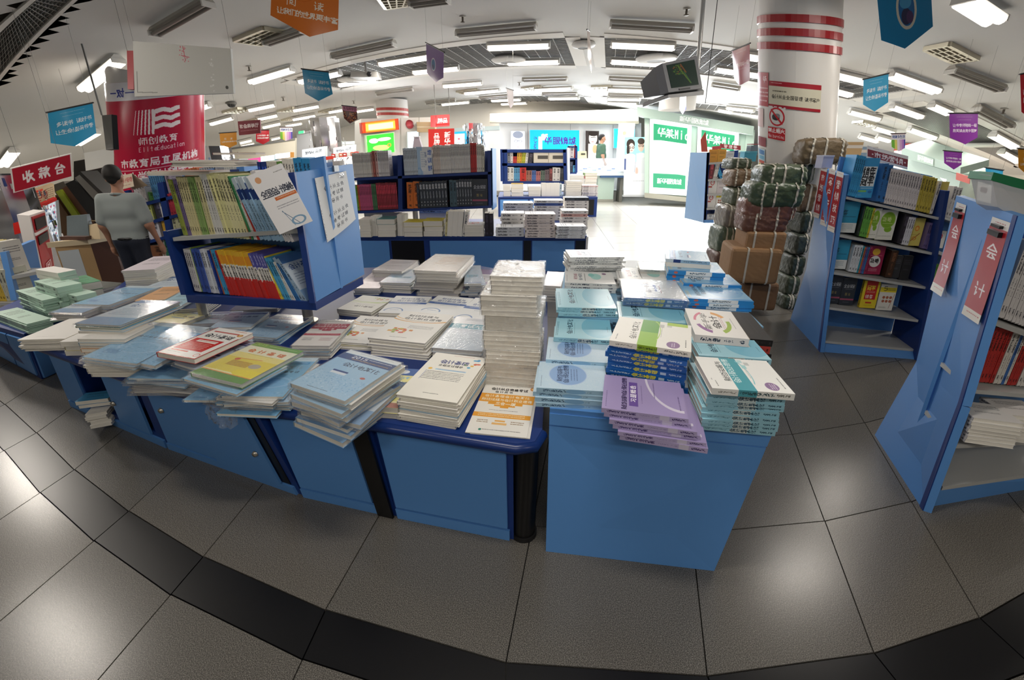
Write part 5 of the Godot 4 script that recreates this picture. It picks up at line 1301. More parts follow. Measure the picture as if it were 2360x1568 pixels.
func rack_books() -> void:
	var ul := V(-2.054, 1.163, -2.61) + V(.03, .003, -.04)
	var ur := V(-1.161, 1.252, -2.39)
	var al := ur - ul
	al.y = 0
	var into := V(.17, 0, -.95)
	var slope := V(0, (ur.y - ul.y) / al.length(), 0)
	var U := "the counter rack's upper shelf"
	var names := {"9aa84a": "olive-spined", "7a6a9a": "purple-spined", "d8d0a0": "cream-spined", "cfc99a": "cream-spined", "8fae6a": "green-spined", "dcdcd8": "white-spined", "e2dfa6": "pale yellow", "e6e2b0": "pale yellow", "e8e8e4": "white", "c23a32": "red", "navyband": "wrapped navy-banded", "slant": "white", "3f8a5a": "green", "b8ccd8": "pale blue"}
	row(ul, al, into, [["9aa84a", .018, .33, .2, -.06, 2], ["7a6a9a", .02, .33, .2, -.06, 2], ["d8d0a0", .016, .345, .2, -.06, 5], ["8fae6a", .014, .345, .2, -.06, 4], ["cfc99a", .018, .35, .2, -.06, 2], ["dcdcd8", .02, .36, .2, -.08, 4], ["e2dfa6", .024, .37, .22, -.14, 3], ["e6e2b0", .024, .37, .22, -.18, 4], ["c23a32", .012, .33, .2, -.22, 1], ["3f8a5a", .012, .36, .2, -.24, 1], ["e8e8e4", .012, .35, .2, -.26, 2], ["c23a32", .02, .22, .2, -.3, 1], ["navyband", .026, .37, .22, -.36, 6], ["e8e6e8", .02, .41, .24, -.40, 3]], U, {"names": names})
	var tilt := Basis(V(.2, 0, 1).normalized(), .36)
	var out := V(.35, .12, 1).normalized()
	var bx := (tilt * V(1, 0, -.3)).normalized()
	book("paperback", cover("slant"), "white exam book with an orange band leaning outward at the upper shelf's right end", "books on the counter rack's upper shelf", Transform3D(Basis(bx * .18, out * .022, -(out.cross(bx)).normalized() * .32), V(-1.219, 1.412, -2.34)))
	var ll := V(-2.044, .807, -2.6) + V(.02, .004, -.03)
	var lr := V(-1.142, .84, -2.37)
	al = lr - ll
	al.y = 0
	var W := "the counter rack's lower shelf"
	names = {"d8d4d4": "red and white", "8fb04a": "green-spined", "3f5aa8": "blue-spined", "d4d8e0": "white-spined", "24408f": "navy", "b8602e": "brown", "3f9fd0": "bright blue", "b83030": "red", "yellowred": "yellow and red", "violetred": "purple, white and red", "e8d44a": "yellow", "4fa4d0": "blue", "d8d8d4": "white", "2f70b0": "deep blue"}
	row(ll, al, into, [["d8d4d4", .02, .27, .2, -.05, 3], ["8fb04a", .012, .28, .2, -.05, 1], ["3f5aa8", .02, .28, .2, -.06, 3], ["d4d8e0", .018, .28, .2, -.08, 4], ["24408f", .012, .28, .2, -.1, 2], ["b8602e", .012, .28, .2, -.12, 1], ["3f9fd0", .02, .28, .2, -.14, 2], ["b83030", .012, .28, .2, -.16, 1], ["yellowred", .021, .285, .22, -.2, 12], ["violetred", .02, .285, .22, -.26, 5], ["e8d44a", .012, .28, .2, -.32, 2], ["4fa4d0", .014, .27, .2, -.36, 3], ["d8d8d4", .014, .26, .2, -.42, 2], ["2f70b0", .014, .25, .2, -.46, 2], ["magazine", .02, .30, .24, -.56, 2]], W, {"names": names})
	# magazines lying across the tops
	var tp := ul + V(0, .345, -.10)
	pile(tp + al * .10 + slope * .10, .34, .25, .12, .022, 2, ["d8b8a8", "white"], "the pale pair lying across the rack's left books", {"twist": .06})
	pile(tp + al * .34 + slope * .3 + V(0, .03, 0), .36, .26, .1, .034, 3, ["white", "c8c0c8", "white"], "the white stack lying across the rack's cream books", {"twist": .12})
	pile(tp + al * .50 + slope * .5 + V(0, .075, -.05), .22, .2, .25, .012, 1, ["b83030"], "a red magazine on the white stack atop the rack")
	# books standing on the far side of the rack, above its rear board
	var fu := V(-1.483, 1.561, -2.9)
	row(fu + V(-.02, -.30, .22), V(1, 0, .1), V(.2, 0, -1), [["24408f", .018, .33, .16, 0, 3], ["d8d4c8", .016, .335, .16, 0, 4], ["6a9a4a", .016, .34, .16, 0, 2], ["e6e2d8", .016, .35, .16, 0, 4], ["2f8fc8", .024, .355, .16, 0, 4]], "the far side of the counter rack")

func film(label: String, a: Vector3, b: Vector3, drop: float, seed_: int) -> void:
	var o := thing("plastic_film", label, "plastic film", a)
	var g := FastNoiseLite.new()
	g.seed = seed_
	g.frequency = 7.0
	var m := Mb.new()
	m.st.set_smooth_group(1)
	var out := (b - a).cross(Vector3.UP).normalized()
	if out.z < 0: out = -out
	var n := 16
	var P := func(u: float, v: float) -> Vector3:
		var q := (b - a) * u + V(0, -drop * v * (.6 + .4 * sin(u * 2.6)), 0)
		return q + out * (.012 + g.get_noise_2d(u * .8, v * .5) * .03 + .02 * v)
	for i in n:
		for j in n / 2:
			var u := float(i) / n
			var v := float(j) / (n / 2)
			var e := 1.0 / n
			m.quad(P.call(u, v), P.call(u + e, v), P.call(u + e, v + 2 * e), P.call(u, v + 2 * e))
	part(o, "sheet", m.mesh(), WRAP)


func mid_counters() -> void:
	# the second counter, behind the first
	var tl := V(-2.311, .52, -5.959)
	var tr := V(1.033, .52, -5.959)
	var o := cabinet_row("long low blue counter with a dark niche under the second bookcase", [tl, tr, V(tr.x, 0, tr.z), V(tl.x, 0, tl.z)], V(.06, 0, -1.6), [[.06, .18, "board"], [.19, .325, "gap"], [.35, .515, "lock"], [.515, .735, "board"], [.74, .77, "gap"], [.775, .95, "board"], [.955, .995, "gap"]])
	var e := [tr + V(.02, .02, .02) - tl, tr + V(.12, .02, -1.5) - tl, V(tr.x + .12, 0, tr.z - 1.5) - tl, V(tr.x + .02, 0, tr.z + .02) - tl]
	for i in 4: e[i] += V(0, .52, 0)
	var m := Mb.new()
	m.hexa(e + [e[0] + V(-.03, 0, 0), e[1] + V(-.03, 0, 0), e[2] + V(-.03, 0, 0), e[3] + V(-.03, 0, 0)])
	part(o, "end_board", m.mesh(), mat("d9dadc", .4))
	pile(V(-1.371, .12, -6.305), .19, .3, 0, .154, 3, ["white"], "the small pile inside the second counter's dark niche", {"called": "volume"})
	# bookcase upon it
	var q := [V(-2.359, 1.568, -6.5), V(-.301, 1.667, -6.5), V(-.3, .9, -6.5), V(-2.44, .812, -6.5)]
	var bc := bookcase("two-bay navy bookcase with pale book spines on the second counter", q, V(.04, 0, -.36), [.375, 1.0], [.37, .992])
	m = Mb.new()
	var f := []
	for p in q: f.append(p - q[3])
	m.hexa([f[1] + V(.022, .03, 0), f[1] + V(.062, .03, -.4), f[2] + V(.062, -.06, -.4), f[2] + V(.022, -.06, 0), f[1] + V(.0, .03, 0), f[1] + V(.04, .03, -.4), f[2] + V(.04, -.06, -.4), f[2] + V(0, -.06, 0)])
	part(bc, "end_panel", m.mesh(), BLUE)
	for x in [.45, .95]: post_tube(bc, V(on_face(f, x, 1).x, .55 - q[3].y, -.2), on_face(f, x, 1) + V(0, -.03, -.2), .04)
	var into := V(.05, 0, -1)
	var a := on_face(q, .045, .375) + V(0, .003, -.02)
	var al := (q[1] - q[0]) as Vector3
	var rise: float = al.y / al.x * .9
	al.y = 0
	var W := "the second bookcase's upper left shelf"
	row_sloped(a, al, into, [["e0dcd4", .019, .335, .2, 0, 13], ["d8b0a4", .02, .34, .2, 0, 1], ["b8685c", .03, .36, .2, 0, 1], ["d8a8a0", .04, .36, .2, 0, 1], ["e4e2e0", .03, .36, .2, 0, 1], ["d8d4d4", .018, .35, .2, 0, 7]], W, rise)
	a = on_face(q, .395, .375) + V(0, .003, -.02)
	W = "the second bookcase's upper right shelf"
	row_sloped(a, al, into, [["cdd6de", .021, .37, .2, 0, 9], ["training", .06, .38, .22, 0, 1, .22], ["dccfc4", .02, .39, .2, 0, 5], ["e2dfda", .018, .385, .2, 0, 8], ["dedcd8", .02, .39, .2, 0, 13], ["c03030", .028, .40, .2, 0, 3], ["e0dcd0", .024, .38, .2, 0, 3], ["d8d4c4", .03, .36, .2, 0, 1]], W, rise)
	a = on_face(q, .045, 1.0) + V(0, .003, -.02)
	rise = (q[2].y - q[3].y) / (q[2].x - q[3].x)
	row_sloped(a, al, into, [["b03a6a", .02, .36, .2, 0, 1], ["3a4aa0", .024, .36, .2, 0, 1], ["7ab03a", .024, .36, .2, 0, 1], ["d8622e", .02, .37, .2, 0, 1], ["c4567e", .022, .37, .2, 0, 8], ["4a7a52", .022, .37, .2, 0, 3], ["a8303e", .022, .38, .2, 0, 13]], "the second bookcase's lower left shelf", rise)
	a = on_face(q, .395, 1.0) + V(0, .003, -.02)
	row_sloped(a, al, into, [["d8722a", .09, .38, .24, .04, 2], ["2e343e", .036, .36, .2, 0, 1], ["darkhard", .044, .37, .22, 0, 9], ["gap", .03], ["4a6470", .05, .38, .22, 0, 2], ["darkhard", .038, .38, .22, 0, 6], ["gap", .01], ["darkhard", .05, .38, .24, .06, 1, .23]], "the second bookcase's lower right shelf", rise, {"called": "hardcover"})
	# piles along the second counter
	var P := "on the second counter"
	pile(V(-1.986, .55, -6.013), .148, .3, 0, .24, 3, ["white"], "the leftmost white pile on the second counter", {"called": "volume"})
	pile(V(-1.712, .55, -6.045), .243, .3, 0, .242, 3, ["3f8a8a", "white"], "the second white pile on the second counter", {"called": "volume"})
	pile(V(-1.344, .55, -6.045), .255, .3, 0, .201, 3, ["d8c83a", "white"], "the yellow-topped pile on the second counter", {"called": "volume"})
	pile(V(-1.079, .55, -6.077), .262, .3, 0, .213, 3, ["d8c83a", "white"], "the third white pile on the second counter", {"called": "volume"})
	pile(V(-.516, .55, -6.077), .268, .3, 0, .155, 3, ["whitebox", "white"], "the low pile with red print on the second counter", {"called": "volume"})
	pile(V(-.03, .55, -6.045), .3, .38, 1.571, .13, 3, ["d8dade", "d8dade"], "the pile of three under the striped white books", {"called": "volume", "twist": .01})
	pile(V(.009, .552, -6.407), .3, .333, 1.571, .267, 5, ["e4e2e0"], "the striped white pile behind the pile of three", {"called": "volume", "twist": .02})
	pile(V(.379, .55, -5.982), .3, .405, 1.571, .314, 9, ["e6dcd8"], "the tall white pile with red spine print on the second counter", {"called": "volume", "jitter": .012})
	pile(V(.791, .55, -5.92), .3, .395, 1.571, .163, 7, ["dfe2e6"], "the white pile at the second counter's right end", {"called": "volume", "jitter": .01})
	pile(V(.939, .552, -6.668), .3, .391, 1.571, .27, 6, ["e6e4e2", "d8a8a0", "e6e4e2"], "the white pile behind the second counter's right end", {"called": "volume"})
	pile(V(.1, .552, -7.359), .32, .487, 1.571, .309, 7, ["whitebox", "e6e4e2"], "the far white pile left on the second counter", {"called": "volume"})
	pile(V(.617, .552, -7.55), .32, .485, 1.571, .331, 7, ["e6e4e2", "3a5aa0", "e6e4e2"], "the far white pile in the middle of the second counter", {"called": "volume"})
	pile(V(1.141, .552, -7.965), .32, .426, 1.571, .333, 7, ["2e343e", "e6e4e2"], "the far white pile with a dark cover on the second counter", {"called": "volume"})
	pile(V(-2.007, .552, -6.992), .601, .3, 0, .209, 3, ["8a5a50", "white"], "the reddish pile at the back of the second counter", {"called": "volume"})
	pile(V(-1.224, .552, -7.166), .3, .517, 1.571, .221, 4, ["magazine", "white"], "the blue and white pile at the back of the second counter", {"called": "volume"})
	row(V(-1.919, .552, -5.885) + V(0, 0, -.05), Vector3.RIGHT, V(0, 0, -1), [["white", .05, .27, .2, 0, 2]], "the second counter between its first two piles")
	row(V(-1.575, .552, -5.885) + V(0, 0, -.05), Vector3.RIGHT, V(0, 0, -1), [["white", .035, .29, .2, .05, 3]], "the second counter before the yellow-topped pile")
	row(V(-.924, .552, -5.885) + V(0, 0, -.05), Vector3.RIGHT, V(0, 0, -1), [["d8cf9a", .03, .33, .2, .1, 1], ["white", .07, .34, .22, .1, 3], ["whitebox", .05, .34, .22, .16, 1]], "the second counter's leaning group")
	row(V(-.373, .552, -5.885) + V(0, 0, -.05), Vector3.RIGHT, V(0, 0, -1), [["2e2a34", .06, .31, .2, 0, 2]], "the second counter beside the pile of three")
	# the third bookcase and its counter, further along the aisle
	tl = V(-.367, .49, -11.719)
	tr = V(2.258, .49, -11.719)
	cabinet_row("dark counter edge of the third display under the middle bookcase", [tl, tr, V(tr.x, 0, tr.z), V(tl.x, 0, tl.z)], V(0, 0, -1.6), [[.02, .3, "board"], [.32, .6, "board"], [.62, .97, "gap"]])
	q = [V(-.269, 1.716, -12.4), V(1.452, 1.716, -12.4), V(1.509, .879, -12.4), V(-.264, .879, -12.4)]
	bc = bookcase("middle navy bookcase of two shelves before the white eyewear shop", q, V(.1, 0, -.5), [.02, .43, 1.0], [.0, .05, .985], {"board": .05, "shelf_thick": .07})
	m = Mb.new()
	f = []
	for p in q: f.append(p - q[3])
	m.hexa([f[1] + V(.05, .04, .01), f[1] + V(.16, .04, -.5), f[2] + V(.16, -.04, -.5), f[2] + V(.05, -.04, .01), f[1] + V(.02, .04, .01), f[1] + V(.13, .04, -.5), f[2] + V(.13, -.04, -.5), f[2] + V(.02, -.04, .01)])
	part(bc, "end_panel", m.mesh(), mat("d5dde6", .35))
	a = on_face(q, .075, .43) + V(0, .003, -.03)
	row(a, Vector3.RIGHT, V(0, 0, -1), [["8a8c90", .1, .3, .2, 0, 1], ["dcd8d4", .06, .29, .2, 0, 1], ["c03a34", .05, .17, .2, 0, 2], ["d8a83a", .06, .28, .2, .05, 2], ["b8b83a", .05, .28, .2, .1, 2], ["e0dcd6", .06, .27, .2, .1, 1], ["3a363c", .12, .27, .2, .14, 1]], "the middle bookcase's upper shelf")
	for i in 2:
		var bx := thing("slipcase", "%s cream slipcase with a grey band on the middle bookcase's upper shelf" % ["left", "right"][i], "box", on_face(q, .49 + .235 * i, .43) + V(.2, .003, -.14))
		m = Mb.new()
		m.box(V(0, .14, 0), V(.40, .27, .22))
		part(bx, "box", m.mesh(), mat("ded6c6", .6))
		m = Mb.new()
		m.box(V(.05, .15, .112), V(.28, .09, .004))
		part(bx, "label_band", m.mesh(), mat("55514c", .6))
	a = on_face(q, .065, 1.0) + V(0, .003, -.03)
	row(a, Vector3.RIGHT, V(0, 0, -1), [["d8d8d6", .1, .37, .2, 0, 2], ["5a9ac8", .055, .36, .2, 0, 3], ["c03028", .17, .36, .2, 0, 1], ["9a6a5a", .075, .28, .2, 0, 2], ["4a6aa8", .06, .28, .2, 0, 2], ["b06a6a", .06, .26, .2, 0, 2], ["5a6a60", .06, .28, .2, 0, 2], ["6a5a60", .06, .3, .2, 0, 2], ["6a3a3a", .09, .34, .2, 0, 1], ["d8d4d0", .1, .36, .2, 0, 2], ["3a3c40", .045, .34, .2, 0, 4]], "the middle bookcase's lower shelf")
	var D := "on the third display counter"
	pile(V(-.14, .49, -12.149), .187, .4, 0, .317, 2, ["white"], "the first cream pile on the third counter", {"called": "volume"})
	pile(V(.14, .49, -12.149), .327, .4, 0, .35, 3, ["e0c060", "white"], "the second cream pile on the third counter", {"called": "volume"})
	pile(V(.607, .49, -12.149), .327, .4, 0, .261, 3, ["white"], "the third cream pile on the third counter", {"called": "volume"})
	pile(V(1.653, .49, -12.199), .432, .5, 0, .417, 8, ["d0d0d0"], "the tall grey-white pile on the third counter", {"called": "volume"})
	pile(V(2.091, .49, -12.199), .5, .42, 1.571, .306, 9, ["d8b8b4", "dcd8d8"], "the red-printed pile at the third counter's right end", {"called": "volume"})
	pile(V(1.827, .49, -13.031), .45, .4, 0, .53, 7, ["white"], "the white pile behind the tall grey-white one", {"called": "volume"})
	pile(V(2.299, .49, -13.307), .358, .4, 0, .577, 7, ["8ab84a", "c8605a", "white"], "the green-topped pile at the third counter's far end", {"called": "volume"})
	row(V(.793, .492, -11.929) + V(0, 0, -.05), Vector3.RIGHT, V(0, 0, -1), [["white", .12, .36, .3, 0, 4], ["b8ccd8", .06, .35, .3, 0, 1]], "the third counter between its cream piles", {})
	q = [V(1.617, 1.803, -13.2), V(1.853, 1.803, -13.2), V(1.888, 1.075, -13.2), V(1.647, 1.075, -13.2)]
	bc = bookcase("narrow navy bookcase end right of the middle bookcase", q, V(.05, 0, -.4), [.0, .45, 1.0], [0, .97], {"board": .03})
	row(on_face(q, .12, .45) + V(0, .003, -.02), Vector3.RIGHT, V(0, 0, -1), [["e0d8d8", .13, .34, .2, 0, 1], ["b03a3a", .05, .36, .2, 0, 1]], "the narrow bookcase's upper shelf")
	row(on_face(q, .12, 1.0) + V(0, .003, -.02), Vector3.RIGHT, V(0, 0, -1), [["3a4250", .1, .3, .2, 0, 1], ["4a9ac8", .09, .2, .2, 0, 1]], "the narrow bookcase's lower shelf")

# a row whose shelf climbs a little along its length
func row_sloped(a: Vector3, along: Vector3, into: Vector3, list: Array, where: String, rise: float, o := {}) -> void:
	var x := 0.0
	for e in list:
		if e[0] == "gap":
			x += e[1]
			continue
		var n: int = e[5] if e.size() > 5 else 1
		if e.size() > 6: n = 1
		taken["row " + where] = taken.get("row " + where, 0)
		row_from(a + along.normalized() * x + V(0, x * rise, 0), along, into, e, where, rise, o)
		x += (e[6] + .004) if e.size() > 6 else n * (e[1] + .0012)

func row_from(a: Vector3, along: Vector3, into: Vector3, e: Array, where: String, rise: float, o: Dictionary) -> void:
	var al := along.normalized()
	var inn := into.normalized()
	if not o.get("shear", false): inn = (inn - al * inn.dot(al)).normalized()
	var x := 0.0
	for c in (e[5] if e.size() > 5 else 1):
		var th: float = e[1]
		var h: float = e[2] * rng.randf_range(.985, 1.01)
		var lean: float = e[4]
		var ax := al.cross(Vector3.UP).normalized()
		var rot := Basis(ax, -lean)
		var b: Basis
		var p: Vector3
		var m: Material = cover(e[0]) if COVERS.has(e[0]) else spine_mat(e[0])
		if e.size() > 6:
			b = Basis(al * e[6], -inn * th, -(Vector3.UP * cos(lean) + inn * sin(lean)) * h)
			p = a + al * (x + e[6] / 2) + Vector3.UP * h * .5 + inn * .07
			x += e[6]
		else:
			b = Basis(inn * e[3], rot * al * th * .98, -(rot * Vector3.UP) * h)
			p = a + al * (x + th / 2) + V(0, x * rise + .004 + .5 * th * absf(sin(lean)), 0) + (rot * Vector3.UP) * h * .5 + inn * (e[3] * .5 + rng.randf_range(0, .006))
			x += th + .0012
		var key := "row " + where
		book(o.get("called", "shelved_book"), m, "book, %s from the left on %s" % [nth(taken.get(key, 0)), where], "books on " + where, Transform3D(b, p))
		taken[key] = taken.get(key, 0) + 1

func strip_sign(q: Array, text: String, label: String, key: String, o := {}) -> void: # a red card with white lettering downwards, white ends
	var t := thing("shelf_label", label, "label", q[3], 0.0, o.get("group", ""))
	var f := []
	for p in q: f.append(p - q[3])
	var ops := [["r", 0, 0, 64, 22, "e9e6e2"], ["y", 16, 8, 34, 1, 6, "b8666a"], ["r", 0, 232, 64, 24, "e9e4da"], ["y", 14, 240, 40, 1, 7, "c07a74"]]
	var n := text.length()
	for i in n: ops.append(["t", text[i], 16, 30 + (200.0 / n) * (i + .5) - 18, 32, "f2eeee", {"t": 4.2}])
	var nn := face_normal(f)
	var b := Mb.new()
	b.st.set_smooth_group(1)
	for j in 6:
		var v := j / 6.0
		var v2 := (j + 1) / 6.0
		var bow: float = o.get("bow", .004)
		b.quad(on_face(f, 0, v) + nn * (.004 + bow * v * v), on_face(f, 1, v) + nn * (.004 + bow * v * v), on_face(f, 1, v2) + nn * (.004 + bow * v2 * v2), on_face(f, 0, v2) + nn * (.004 + bow * v2 * v2), Rect2(0, v, 1, v2 - v))
	part(t, "card", b.mesh(), printed("strip" + key, 64, 256, "ae1f2c", ops, .35))
	if o.get("clip", false):
		var m := Mb.new()
		var c := on_face(f, .5, .13) + nn * .012
		var rx := (f[1] - f[0]) as Vector3
		m.box(c, V(rx.length() * .62, .022, .014), Basis(rx.normalized(), nn.cross(rx.normalized()), nn))
		m.box(c + (f[3] - f[0]).normalized() * -.03, V(rx.length() * .5, .012, .012), Basis(rx.normalized(), nn.cross(rx.normalized()), nn))
		part(t, "bulldog_clip", m.mesh(), mat("2a2a2c", .3, {"metallic": .6}))

func right_bookcases() -> void:
	var front := [V(2.619, 1.476, -3.55), V(2.643, .621, -3.48), V(2.681, 0, -3.426)]
	var side := [V(2.727, 1.513, -3.98), V(2.831, .588, -4.05), V(2.901, 0, -4.212)]
	var sh := [[V(2.666, 1.313, -3.54), V(3.348, 1.162, -3.4)], [V(2.666, 1.013, -3.51), V(3.365, .888, -3.38)], [V(2.666, .705, -3.49), V(3.367, .613, -3.36)], [V(2.677, .405, -3.46), V(3.35, .338, -3.33)], [V(2.705, .101, -3.44), V(3.407, .075, -3.32)]]
	var dp := [V(.05, 0, -.28), V(.05, 0, -.31), V(.06, 0, -.36), V(.07, 0, -.42), V(.08, 0, -.48)]
	var D: Vector3 = side[2] - front[2]
	D.y = 0
	dp = [D * .34, D * .38, D * .42, D * .46, D * .5]
	aframe("blue bookcase with three red label strips beside the parcel heap", front, side, sh, dp, [V(3.307, 1.368, -3.4), V(3.373, 0, -3.268)], [V(2.69, 0, -3.434), V(3.387, 0, -3.284)])
	var SH := {"shear": true}
	var into := D.normalized()
	var al: Array = []
	for s in sh: al.append([s[1] - s[0], (s[1].y - s[0].y) / Vector2(s[1].x - s[0].x, s[1].z - s[0].z).length()])
	var st := func(i: int, u: float) -> Vector3: return (sh[i][0] as Vector3).lerp(sh[i][1], u) + dp[i] * .22 + V(0, .004, 0)
	var L := func(i: int) -> Vector3: return V(al[i][0].x, 0, al[i][0].z)
	row_sloped(st.call(0, .03), L.call(0), into, [["38a0dc", .013, .31, .2, 0, 5], ["sales", .03, .31, .2, .04, 1, .125], ["2a6cb0", .035, .29, .2, -.03, 2], ["dcd6d8", .0165, .27, .2, -.05, 13], ["bfae48", .019, .265, .2, -.05, 5], ["e0dcd4", .02, .25, .2, 0, 1], ["yellowpen", .03, .25, .2, .05, 1, .085], ["e6e4e4", .02, .235, .2, 0, 3]], "the upper shelf beside the three red labels", al[0][1], SH)
	row_sloped(st.call(1, .02), L.call(1), into, [["skyblue", .03, .255, .2, .06, 1, .13], ["2e3a34", .012, .24, .2, 0, 1], ["6ab04a", .018, .24, .2, 0, 3], ["d8c83a", .014, .24, .2, 0, 1], ["greenbubble", .05, .24, .2, .04, 1, .065], ["greenbubble", .03, .245, .2, .05, 1, .125], ["2e2a34", .05, .235, .2, 0, 1], ["d8d8e0", .016, .225, .2, 0, 3], ["yellowpen", .03, .22, .2, .05, 1, .10], ["7a6a9a", .014, .21, .2, 0, 4]], "the second shelf beside the three red labels", al[1][1], SH)
	row_sloped(st.call(2, .02), L.call(2), into, [["skyblue", .03, .25, .2, .06, 1, .12], ["dfe3e8", .02, .23, .2, 0, 3], ["2f9cb0", .016, .23, .2, 0, 1], ["c8663a", .012, .225, .2, 0, 1], ["6a5aa0", .012, .225, .2, 0, 1], ["3a7ab8", .012, .225, .2, 0, 1], ["a8305a", .016, .23, .2, 0, 1], ["crimson", .03, .24, .2, .06, 1, .125], ["4a3020", .05, .225, .2, 0, 1], ["3c3c40", .03, .19, .2, .06, 1, .09], ["28282c", .03, .2, .2, .06, 1, .07]], "the third shelf beside the three red labels", al[2][1], SH)
	row_sloped(st.call(3, .03), L.call(3), into, [["darkhard", .03, .235, .2, .06, 1, .10], ["darkhard", .03, .235, .2, .06, 1, .105], ["gap", .05], ["champion", .035, .24, .2, .06, 1, .12], ["gap", .008], ["tennumbers", .03, .225, .2, .06, 1, .12]], "the fourth shelf beside the three red labels", al[3][1], SH)
	# the red label strips on its end panel
	var f := [side[0], front[0], front[1], side[1]]
	var words := ["市场营销", "客户管理", "营销技巧"]
	var ls := ["leftmost red label strip on the end panel beside the parcels", "middle red label strip on the end panel beside the parcels", "right red label strip on the end panel beside the parcels"]
	for i in 3:
		var u0: float = [-.04, .34, .68][i]
		var v1: float = [.46, .505, .53][i]
		strip_sign([on_face(f, u0, -.02), on_face(f, u0 + .29, -.02), on_face(f, u0 + .29, v1), on_face(f, u0, v1)], words[i], ls[i], "m" + str(i), {"group": "red label strips on the end panel beside the parcels"})
	# hanging sign above
	board_sign("hanging_sign", "white and dark red marketing sign standing above the bookcase", "sign", [V(3.012, 1.699, -3.9), V(3.292, 1.616, -3.8), V(3.316, 1.509, -3.8), V(3.036, 1.594, -3.9)], .02, printed("marketing", 256, 96, "e6e2e0", [["y", 34, 8, 40, 1, 7, "8a8a8a"], ["r", 0, 24, 256, 54, "8a3440"], ["t", "市场营销", 46, 32, 38, "f0e8e8", {"g": 46, "t": 4.6}], ["e", 32, 52, 5, 5, "f0e8e8"], ["e", 238, 52, 5, 5, "f0e8e8"], ["y", 100, 86, 60, 1, 6, "6a6a6a"]], .4), "d8d4d0")
	# folded blue boxes beside the books
	var bx := thing("book_box", "small lavender box on top of the bookcase's end panel", "box", V(2.695, 1.516, -3.9))
	var m := Mb.new()
	m.box(V(.02, .05, -.06), V(.09, .1, .09))
	part(bx, "box", m.mesh(), mat("b4b8d4", .5))
	m = Mb.new()
	m.box(V(.02, .1, -.06), V(.094, .012, .094))
	part(bx, "lid", m.mesh(), mat("c4c8de", .5))
	# the nearer bookcase at the picture's right edge
	front = [V(2.035, 1.406, -1.76), V(2.009, .578, -1.68), V(1.997, 0, -1.661)]
	side = [V(2.359, 1.43, -2.36), V(2.36, .493, -2.28), V(2.233, 0, -2.258)]
	sh = [[V(2.055, .97, -1.71), V(2.727, .741, -1.84)], [V(2.043, .654, -1.69), V(2.808, .508, -1.84)], [V(2.041, .376, -1.67), V(2.861, .282, -1.84)], [V(2.044, .145, -1.66), V(2.966, .095, -1.86)]]
	dp = [V(.06, 0, -.3), V(.07, 0, -.34), V(.08, 0, -.38), V(.1, 0, -.44)]
	D = side[2] - front[2]
	D.y = 0
	dp = [D * .40, D * .44, D * .47, D * .5]
	aframe("nearest blue bookcase with two red strips at the right edge", front, side, sh, dp, [], [V(2.06, 0, -1.688), V(3.023, 0, -1.873)])
	al = []
	for s in sh: al.append([s[1] - s[0], (s[1].y - s[0].y) / Vector2(s[1].x - s[0].x, s[1].z - s[0].z).length()])
	into = D.normalized()
	row_sloped(st_of(sh, dp, 0, .05), V(al[0][0].x, 0, al[0][0].z), into, [["dfdcdc", .022, .34, .22, 0, 14]], "the nearest bookcase's upper shelf", al[0][1], SH)
	row_sloped(st_of(sh, dp, 1, .05), V(al[1][0].x, 0, al[1][0].z), into, [["b8302c", .022, .27, .22, 0, 5], ["dcd8d0", .025, .27, .22, 0, 2], ["3a6ab0", .018, .26, .22, 0, 1], ["dcd8d0", .02, .27, .22, 0, 1], ["b8302c", .02, .2, .22, 0, 3], ["e0dcd8", .022, .27, .22, 0, 5]], "the nearest bookcase's middle shelf", al[1][1], SH)
	pile(V(2.164, .4, -1.709), .18, .157, -.278, .13, 7, ["e0dedc"], "the left white pile on the nearest bookcase's lower shelf", {"jitter": .005})
	pile(V(2.328, .395, -1.741), .167, .155, -.213, .135, 7, ["e2dedc"], "the right white pile on the nearest bookcase's lower shelf", {"jitter": .005})
	f = [side[0], front[0], front[1], side[1]]
	strip_sign([on_face(f, .06, .03), on_face(f, .25, .03), on_face(f, .36, .53), on_face(f, .10, .53)], "会计", "left red strip reading two white characters on the nearest bookcase", "kj", {"clip": true, "bow": .03, "group": "clipped red strips on the nearest bookcase"})
	strip_sign([on_face(f, .70, .04), on_face(f, .95, .04), on_face(f, .96, .56), on_face(f, .68, .56)], "会计", "right red strip reading two white characters on the nearest bookcase", "kj", {"clip": true, "bow": .01, "group": "clipped red strips on the nearest bookcase"})
	# clear holder with a green rim on top
	var h := thing("leaflet_holder", "clear plastic leaflet holder with a green rim at the right edge", "holder", V(2.078, 1.42, -1.9))
	var b0 := V(2.078, 1.42, -1.9)
	var hq := [V(2.018, 1.557, -1.9) - b0, V(2.31, 1.493, -1.9) - b0, V(2.338, 1.278, -1.85) - b0, V(2.073, 1.426, -1.88) - b0]
	m = Mb.new()
	m.slab(hq, V(.05, 0, -.14))
	part(h, "tray", m.mesh(), mat("b4b9c0", .25, {"transparency": BaseMaterial3D.TRANSPARENCY_ALPHA, "albedo_color": Color(.8, .82, .84, .7)}))
	m = Mb.new()
	m.slab([hq[0] + V(0, .012, .006), hq[1] + V(0, .012, .006), hq[1] + V(0, -.035, .006), hq[0] + V(0, -.02, .006)], V(.05, 0, -.15))
	part(h, "rim", m.mesh(), mat("1f7a4e", .4))
	# white books standing on the bookcase behind the nearest one
	q_back_bookcase()

func st_of(sh: Array, dp: Array, i: int, u: float) -> Vector3:
	return (sh[i][0] as Vector3).lerp(sh[i][1], u) + dp[i] * .2 + V(0, .004, 0)

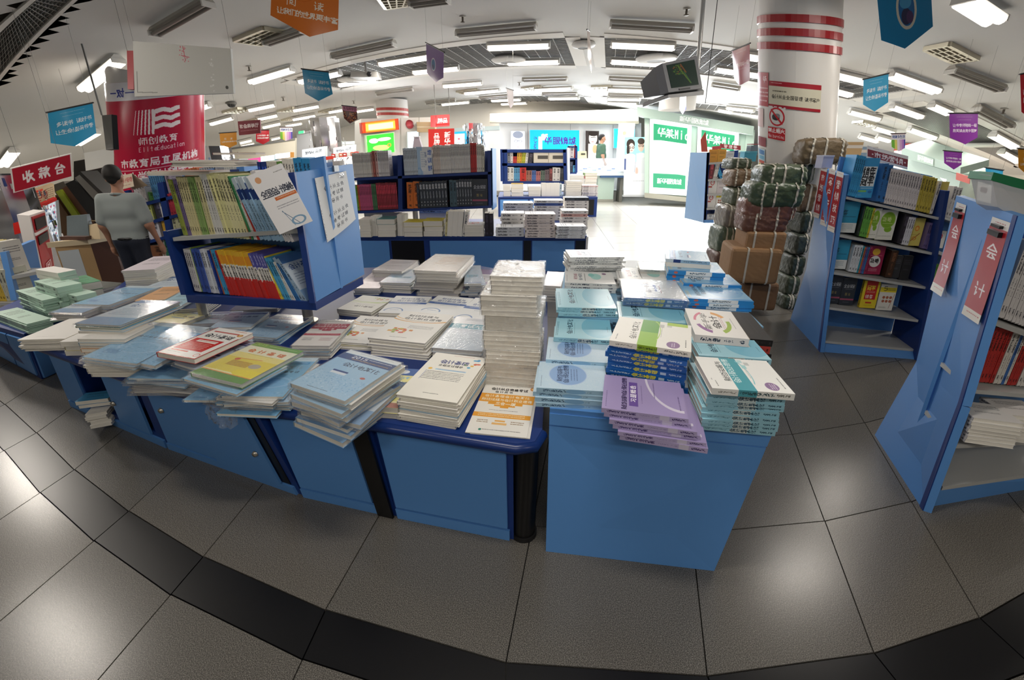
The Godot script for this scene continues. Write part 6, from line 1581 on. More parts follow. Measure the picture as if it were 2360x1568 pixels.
func q_back_bookcase() -> void:
	var q := [V(4.287, 1.286, -4.5), V(5.197, .976, -4.2), V(5.115, -.57, -4.2), V(4.473, -.134, -4.5)]
	bookcase("blue bookcase half hidden behind the nearest bookcase", q, V(.08, 0, -.3), [.15, .4, .65, .95], [0.0, 1.0], {"rear": BLUE, "shelf": GREYSHELF})
	var a := on_face(q, .2, .15) + V(0, .004, -.03)
	row_sloped(a, V(1, 0, .2), V(.1, 0, -1), [["splash", .03, .22, .15, .05, 1, .09], ["e0dcd4", .02, .22, .15, 0, 8], ["splash", .03, .2, .15, .05, 1, .1]], "the half-hidden bookcase's upper shelf", -.28)
	a = on_face(q, .1, .4) + V(0, .004, -.03)
	row_sloped(a, V(1, 0, .2), V(.1, 0, -1), [["whitebox", .03, .18, .15, .05, 1, .1]], "the half-hidden bookcase's second shelf", -.28)
	a = on_face(q, .1, .65) + V(0, .004, -.03)
	row_sloped(a, V(1, 0, .2), V(.1, 0, -1), [["6ab04a", .03, .18, .15, .05, 1, .1], ["b8302c", .02, .18, .15, 0, 3]], "the half-hidden bookcase's third shelf", -.28)

func board_sign(called: String, label: String, cat: String, q: Array, th: float, face: Material, board: String, group := "") -> Node3D:
	var t := thing(called, label, cat, q[3], 0.0, group)
	var f := []
	for p in q: f.append(p - q[3])
	var nn := face_normal(f)
	var m := Mb.new()
	m.hexa([f[0], f[1], f[2], f[3], f[0] - nn * th, f[1] - nn * th, f[2] - nn * th, f[3] - nn * th])
	part(t, "board", m.mesh(), mat(board, .5))
	m = Mb.new()
	m.quad(f[0] + nn * .002, f[1] + nn * .002, f[2] + nn * .002, f[3] + nn * .002)
	part(t, "printed_face", m.mesh(), face)
	return t

func left_furniture() -> void:
	# the counter with green-edged piles
	var tr := V(-3.42, .42, -2.798)
	var tl := V(-4.113, .42, -3.085)
	var br := V(-3.598, 0, -2.947)
	var bl := V(-4.729, 0, -3.532)
	var sr := V(-3.576, .42, -3.274)
	var sb := V(-3.617, 0, -3.1)
	var o := thing("side_counter", "blue counter with pale green-edged book piles at the left edge", "cabinet", br)
	var f := [tl - br, tr - br, V(), bl - br]
	var m := Mb.new()
	m.hexa(f + [sr + (tl - tr) - br, sr - br, V(sr.x, 0, sr.z) - br, V(sr.x, 0, sr.z) + (bl - br) - br])
	part(o, "body", m.mesh(), NAVY)
	for k in 3: part(o, "front_board", panel(f, .03 + k * .32, .33 + k * .32, .05, .9, .012), BLUE)
	var s := [tr - br, sr - br, V(sr.x, 0, sr.z) - br, V()]
	part(o, "side_board", panel(s, .03, .97, .03, .97, .012), BLUE)
	m = Mb.new()
	var up := V(0, .02, 0)
	m.hexa([tl - br + up, tr - br + up, tr - br, tl - br, sr + (tl - tr) - br + up, sr - br + up, sr - br, sr + (tl - tr) - br])
	part(o, "worktop", m.mesh(), NAVY)
	var G := {"green": true, "jitter": .008, "twist": .03}
	pile(V(-3.607, .44, -2.985), .128, .546, 1.134, .071, 6, ["b8d4c4"], "the low green-edged pile at the side counter's front", G)
	pile(V(-3.646, .44, -3.193), .134, .525, 1.078, .177, 9, ["b8d4c4"], "the tallest green-edged pile on the side counter", G)
	pile(V(-3.664, .44, -3.333), .107, .357, 1.114, .093, 5, ["b8d4c4"], "the short green-edged pile beside the tallest one", G)
	pile(V(-3.405, .44, -3.194), .121, .464, 1.137, .2, 6, ["b8d4c4"], "the green-edged pile at the side counter's right end", G)
	pile(V(-3.508, .44, -3.214), .145, .399, 1.099, .26, 7, ["b8d4c4"], "the green-edged pile at the back of the side counter", G)
	pile(V(-3.586, .44, -3.485), .136, .339, 1.025, .2, 3, ["3f8a5e", "4a9a6a", "white"], "the dark green pile at the back of the side counter")
	pile(V(-3.669, .44, -3.628), .328, .314, 1.364, .09, 4, ["3a3f38", "d8d8d4", "7a9a3a"], "the dark magazines at the side counter's right end", {"twist": .1})
	pile(V(-3.647, .46, -3.359), .114, .312, 1.203, .3, 8, ["white"], "the cream blocks behind the green-edged piles", G)
	# end panel of the bookcase at the very edge
	var p := [V(-4.63, .782, -3.9), V(-4.989, .778, -4.5), V(-4.951, .349, -4.4), V(-4.582, .351, -3.8)]
	o = thing("side_bookcase", "blue bookcase end panel with slanting edge at the far left", "bookcase", p[3])
	f = []
	for v in p: f.append(v - p[3])
	m = Mb.new()
	var nn := face_normal(f)
	m.hexa(f + [f[0] - nn * .04, f[1] - nn * .04, f[2] - nn * .04, f[3] - nn * .04])
	part(o, "end_panel", m.mesh(), BLUE)
	for v in [.5, 1.05]:
		m = Mb.new()
		var a := on_face(f, 0, v)
		m.hexa([a + V(-.7, 0, .0), a, a + V(0, -.03, 0), a + V(-.7, -.03, 0), a + V(-.6, 0, -.3), a + V(.1, 0, -.3), a + V(.1, -.03, -.3), a + V(-.6, -.03, -.3)])
		part(o, "shelf", m.mesh(), GREYSHELF)
	row(on_face(p, 0, .5) + V(-.36, .004, -.02), Vector3.RIGHT, V(.1, 0, -1), [["b83a3a", .03, .3, .2, 0, 3], ["d8c86a", .03, .3, .2, 0, 3], ["c8703a", .03, .28, .2, 0, 2], ["dcd8d0", .03, .3, .2, 0, 2]], "the upper shelf at the far left edge")
	row(on_face(p, 0, 1.05) + V(-.36, .004, -.02), Vector3.RIGHT, V(.1, 0, -1), [["3a8ab0", .03, .3, .2, 0, 2], ["9a4a2a", .03, .3, .2, 0, 3], ["d8b84a", .03, .28, .2, 0, 3], ["c8c8b8", .03, .3, .2, 0, 2]], "the lower shelf at the far left edge")
	# bookcase behind the man
	var q := [V(-4.247, 1.244, -4.9), V(-3.289, 1.454, -4.9), V(-3.351, .636, -4.9), V(-4.307, .391, -4.9)]
	bookcase("navy bookcase of mixed books behind the standing man", q, V(.1, 0, -.35), [.195, .44, .685, .97], [.0, .42, .99], {"rear": BLUE, "board": .035})
	var al := V(1, 0, 0)
	var into := V(0, 0, -1)
	var rise: float = (q[1].y - q[0].y) / (q[1].x - q[0].x)
	var sets := [[["7a3a4a", .03, .22, .2, 0, 1], ["d8d4d4", .03, .25, .2, 0, 4], ["5a9a4a", .08, .1, .2, 0, 1], ["4a86b8", .022, .26, .2, 0, 7], ["9a8a9a", .05, .26, .2, 0, 1]], [["3a4a7a", .06, .17, .2, 0, 1], ["c8d07a", .04, .2, .2, 0, 3], ["3a3a4a", .1, .2, .2, 0, 1], ["e0e0dc", .035, .21, .2, 0, 3], ["b83a4a", .03, .24, .2, 0, 2], ["d8d890", .03, .2, .2, 0, 2]], [["dcdce4", .1, .2, .2, 0, 2], ["d8a83a", .17, .2, .2, 0, 1], ["d8d8b0", .06, .2, .2, 0, 2], ["e0a83a", .06, .18, .2, 0, 1]], [["8a5a3a", .2, .2, .2, 0, 1], ["c8c4b8", .04, .24, .2, .1, 1], ["3a8a6a", .05, .2, .2, 0, 1], ["6a4a6a", .06, .2, .2, 0, 2], ["7a4a4a", .08, .22, .2, 0, 1]]]
	var nm := ["top", "second", "third", "lowest"]
	for i in 4:
		row_sloped(on_face(q, .04, [.195, .44, .685, .97][i]) + V(0, .004, -.02), al, into, sets[i], "the %s shelf behind the standing man" % nm[i], rise)
	# the farther bookcase whose top shows over the rack
	q = [V(-4.571, 1.327, -5.9), V(-3.51, 1.512, -5.9), V(-3.546, 1.049, -5.9), V(-4.645, .82, -5.9)]
	bookcase("farther blue bookcase showing above the counter rack's books", q, V(0, 0, -.35), [.24, .7], [.0, .22, .6, .98], {"rear": BLUE, "post": BLUE, "board": .05})
	rise = (q[1].y - q[0].y) / (q[1].x - q[0].x)
	row_sloped(on_face(q, .25, .24) + V(0, .004, -.02), al, into, [["d8703a", .026, .17, .2, 0, 7], ["gap", .03], ["b8b8bc", .03, .15, .2, 0, 7]], "the farther bookcase above the rack", rise)
	row_sloped(on_face(q, .76, .24) + V(0, .004, -.02), al, into, [["dcdcd4", .03, .17, .2, 0, 7]], "the farther bookcase's right end", rise)


const FLAG_TEXT := {
	"orange": ["d9762a", [["t", "阅", 60, 92, 30, "f0e6d8", {"t": 3.4}], ["t", "读", 158, 92, 30, "f0e6d8", {"t": 3.4}], ["t", "让我们的世界更丰富", 24, 138, 22, "f4ece0", {"g": 24, "t": 3.2}], ["e", 110, 40, 60, 60, "c8641c", 0.97]]],
	"bluebig": ["1f86be", [["e", 120, 118, 46, 60, "d8d2c4"], ["e", 120, 118, 36, 50, "2c6fae"], ["e", 116, 140, 22, 24, "3a3a5a"], ["e", 132, 144, 16, 18, "54406a"], ["e", 118, 100, 26, 18, "4f9fd0"]]],
	"purple": ["7a4f9e", [["e", 120, 120, 34, 46, "c9c4da"], ["e", 120, 120, 26, 37, "2c6fa8"], ["e", 118, 136, 14, 16, "3a4a7a"]]],
	"violet": ["8f3fa4", [["y", 60, 26, 130, 1, 8, "b88ac4"], ["y", 70, 48, 110, 1, 8, "b88ac4"], ["t", "让书香伴随每一程", 26, 78, 21, "f0e6f2", {"g": 25.5, "t": 3.2}], ["t", "用阅读点亮中国梦", 26, 118, 21, "f0e6f2", {"g": 25.5, "t": 3.2}]]],
	"blue": ["3aa6d4", [["y", 60, 22, 130, 1, 8, "9ad0e8"], ["y", 70, 42, 110, 1, 8, "9ad0e8"], ["t", "多读书", 36, 72, 25, "eef6fa", {"g": 29, "t": 3.4}], ["t", "读好书", 140, 72, 25, "eef6fa", {"g": 29, "t": 3.4}], ["t", "让生命溢满书香", 28, 120, 25, "eef6fa", {"g": 29, "t": 3.4}]]],
	"yellow": ["eba02e", [["y", 60, 30, 130, 1, 8, "f4cc84"], ["t", "阅", 64, 80, 26, "f8ecd8", {"t": 3.4}], ["t", "读", 150, 80, 26, "f8ecd8", {"t": 3.4}], ["t", "让我们的世界更丰富", 24, 126, 20, "f8ecd8", {"g": 24, "t": 3}]]],
	"red": ["c8303c", [["y", 60, 26, 130, 1, 8, "e08a90"], ["t", "让书香伴随每一程", 26, 78, 22, "f6e8e8", {"g": 25.5, "t": 3.6}], ["t", "用阅读点亮中国梦", 26, 118, 22, "f6e8e8", {"g": 25.5, "t": 3.6}]]],
	"maroon": ["9c3040", [["y", 60, 26, 130, 1, 8, "c88a90"], ["t", "让书香伴随每一程", 26, 92, 22, "d8b8b8", {"g": 25.5, "t": 3}], ["y", 60, 130, 130, 1, 8, "c88a90"]]],
	"rainbow": ["f0eef0", [["r", 0, 0, 240, 10, "d88a9c"], ["t", "健康乐生活", 16, 24, 36, "3a5a9c", {"g": 43, "t": 4.5}], ["r", 0, 80, 50, 150, "7cc44a"], ["r", 50, 80, 40, 150, "e8e07a"], ["r", 90, 80, 40, 150, "efe4ea"], ["r", 130, 80, 40, 150, "e0b4dc"], ["r", 170, 80, 36, 150, "c48ad4"], ["r", 206, 80, 40, 150, "5a5ab4"]]],
	"brown": ["6a3c34", [["r", 0, 0, 240, 64, "d07a98"], ["t", "社会科学部", 20, 14, 36, "6a2038", {"g": 42, "t": 4.5}], ["d", 0, 70, 240, 120, 90, 14, ["c8864a", "8a4a34", "e0b07a", "4a2a28", "d8703a"]]]],
	"pale": ["d8d2d4", []],
	"edge": ["d8c4bc", []],
}

func banner(p: Array, key: String, label: String, lines := true) -> void: # p: top left, top right, right shoulder, point, left shoulder
	var t := thing("pennant_banner", label, "banner", p[0], 0.0, "pennant banners hanging from the ceiling")
	var f := []
	for v in p: f.append(v - p[0])
	var nn := face_normal([f[0], f[1], f[2], f[4]])
	var eu := f[1] as Vector3
	var ev := f[4] as Vector3
	var uv := []
	var vmax := .001
	for v in f: # place on the sheet in the skewed frame of its upper edge and left edge
		var g := Basis(eu, ev, nn).inverse() * (v as Vector3)
		uv.append(Vector2(clampf(g.x, 0, 1), g.y))
		vmax = maxf(vmax, g.y)
	for k in uv.size(): uv[k].y /= vmax
	var c: Array = FLAG_TEXT[key]
	var face := printed("flag" + key, 240, 232, c[0], c[1], .22) if c[1].size() else mat(c[0], .22)
	var m := Mb.new()
	m.st.set_smooth_group(1)
	# the sheet, bowed a little, as strips between its left and right edge
	var n := 8
	var P := func(u: float, v: float) -> Array:
		var top := (f[0] as Vector3).lerp(f[1], u)
		var low := (f[4] as Vector3).lerp(f[3], u * 2) if u < .5 else (f[3] as Vector3).lerp(f[2], u * 2 - 1)
		var q := top.lerp(low, v) + nn * .03 * eu.length() * sin(u * PI) * sin(v * 2.2)
		var ulow := (uv[4] as Vector2).lerp(uv[3], u * 2) if u < .5 else (uv[3] as Vector2).lerp(uv[2], u * 2 - 1)
		return [q, (uv[0] as Vector2).lerp(uv[1], u).lerp(ulow, v)]
	for j in 4:
		for i in n:
			var a: Array = P.call(float(i) / n, j / 4.0)
			var b: Array = P.call(float(i + 1) / n, j / 4.0)
			var d: Array = P.call(float(i + 1) / n, (j + 1) / 4.0)
			var e: Array = P.call(float(i) / n, (j + 1) / 4.0)
			m.tri(a[0], b[0], d[0], a[1], b[1], d[1])
			m.tri(a[0], d[0], e[0], a[1], d[1], e[1])
	part(t, "sheet", m.mesh(), face)
	m = Mb.new()
	m.tube([f[0] - eu * .04, f[1] + eu * .03], .008, 6)
	part(t, "rod", m.mesh(), mat("3a3a3a", .4))
	if lines:
		for k in 2:
			var a: Vector3 = f[0].lerp(f[1], .05 + .9 * k)
			var up: float = ceil_y(p[0].x + a.x) - p[0].y - a.y
			if up > .02:
				m = Mb.new()
				m.tube([a, a + V(0, up, 0)], .001, 5)
				part(t, "line", m.mesh(), mat("8a8a86", .4))

func hang_lines(t: Node3D, at: Vector3, pts: Array, r := .0015) -> void:
	for a in pts:
		var up: float = ceil_y(at.x + a.x) - at.y - a.y
		if up > .02:
			var m := Mb.new()
			m.tube([a, a + V(0, up, 0)], r, 6)
			part(t, "line", m.mesh(), mat("6a6a66", .4))

func banners() -> void:
	banner([V(-1.618, 2.82, -3.5), V(-1.177, 2.741, -3.5), V(-1.222, 2.46, -3.5), V(-1.424, 2.415, -3.5), V(-1.681, 2.549, -3.5)], "orange", "large orange banner at the top edge with a white slogan")
	banner([V(2.457, 2.795, -3.5), V(2.802, 2.876, -3.5), V(2.95, 2.481, -3.5), V(2.787, 2.342, -3.5), V(2.611, 2.396, -3.5)], "bluebig", "large blue banner with an oval emblem at the top right")
	banner([V(-1.113, 2.985, -6.4), V(-.805, 2.765, -5.8), V(-.824, 2.493, -5.8), V(-.93, 2.469, -6), V(-1.124, 2.637, -6.4)], "purple", "purple banner with an oval emblem hanging before the left lattice")
	banner([V(-2.595, 2.619, -6), V(-2.272, 2.585, -6), V(-2.252, 2.336, -6), V(-2.438, 2.256, -6), V(-2.599, 2.346, -6)], "blue", "small blue glossy banner left of the left lattice")
	banner([V(.843, 2.95, -5.6), V(.967, 3.071, -6.2), V(1.011, 2.695, -6.2), V(.968, 2.566, -6), V(.869, 2.674, -5.6)], "edge", "pinkish banner seen edge-on in the middle of the ceiling")
	banner([V(2.641, 2.798, -5.9), V(2.648, 2.793, -5.5), V(2.714, 2.423, -5.5), V(2.709, 2.395, -5.7), V(2.716, 2.503, -5.9)], "maroon", "dark red glossy banner left of the big white pillar")
	banner([V(4.081, 2.446, -5.6), V(4.2, 2.478, -5.4), V(4.279, 2.182, -5.4), V(4.229, 2.095, -5.5), V(4.147, 2.178, -5.6)], "blue", "light blue banner right of the big white pillar")
	banner([V(5.197, 2.084, -5.6), V(5.538, 2.084, -5.6), V(5.627, 1.814, -5.6), V(5.496, 1.735, -5.6), V(5.291, 1.814, -5.6)], "violet", "larger purple banner with two lines of white characters")
	banner([V(6.018, 1.667, -6.4), V(6.28, 1.644, -6.4), V(6.33, 1.477, -6.4), V(6.235, 1.412, -6.4), V(6.078, 1.5, -6.4)], "violet", "smaller purple banner below the larger one")
	banner([V(5.55, 1.902, -6.8), V(5.758, 1.908, -6.8), V(5.811, 1.705, -6.8), V(5.729, 1.656, -6.8), V(5.609, 1.717, -6.8)], "rainbow", "rainbow banner hanging above the marketing sign")
	banner([V(5.061, 1.683, -4.6), V(5.257, 1.671, -4.6), V(5.339, 1.462, -4.6), V(5.247, 1.424, -4.6), V(5.135, 1.5, -4.6)], "yellow", "orange banner cut by the right edge")
	banner([V(4.83, 2.348, -4.6), V(5.016, 2.389, -4.6), V(5.158, 2.03, -4.6), V(5.088, 1.948, -4.6), V(4.968, 2.018, -4.6)], "red", "red banner cut by the right edge")
	banner([V(5.635, 1.474, -5.4), V(5.858, 1.444, -5.4), V(5.884, 1.345, -5.4), V(5.814, 1.264, -5.4), V(5.695, 1.335, -5.4)], "blue", "blue banner behind the green-rimmed leaflet holder")
	banner([V(-4.825, 2.038, -4.9), V(-4.597, 2.158, -5.2), V(-4.651, 1.847, -5.2), V(-4.753, 1.708, -5), V(-4.897, 1.737, -4.9)], "blue", "light blue banner above the checkout sign")
	banner([V(-4.782, 1.939, -7.6), V(-4.501, 1.958, -7.6), V(-4.534, 1.765, -7.6), V(-4.66, 1.711, -7.6), V(-4.807, 1.758, -7.6)], "yellow", "small orange banner left of the dark red hall sign")
	banner([V(-4.947, 2.047, -9), V(-4.694, 2.054, -9), V(-4.723, 1.85, -9), V(-4.853, 1.786, -9), V(-4.986, 1.842, -9)], "red", "small red banner right of the dark red hall sign")
	banner([V(-4.675, 2.121, -9.4), V(-4.422, 2.121, -9.4), V(-4.457, 1.908, -9.4), V(-4.597, 1.859, -9.4), V(-4.703, 1.908, -9.4)], "rainbow", "small rainbow banner above the phone shops")
	banner([V(-2.728, 2.354, -7.6), V(-2.495, 2.329, -7.6), V(-2.502, 2.149, -7.6), V(-2.629, 2.083, -7.6), V(-2.718, 2.162, -7.6)], "brown", "brown picture banner with a pink head strip")
	banner([V(-.101, 2.732, -8.6), V(.022, 2.648, -8.2), V(.03, 2.424, -8.2), V(-.015, 2.379, -8.4), V(-.071, 2.49, -8.6)], "pale", "pale grey banner over the eyewear shop's aisle")
	banner([V(2.952, 2.631, -8.4), V(2.873, 2.599, -7.9), V(2.915, 2.329, -7.9), V(2.949, 2.257, -8.1), V(2.977, 2.372, -8.4)], "rainbow", "narrow rainbow banner under the hanging television")
	# boards
	var q := [V(-2.757, 2.412, -3.6), V(-2.002, 2.345, -3.5), V(-2.041, 2.056, -3.5), V(-2.848, 2.044, -3.6)]
	var ops := [["d", 0, 0, 256, 128, 120, 1, ["c9c8c2", "d4d3cd"]], ["d", 120, 4, 22, 44, 18, 3, ["d86a78", "e08a92"]], ["l", 132, 4, 136, 44, 2, "d4606e"], ["l", 126, 30, 146, 34, 2, "d4606e"], ["l", 8, 70, 8, 118, 2, "8a8a84"], ["l", 8, 118, 60, 120, 2, "9a9a94"], ["d", 196, 30, 10, 90, 14, 4, ["f4f4f0", "ecebe6"]], ["e", 240, 112, 4, 5, "55554f"]]
	var t := board_sign("blank_board", "large blank whitish board hanging before the red pillar", "sign", q, .02, printed("blank", 256, 128, "dad9d2", ops, .5), "d4d3cc")
	hang_lines(t, q[3], [(q[0] - q[3]) * 1.0, (q[1] - q[3]) * 1.0], .001)
	q = [V(-3.093, 2.419, -3.95), V(-2.922, 2.389, -3.8), V(-2.998, 2.119, -3.8), V(-3.167, 2.137, -3.95)]
	t = board_sign("red_board", "narrow strip of a red board behind the blank whitish board", "sign", q, .02, mat("a8242c", .5), "a8242c")
	hang_lines(t, q[3], [q[0] - q[3]])
	q = [V(-5.095, 1.488, -4.6), V(-4.715, 1.632, -4.9), V(-4.774, 1.396, -4.9), V(-5.15, 1.247, -4.6)]
	t = board_sign("checkout_sign", "dark red checkout sign with three white characters", "sign", q, .05, printed("checkout", 256, 100, "b3122e", [["r", 0, 0, 256, 3, "e8e4e0"], ["r", 0, 97, 256, 3, "e8e4e0"], ["r", 0, 0, 7, 100, "e8e4e0"], ["r", 250, 0, 6, 100, "e8e4e0"], ["t", "收款台", 48, 28, 42, "f0eaea", {"g": 66, "t": 7}]], .35), "e4e0da")
	hang_lines(t, q[3], [on_face([q[0] - q[3], q[1] - q[3], q[2] - q[3], V()], .17, 0), on_face([q[0] - q[3], q[1] - q[3], q[2] - q[3], V()], .8, 0)])
	q = [V(-5.975, 1.633, -6.4), V(-5.534, 1.707, -6.4), V(-5.603, 1.477, -6.4), V(-6.026, 1.395, -6.4)]
	t = board_sign("white_board", "blank white hanging board left of the red pillar", "sign", q, .03, mat("d9d9d4", .5), "d9d9d4")
	hang_lines(t, q[3], [q[0] - q[3]])
	q = [V(-5.854, 1.486, -6.5), V(-5.658, 1.521, -6.5), V(-5.7, 1.379, -6.5), V(-5.791, 1.409, -6.5)]
	board_sign("cyan_board", "cyan corner of a board under the blank white one", "sign", q, .02, mat("38b4d4", .4), "38b4d4")
	q = [V(-5.141, 2.082, -5.9), V(-4.763, 2.07, -5.6), V(-4.854, 1.68, -5.6), V(-5.212, 1.671, -5.9)]
	t = board_sign("screen_case", "black back of a hanging screen beside the red pillar", "television", q, .05, mat("0e0e10", .4), "131315")
	hang_lines(t, q[3], [q[0] - q[3]], .01)
	q = [V(-4.682, 2.141, -8), V(-4.299, 2.168, -8), V(-4.332, 1.954, -8), V(-4.705, 1.919, -8)]
	t = board_sign("hall_sign", "dark red hall sign with white characters among the small banners", "sign", q, .03, printed("hall", 256, 150, "7c2434", [["t", "社会科学厅", 20, 38, 40, "efe6e6", {"g": 45, "t": 5.5, "w": 36}], ["y", 24, 104, 200, 1, 16, "c89aa0"]], .4), "6a2030")
	hang_lines(t, q[3], [q[0] - q[3], q[1] - q[3]])
	q = [V(-4.588, 2.065, -10), V(-4.473, 2.082, -10), V(-4.481, 2.03, -10), V(-4.596, 2.012, -10)]
	t = board_sign("exit_sign", "tiny green exit sign over the phone shops", "sign", q, .04, glow("4ad48a", .9), "d8dcd8")
	hang_lines(t, q[3], [(q[0] + q[1]) / 2 - q[3]])

func column(called: String, label: String, top: Vector3, foot: Vector3, r: float, rings: Array, ring_mat: Material, body: Material, r_ring := .012, skew := 0.0) -> Node3D:
	# rings: [from, to] as fractions of the length from the top
	var ax := (top - foot)
	var y := ax.normalized()
	var x := y.cross(V(-foot.x, 0, -foot.z).normalized()).normalized()
	var b := Basis(x, y, x.cross(y))
	var o := Node3D.new()
	o.name = numbered(called)
	add_child(o)
	o.transform = Transform3D(b, foot)
	tag(o, label, "pillar", "", "structure")
	var L := ax.length()
	var m := Mb.new()
	m.lathe([Vector2(r, 0), Vector2(r, L)], 48)
	part(o, "shaft", m.mesh(), body)
	for g in rings:
		m = Mb.new()
		m.lathe([Vector2(r - .01, L * (1 - g[1])), Vector2(r + r_ring, L * (1 - g[1])), Vector2(r + r_ring, L * (1 - g[0])), Vector2(r - .01, L * (1 - g[0]))], 48, 0, TAU, Transform3D(Basis(V(1, skew, 0), Vector3.UP, Vector3.BACK), V()), false)
		part(o, "ring", m.mesh(), ring_mat)
	return o

# a printed sheet round a pillar: angles from the side that faces the viewer (positive to the right), heights in metres along the shaft
func wrap_sheet(called: String, label: String, cat: String, col: Node3D, r: float, a0: float, a1: float, y0: float, y1: float, face: Material, wave := 0.0, skew := 0.0) -> Node3D:
	var o := Node3D.new()
	o.name = numbered(called)
	add_child(o)
	o.transform = col.transform
	tag(o, label, cat)
	var m := Mb.new()
	var n := maxi(3, int(absf(a1 - a0) / .12))
	m.st.set_smooth_group(1)
	for i in n:
		var t0 := float(i) / n
		var t1 := float(i + 1) / n
		var P := func(t: float, y: float) -> Vector3:
			var a := lerpf(a0, a1, t)
			var rr := r + wave * sin(t * 17.0 + y * 5.0)
			return V(rr * sin(a), y + skew * rr * sin(a), rr * cos(a))
		m.quad(P.call(t0, y1), P.call(t1, y1), P.call(t1, y0), P.call(t0, y0), Rect2(t0, 0, t1 - t0, 1))
	part(o, "sheet", m.mesh(), face)
	return o

func pillars() -> void:
	var white := mat("dedbd6", .38)
	var red := mat("a3141f", .3)
	# the big white pillar
	var top := V(2.955, 3.384, -5.3)
	var foot := V(3.97, 0, -5.793)
	foot = V(3.58, 0, -5.3)
	var SK := -.33
	var yl := func(py: float) -> float: return 0.0
	var L := (top - foot).length()
	var fr := func(py: float) -> float: return (py + 62.0) / 700.0
	var c := column("pillar", "big white round pillar with three red rings", top, foot, .375, [[.120, .140], [.156, .176], [.193, .213]], red, white, .012, SK)
	var Y := func(py: float) -> float: # height along the shaft of what the photograph shows at that row
		return L * (1.0 - (py + 28.0) / 716.0)
	var R := .382
	wrap_sheet("pillar_poster", "red poster with white print on the big pillar's left side", "poster", c, R, -1.35, -.72, Y.call(243), Y.call(172), printed("pp1", 100, 128, "ae1d2c", [["t", "华", 66, 14, 22, "f0dcdc", {"t": 3}], ["y", 20, 56, 76, 1, 12, "e8c4c4"], ["y", 14, 72, 82, 2, 14, "e8c4c4"], ["y", 40, 104, 50, 1, 12, "e8c4c4"]], .3), 0.0, SK)
	wrap_sheet("pillar_notice", "cream notice with red head and foot on the big pillar", "notice", c, R, -.70, .62, Y.call(242), Y.call(188), printed("pp2", 256, 110, "d9d4bd", [["r", 0, 0, 256, 20, "a82432"], ["y", 12, 6, 60, 1, 8, "e0b8b8"], ["r", 0, 98, 256, 12, "a82432"], ["y", 24, 38, 70, 1, 12, "55503f"], ["t", "会计从业全国管理", 20, 56, 15, "3a382f", {"g": 19, "t": 2}], ["t", "读书客户", 180, 56, 15, "3a382f", {"g": 18, "t": 2}]], .3), 0.0, SK)
	wrap_sheet("smoking_sign", "round red no smoking sign on the big pillar", "sign", c, R, -.70, -.22, Y.call(283), Y.call(240), printed("pp3", 96, 96, "dcdad6", [["e", 48, 48, 44, 44, "c4242c", 0.82], ["e", 44, 50, 22, 16, "3c3c40"], ["e", 54, 42, 14, 10, "8a8a8e"], ["r", 26, 56, 40, 7, "2e2e32"], ["l", 18, 18, 78, 78, 8, "c4242c"]], .35), 0.0, SK)
	wrap_sheet("burning_sign", "red strip sign with white characters below the no smoking sign", "sign", c, R, -.72, -.22, Y.call(311), Y.call(285), printed("pp4", 128, 78, "bf222b", [["t", "禁止烟火", 5, 6, 26, "f4ecec", {"g": 31, "t": 3.6}], ["t", "No", 6, 46, 20, "f4ecec", {"g": 14, "w": 11, "t": 2.2}], ["t", "burning", 42, 46, 20, "f4ecec", {"g": 11.6, "w": 9, "t": 2.2}]], .35), 0.0, SK)
	wrap_sheet("pillar_card", "white card with red print at the big pillar's left edge", "notice", c, R, -1.3, -.92, Y.call(290), Y.call(249), mat("d4b4b0", .4), 0.0, SK)
	wrap_sheet("pillar_tag", "dark red card low on the big pillar's left side", "notice", c, R, -1.25, -.80, Y.call(333), Y.call(312), mat("8e2436", .35), 0.0, SK)
	wrap_sheet("colour_card", "colourful card above the parcels on the big pillar", "notice", c, R, -1.25, -.84, Y.call(384), Y.call(339), printed("pp7", 64, 90, "b8d4e4", [["r", 14, 6, 46, 20, "4a86c4"], ["r", 14, 32, 46, 16, "6ab0d4"], ["r", 10, 54, 50, 14, "c8543c"], ["r", 6, 70, 56, 20, "e0c84a"]], .35), 0.0, SK)
	# the pillar wrapped in a red poster
	top = V(-5.074, 2.67, -6.9)
	var low := V(-5.4, 1.144, -6.9)
	foot = low + (low - top) * (low.y / (top.y - low.y))
	var c2 := column("pillar", "round pillar wrapped in a large red advertisement", top, foot, .555, [], red, mat("c9c7c4", .3))
	L = (top - foot).length()
	var ops := [["r", 0, 0, 420, 60, "e4e4ea"], ["t", "一对一课外", 62, 20, 26, "2c3a9c", {"g": 33, "t": 3.6}]]
	for k in 6: ops.append(["l", 158 + k * 10, 96 + k * .5, 146 + k * 12, 176, 2.0 + k * .9, "f4e8ea"])
	for k in 3:
		ops.append(["l", 216, 104 + k * 26, 238, 98 + k * 26, 13, "f4e8ea"])
		ops.append(["l", 238, 98 + k * 26, 262, 106 + k * 26, 13, "f4e8ea"])
		ops.append(["l", 262, 106 + k * 26, 284, 98 + k * 26, 13, "f4e8ea"])
	ops.append_array([["l", 212, 108, 206, 172, 8, "f4e8ea"], ["t", "师创教育", 162, 188, 24, "f4e8ea", {"g": 31, "t": 3.4}], ["t", "Elite", 160, 222, 15, "f0c8d0", {"g": 12, "w": 8, "t": 1.8}], ["t", "Education", 216, 222, 15, "f0c8d0", {"g": 10, "w": 8, "t": 1.8}], ["t", "市教育局直属机构", 92, 262, 27, "f4e8ea", {"g": 34, "t": 3.6}], ["l", 90, 300, 366, 300, 2, "f0d0d6"], ["t", "中小学课外辅导专家", 92, 308, 27, "f4e8ea", {"g": 31, "t": 3.6}], ["l", 380, 60, 380, 420, 1, "e08a96"]])
	var ADV1 := L - .03
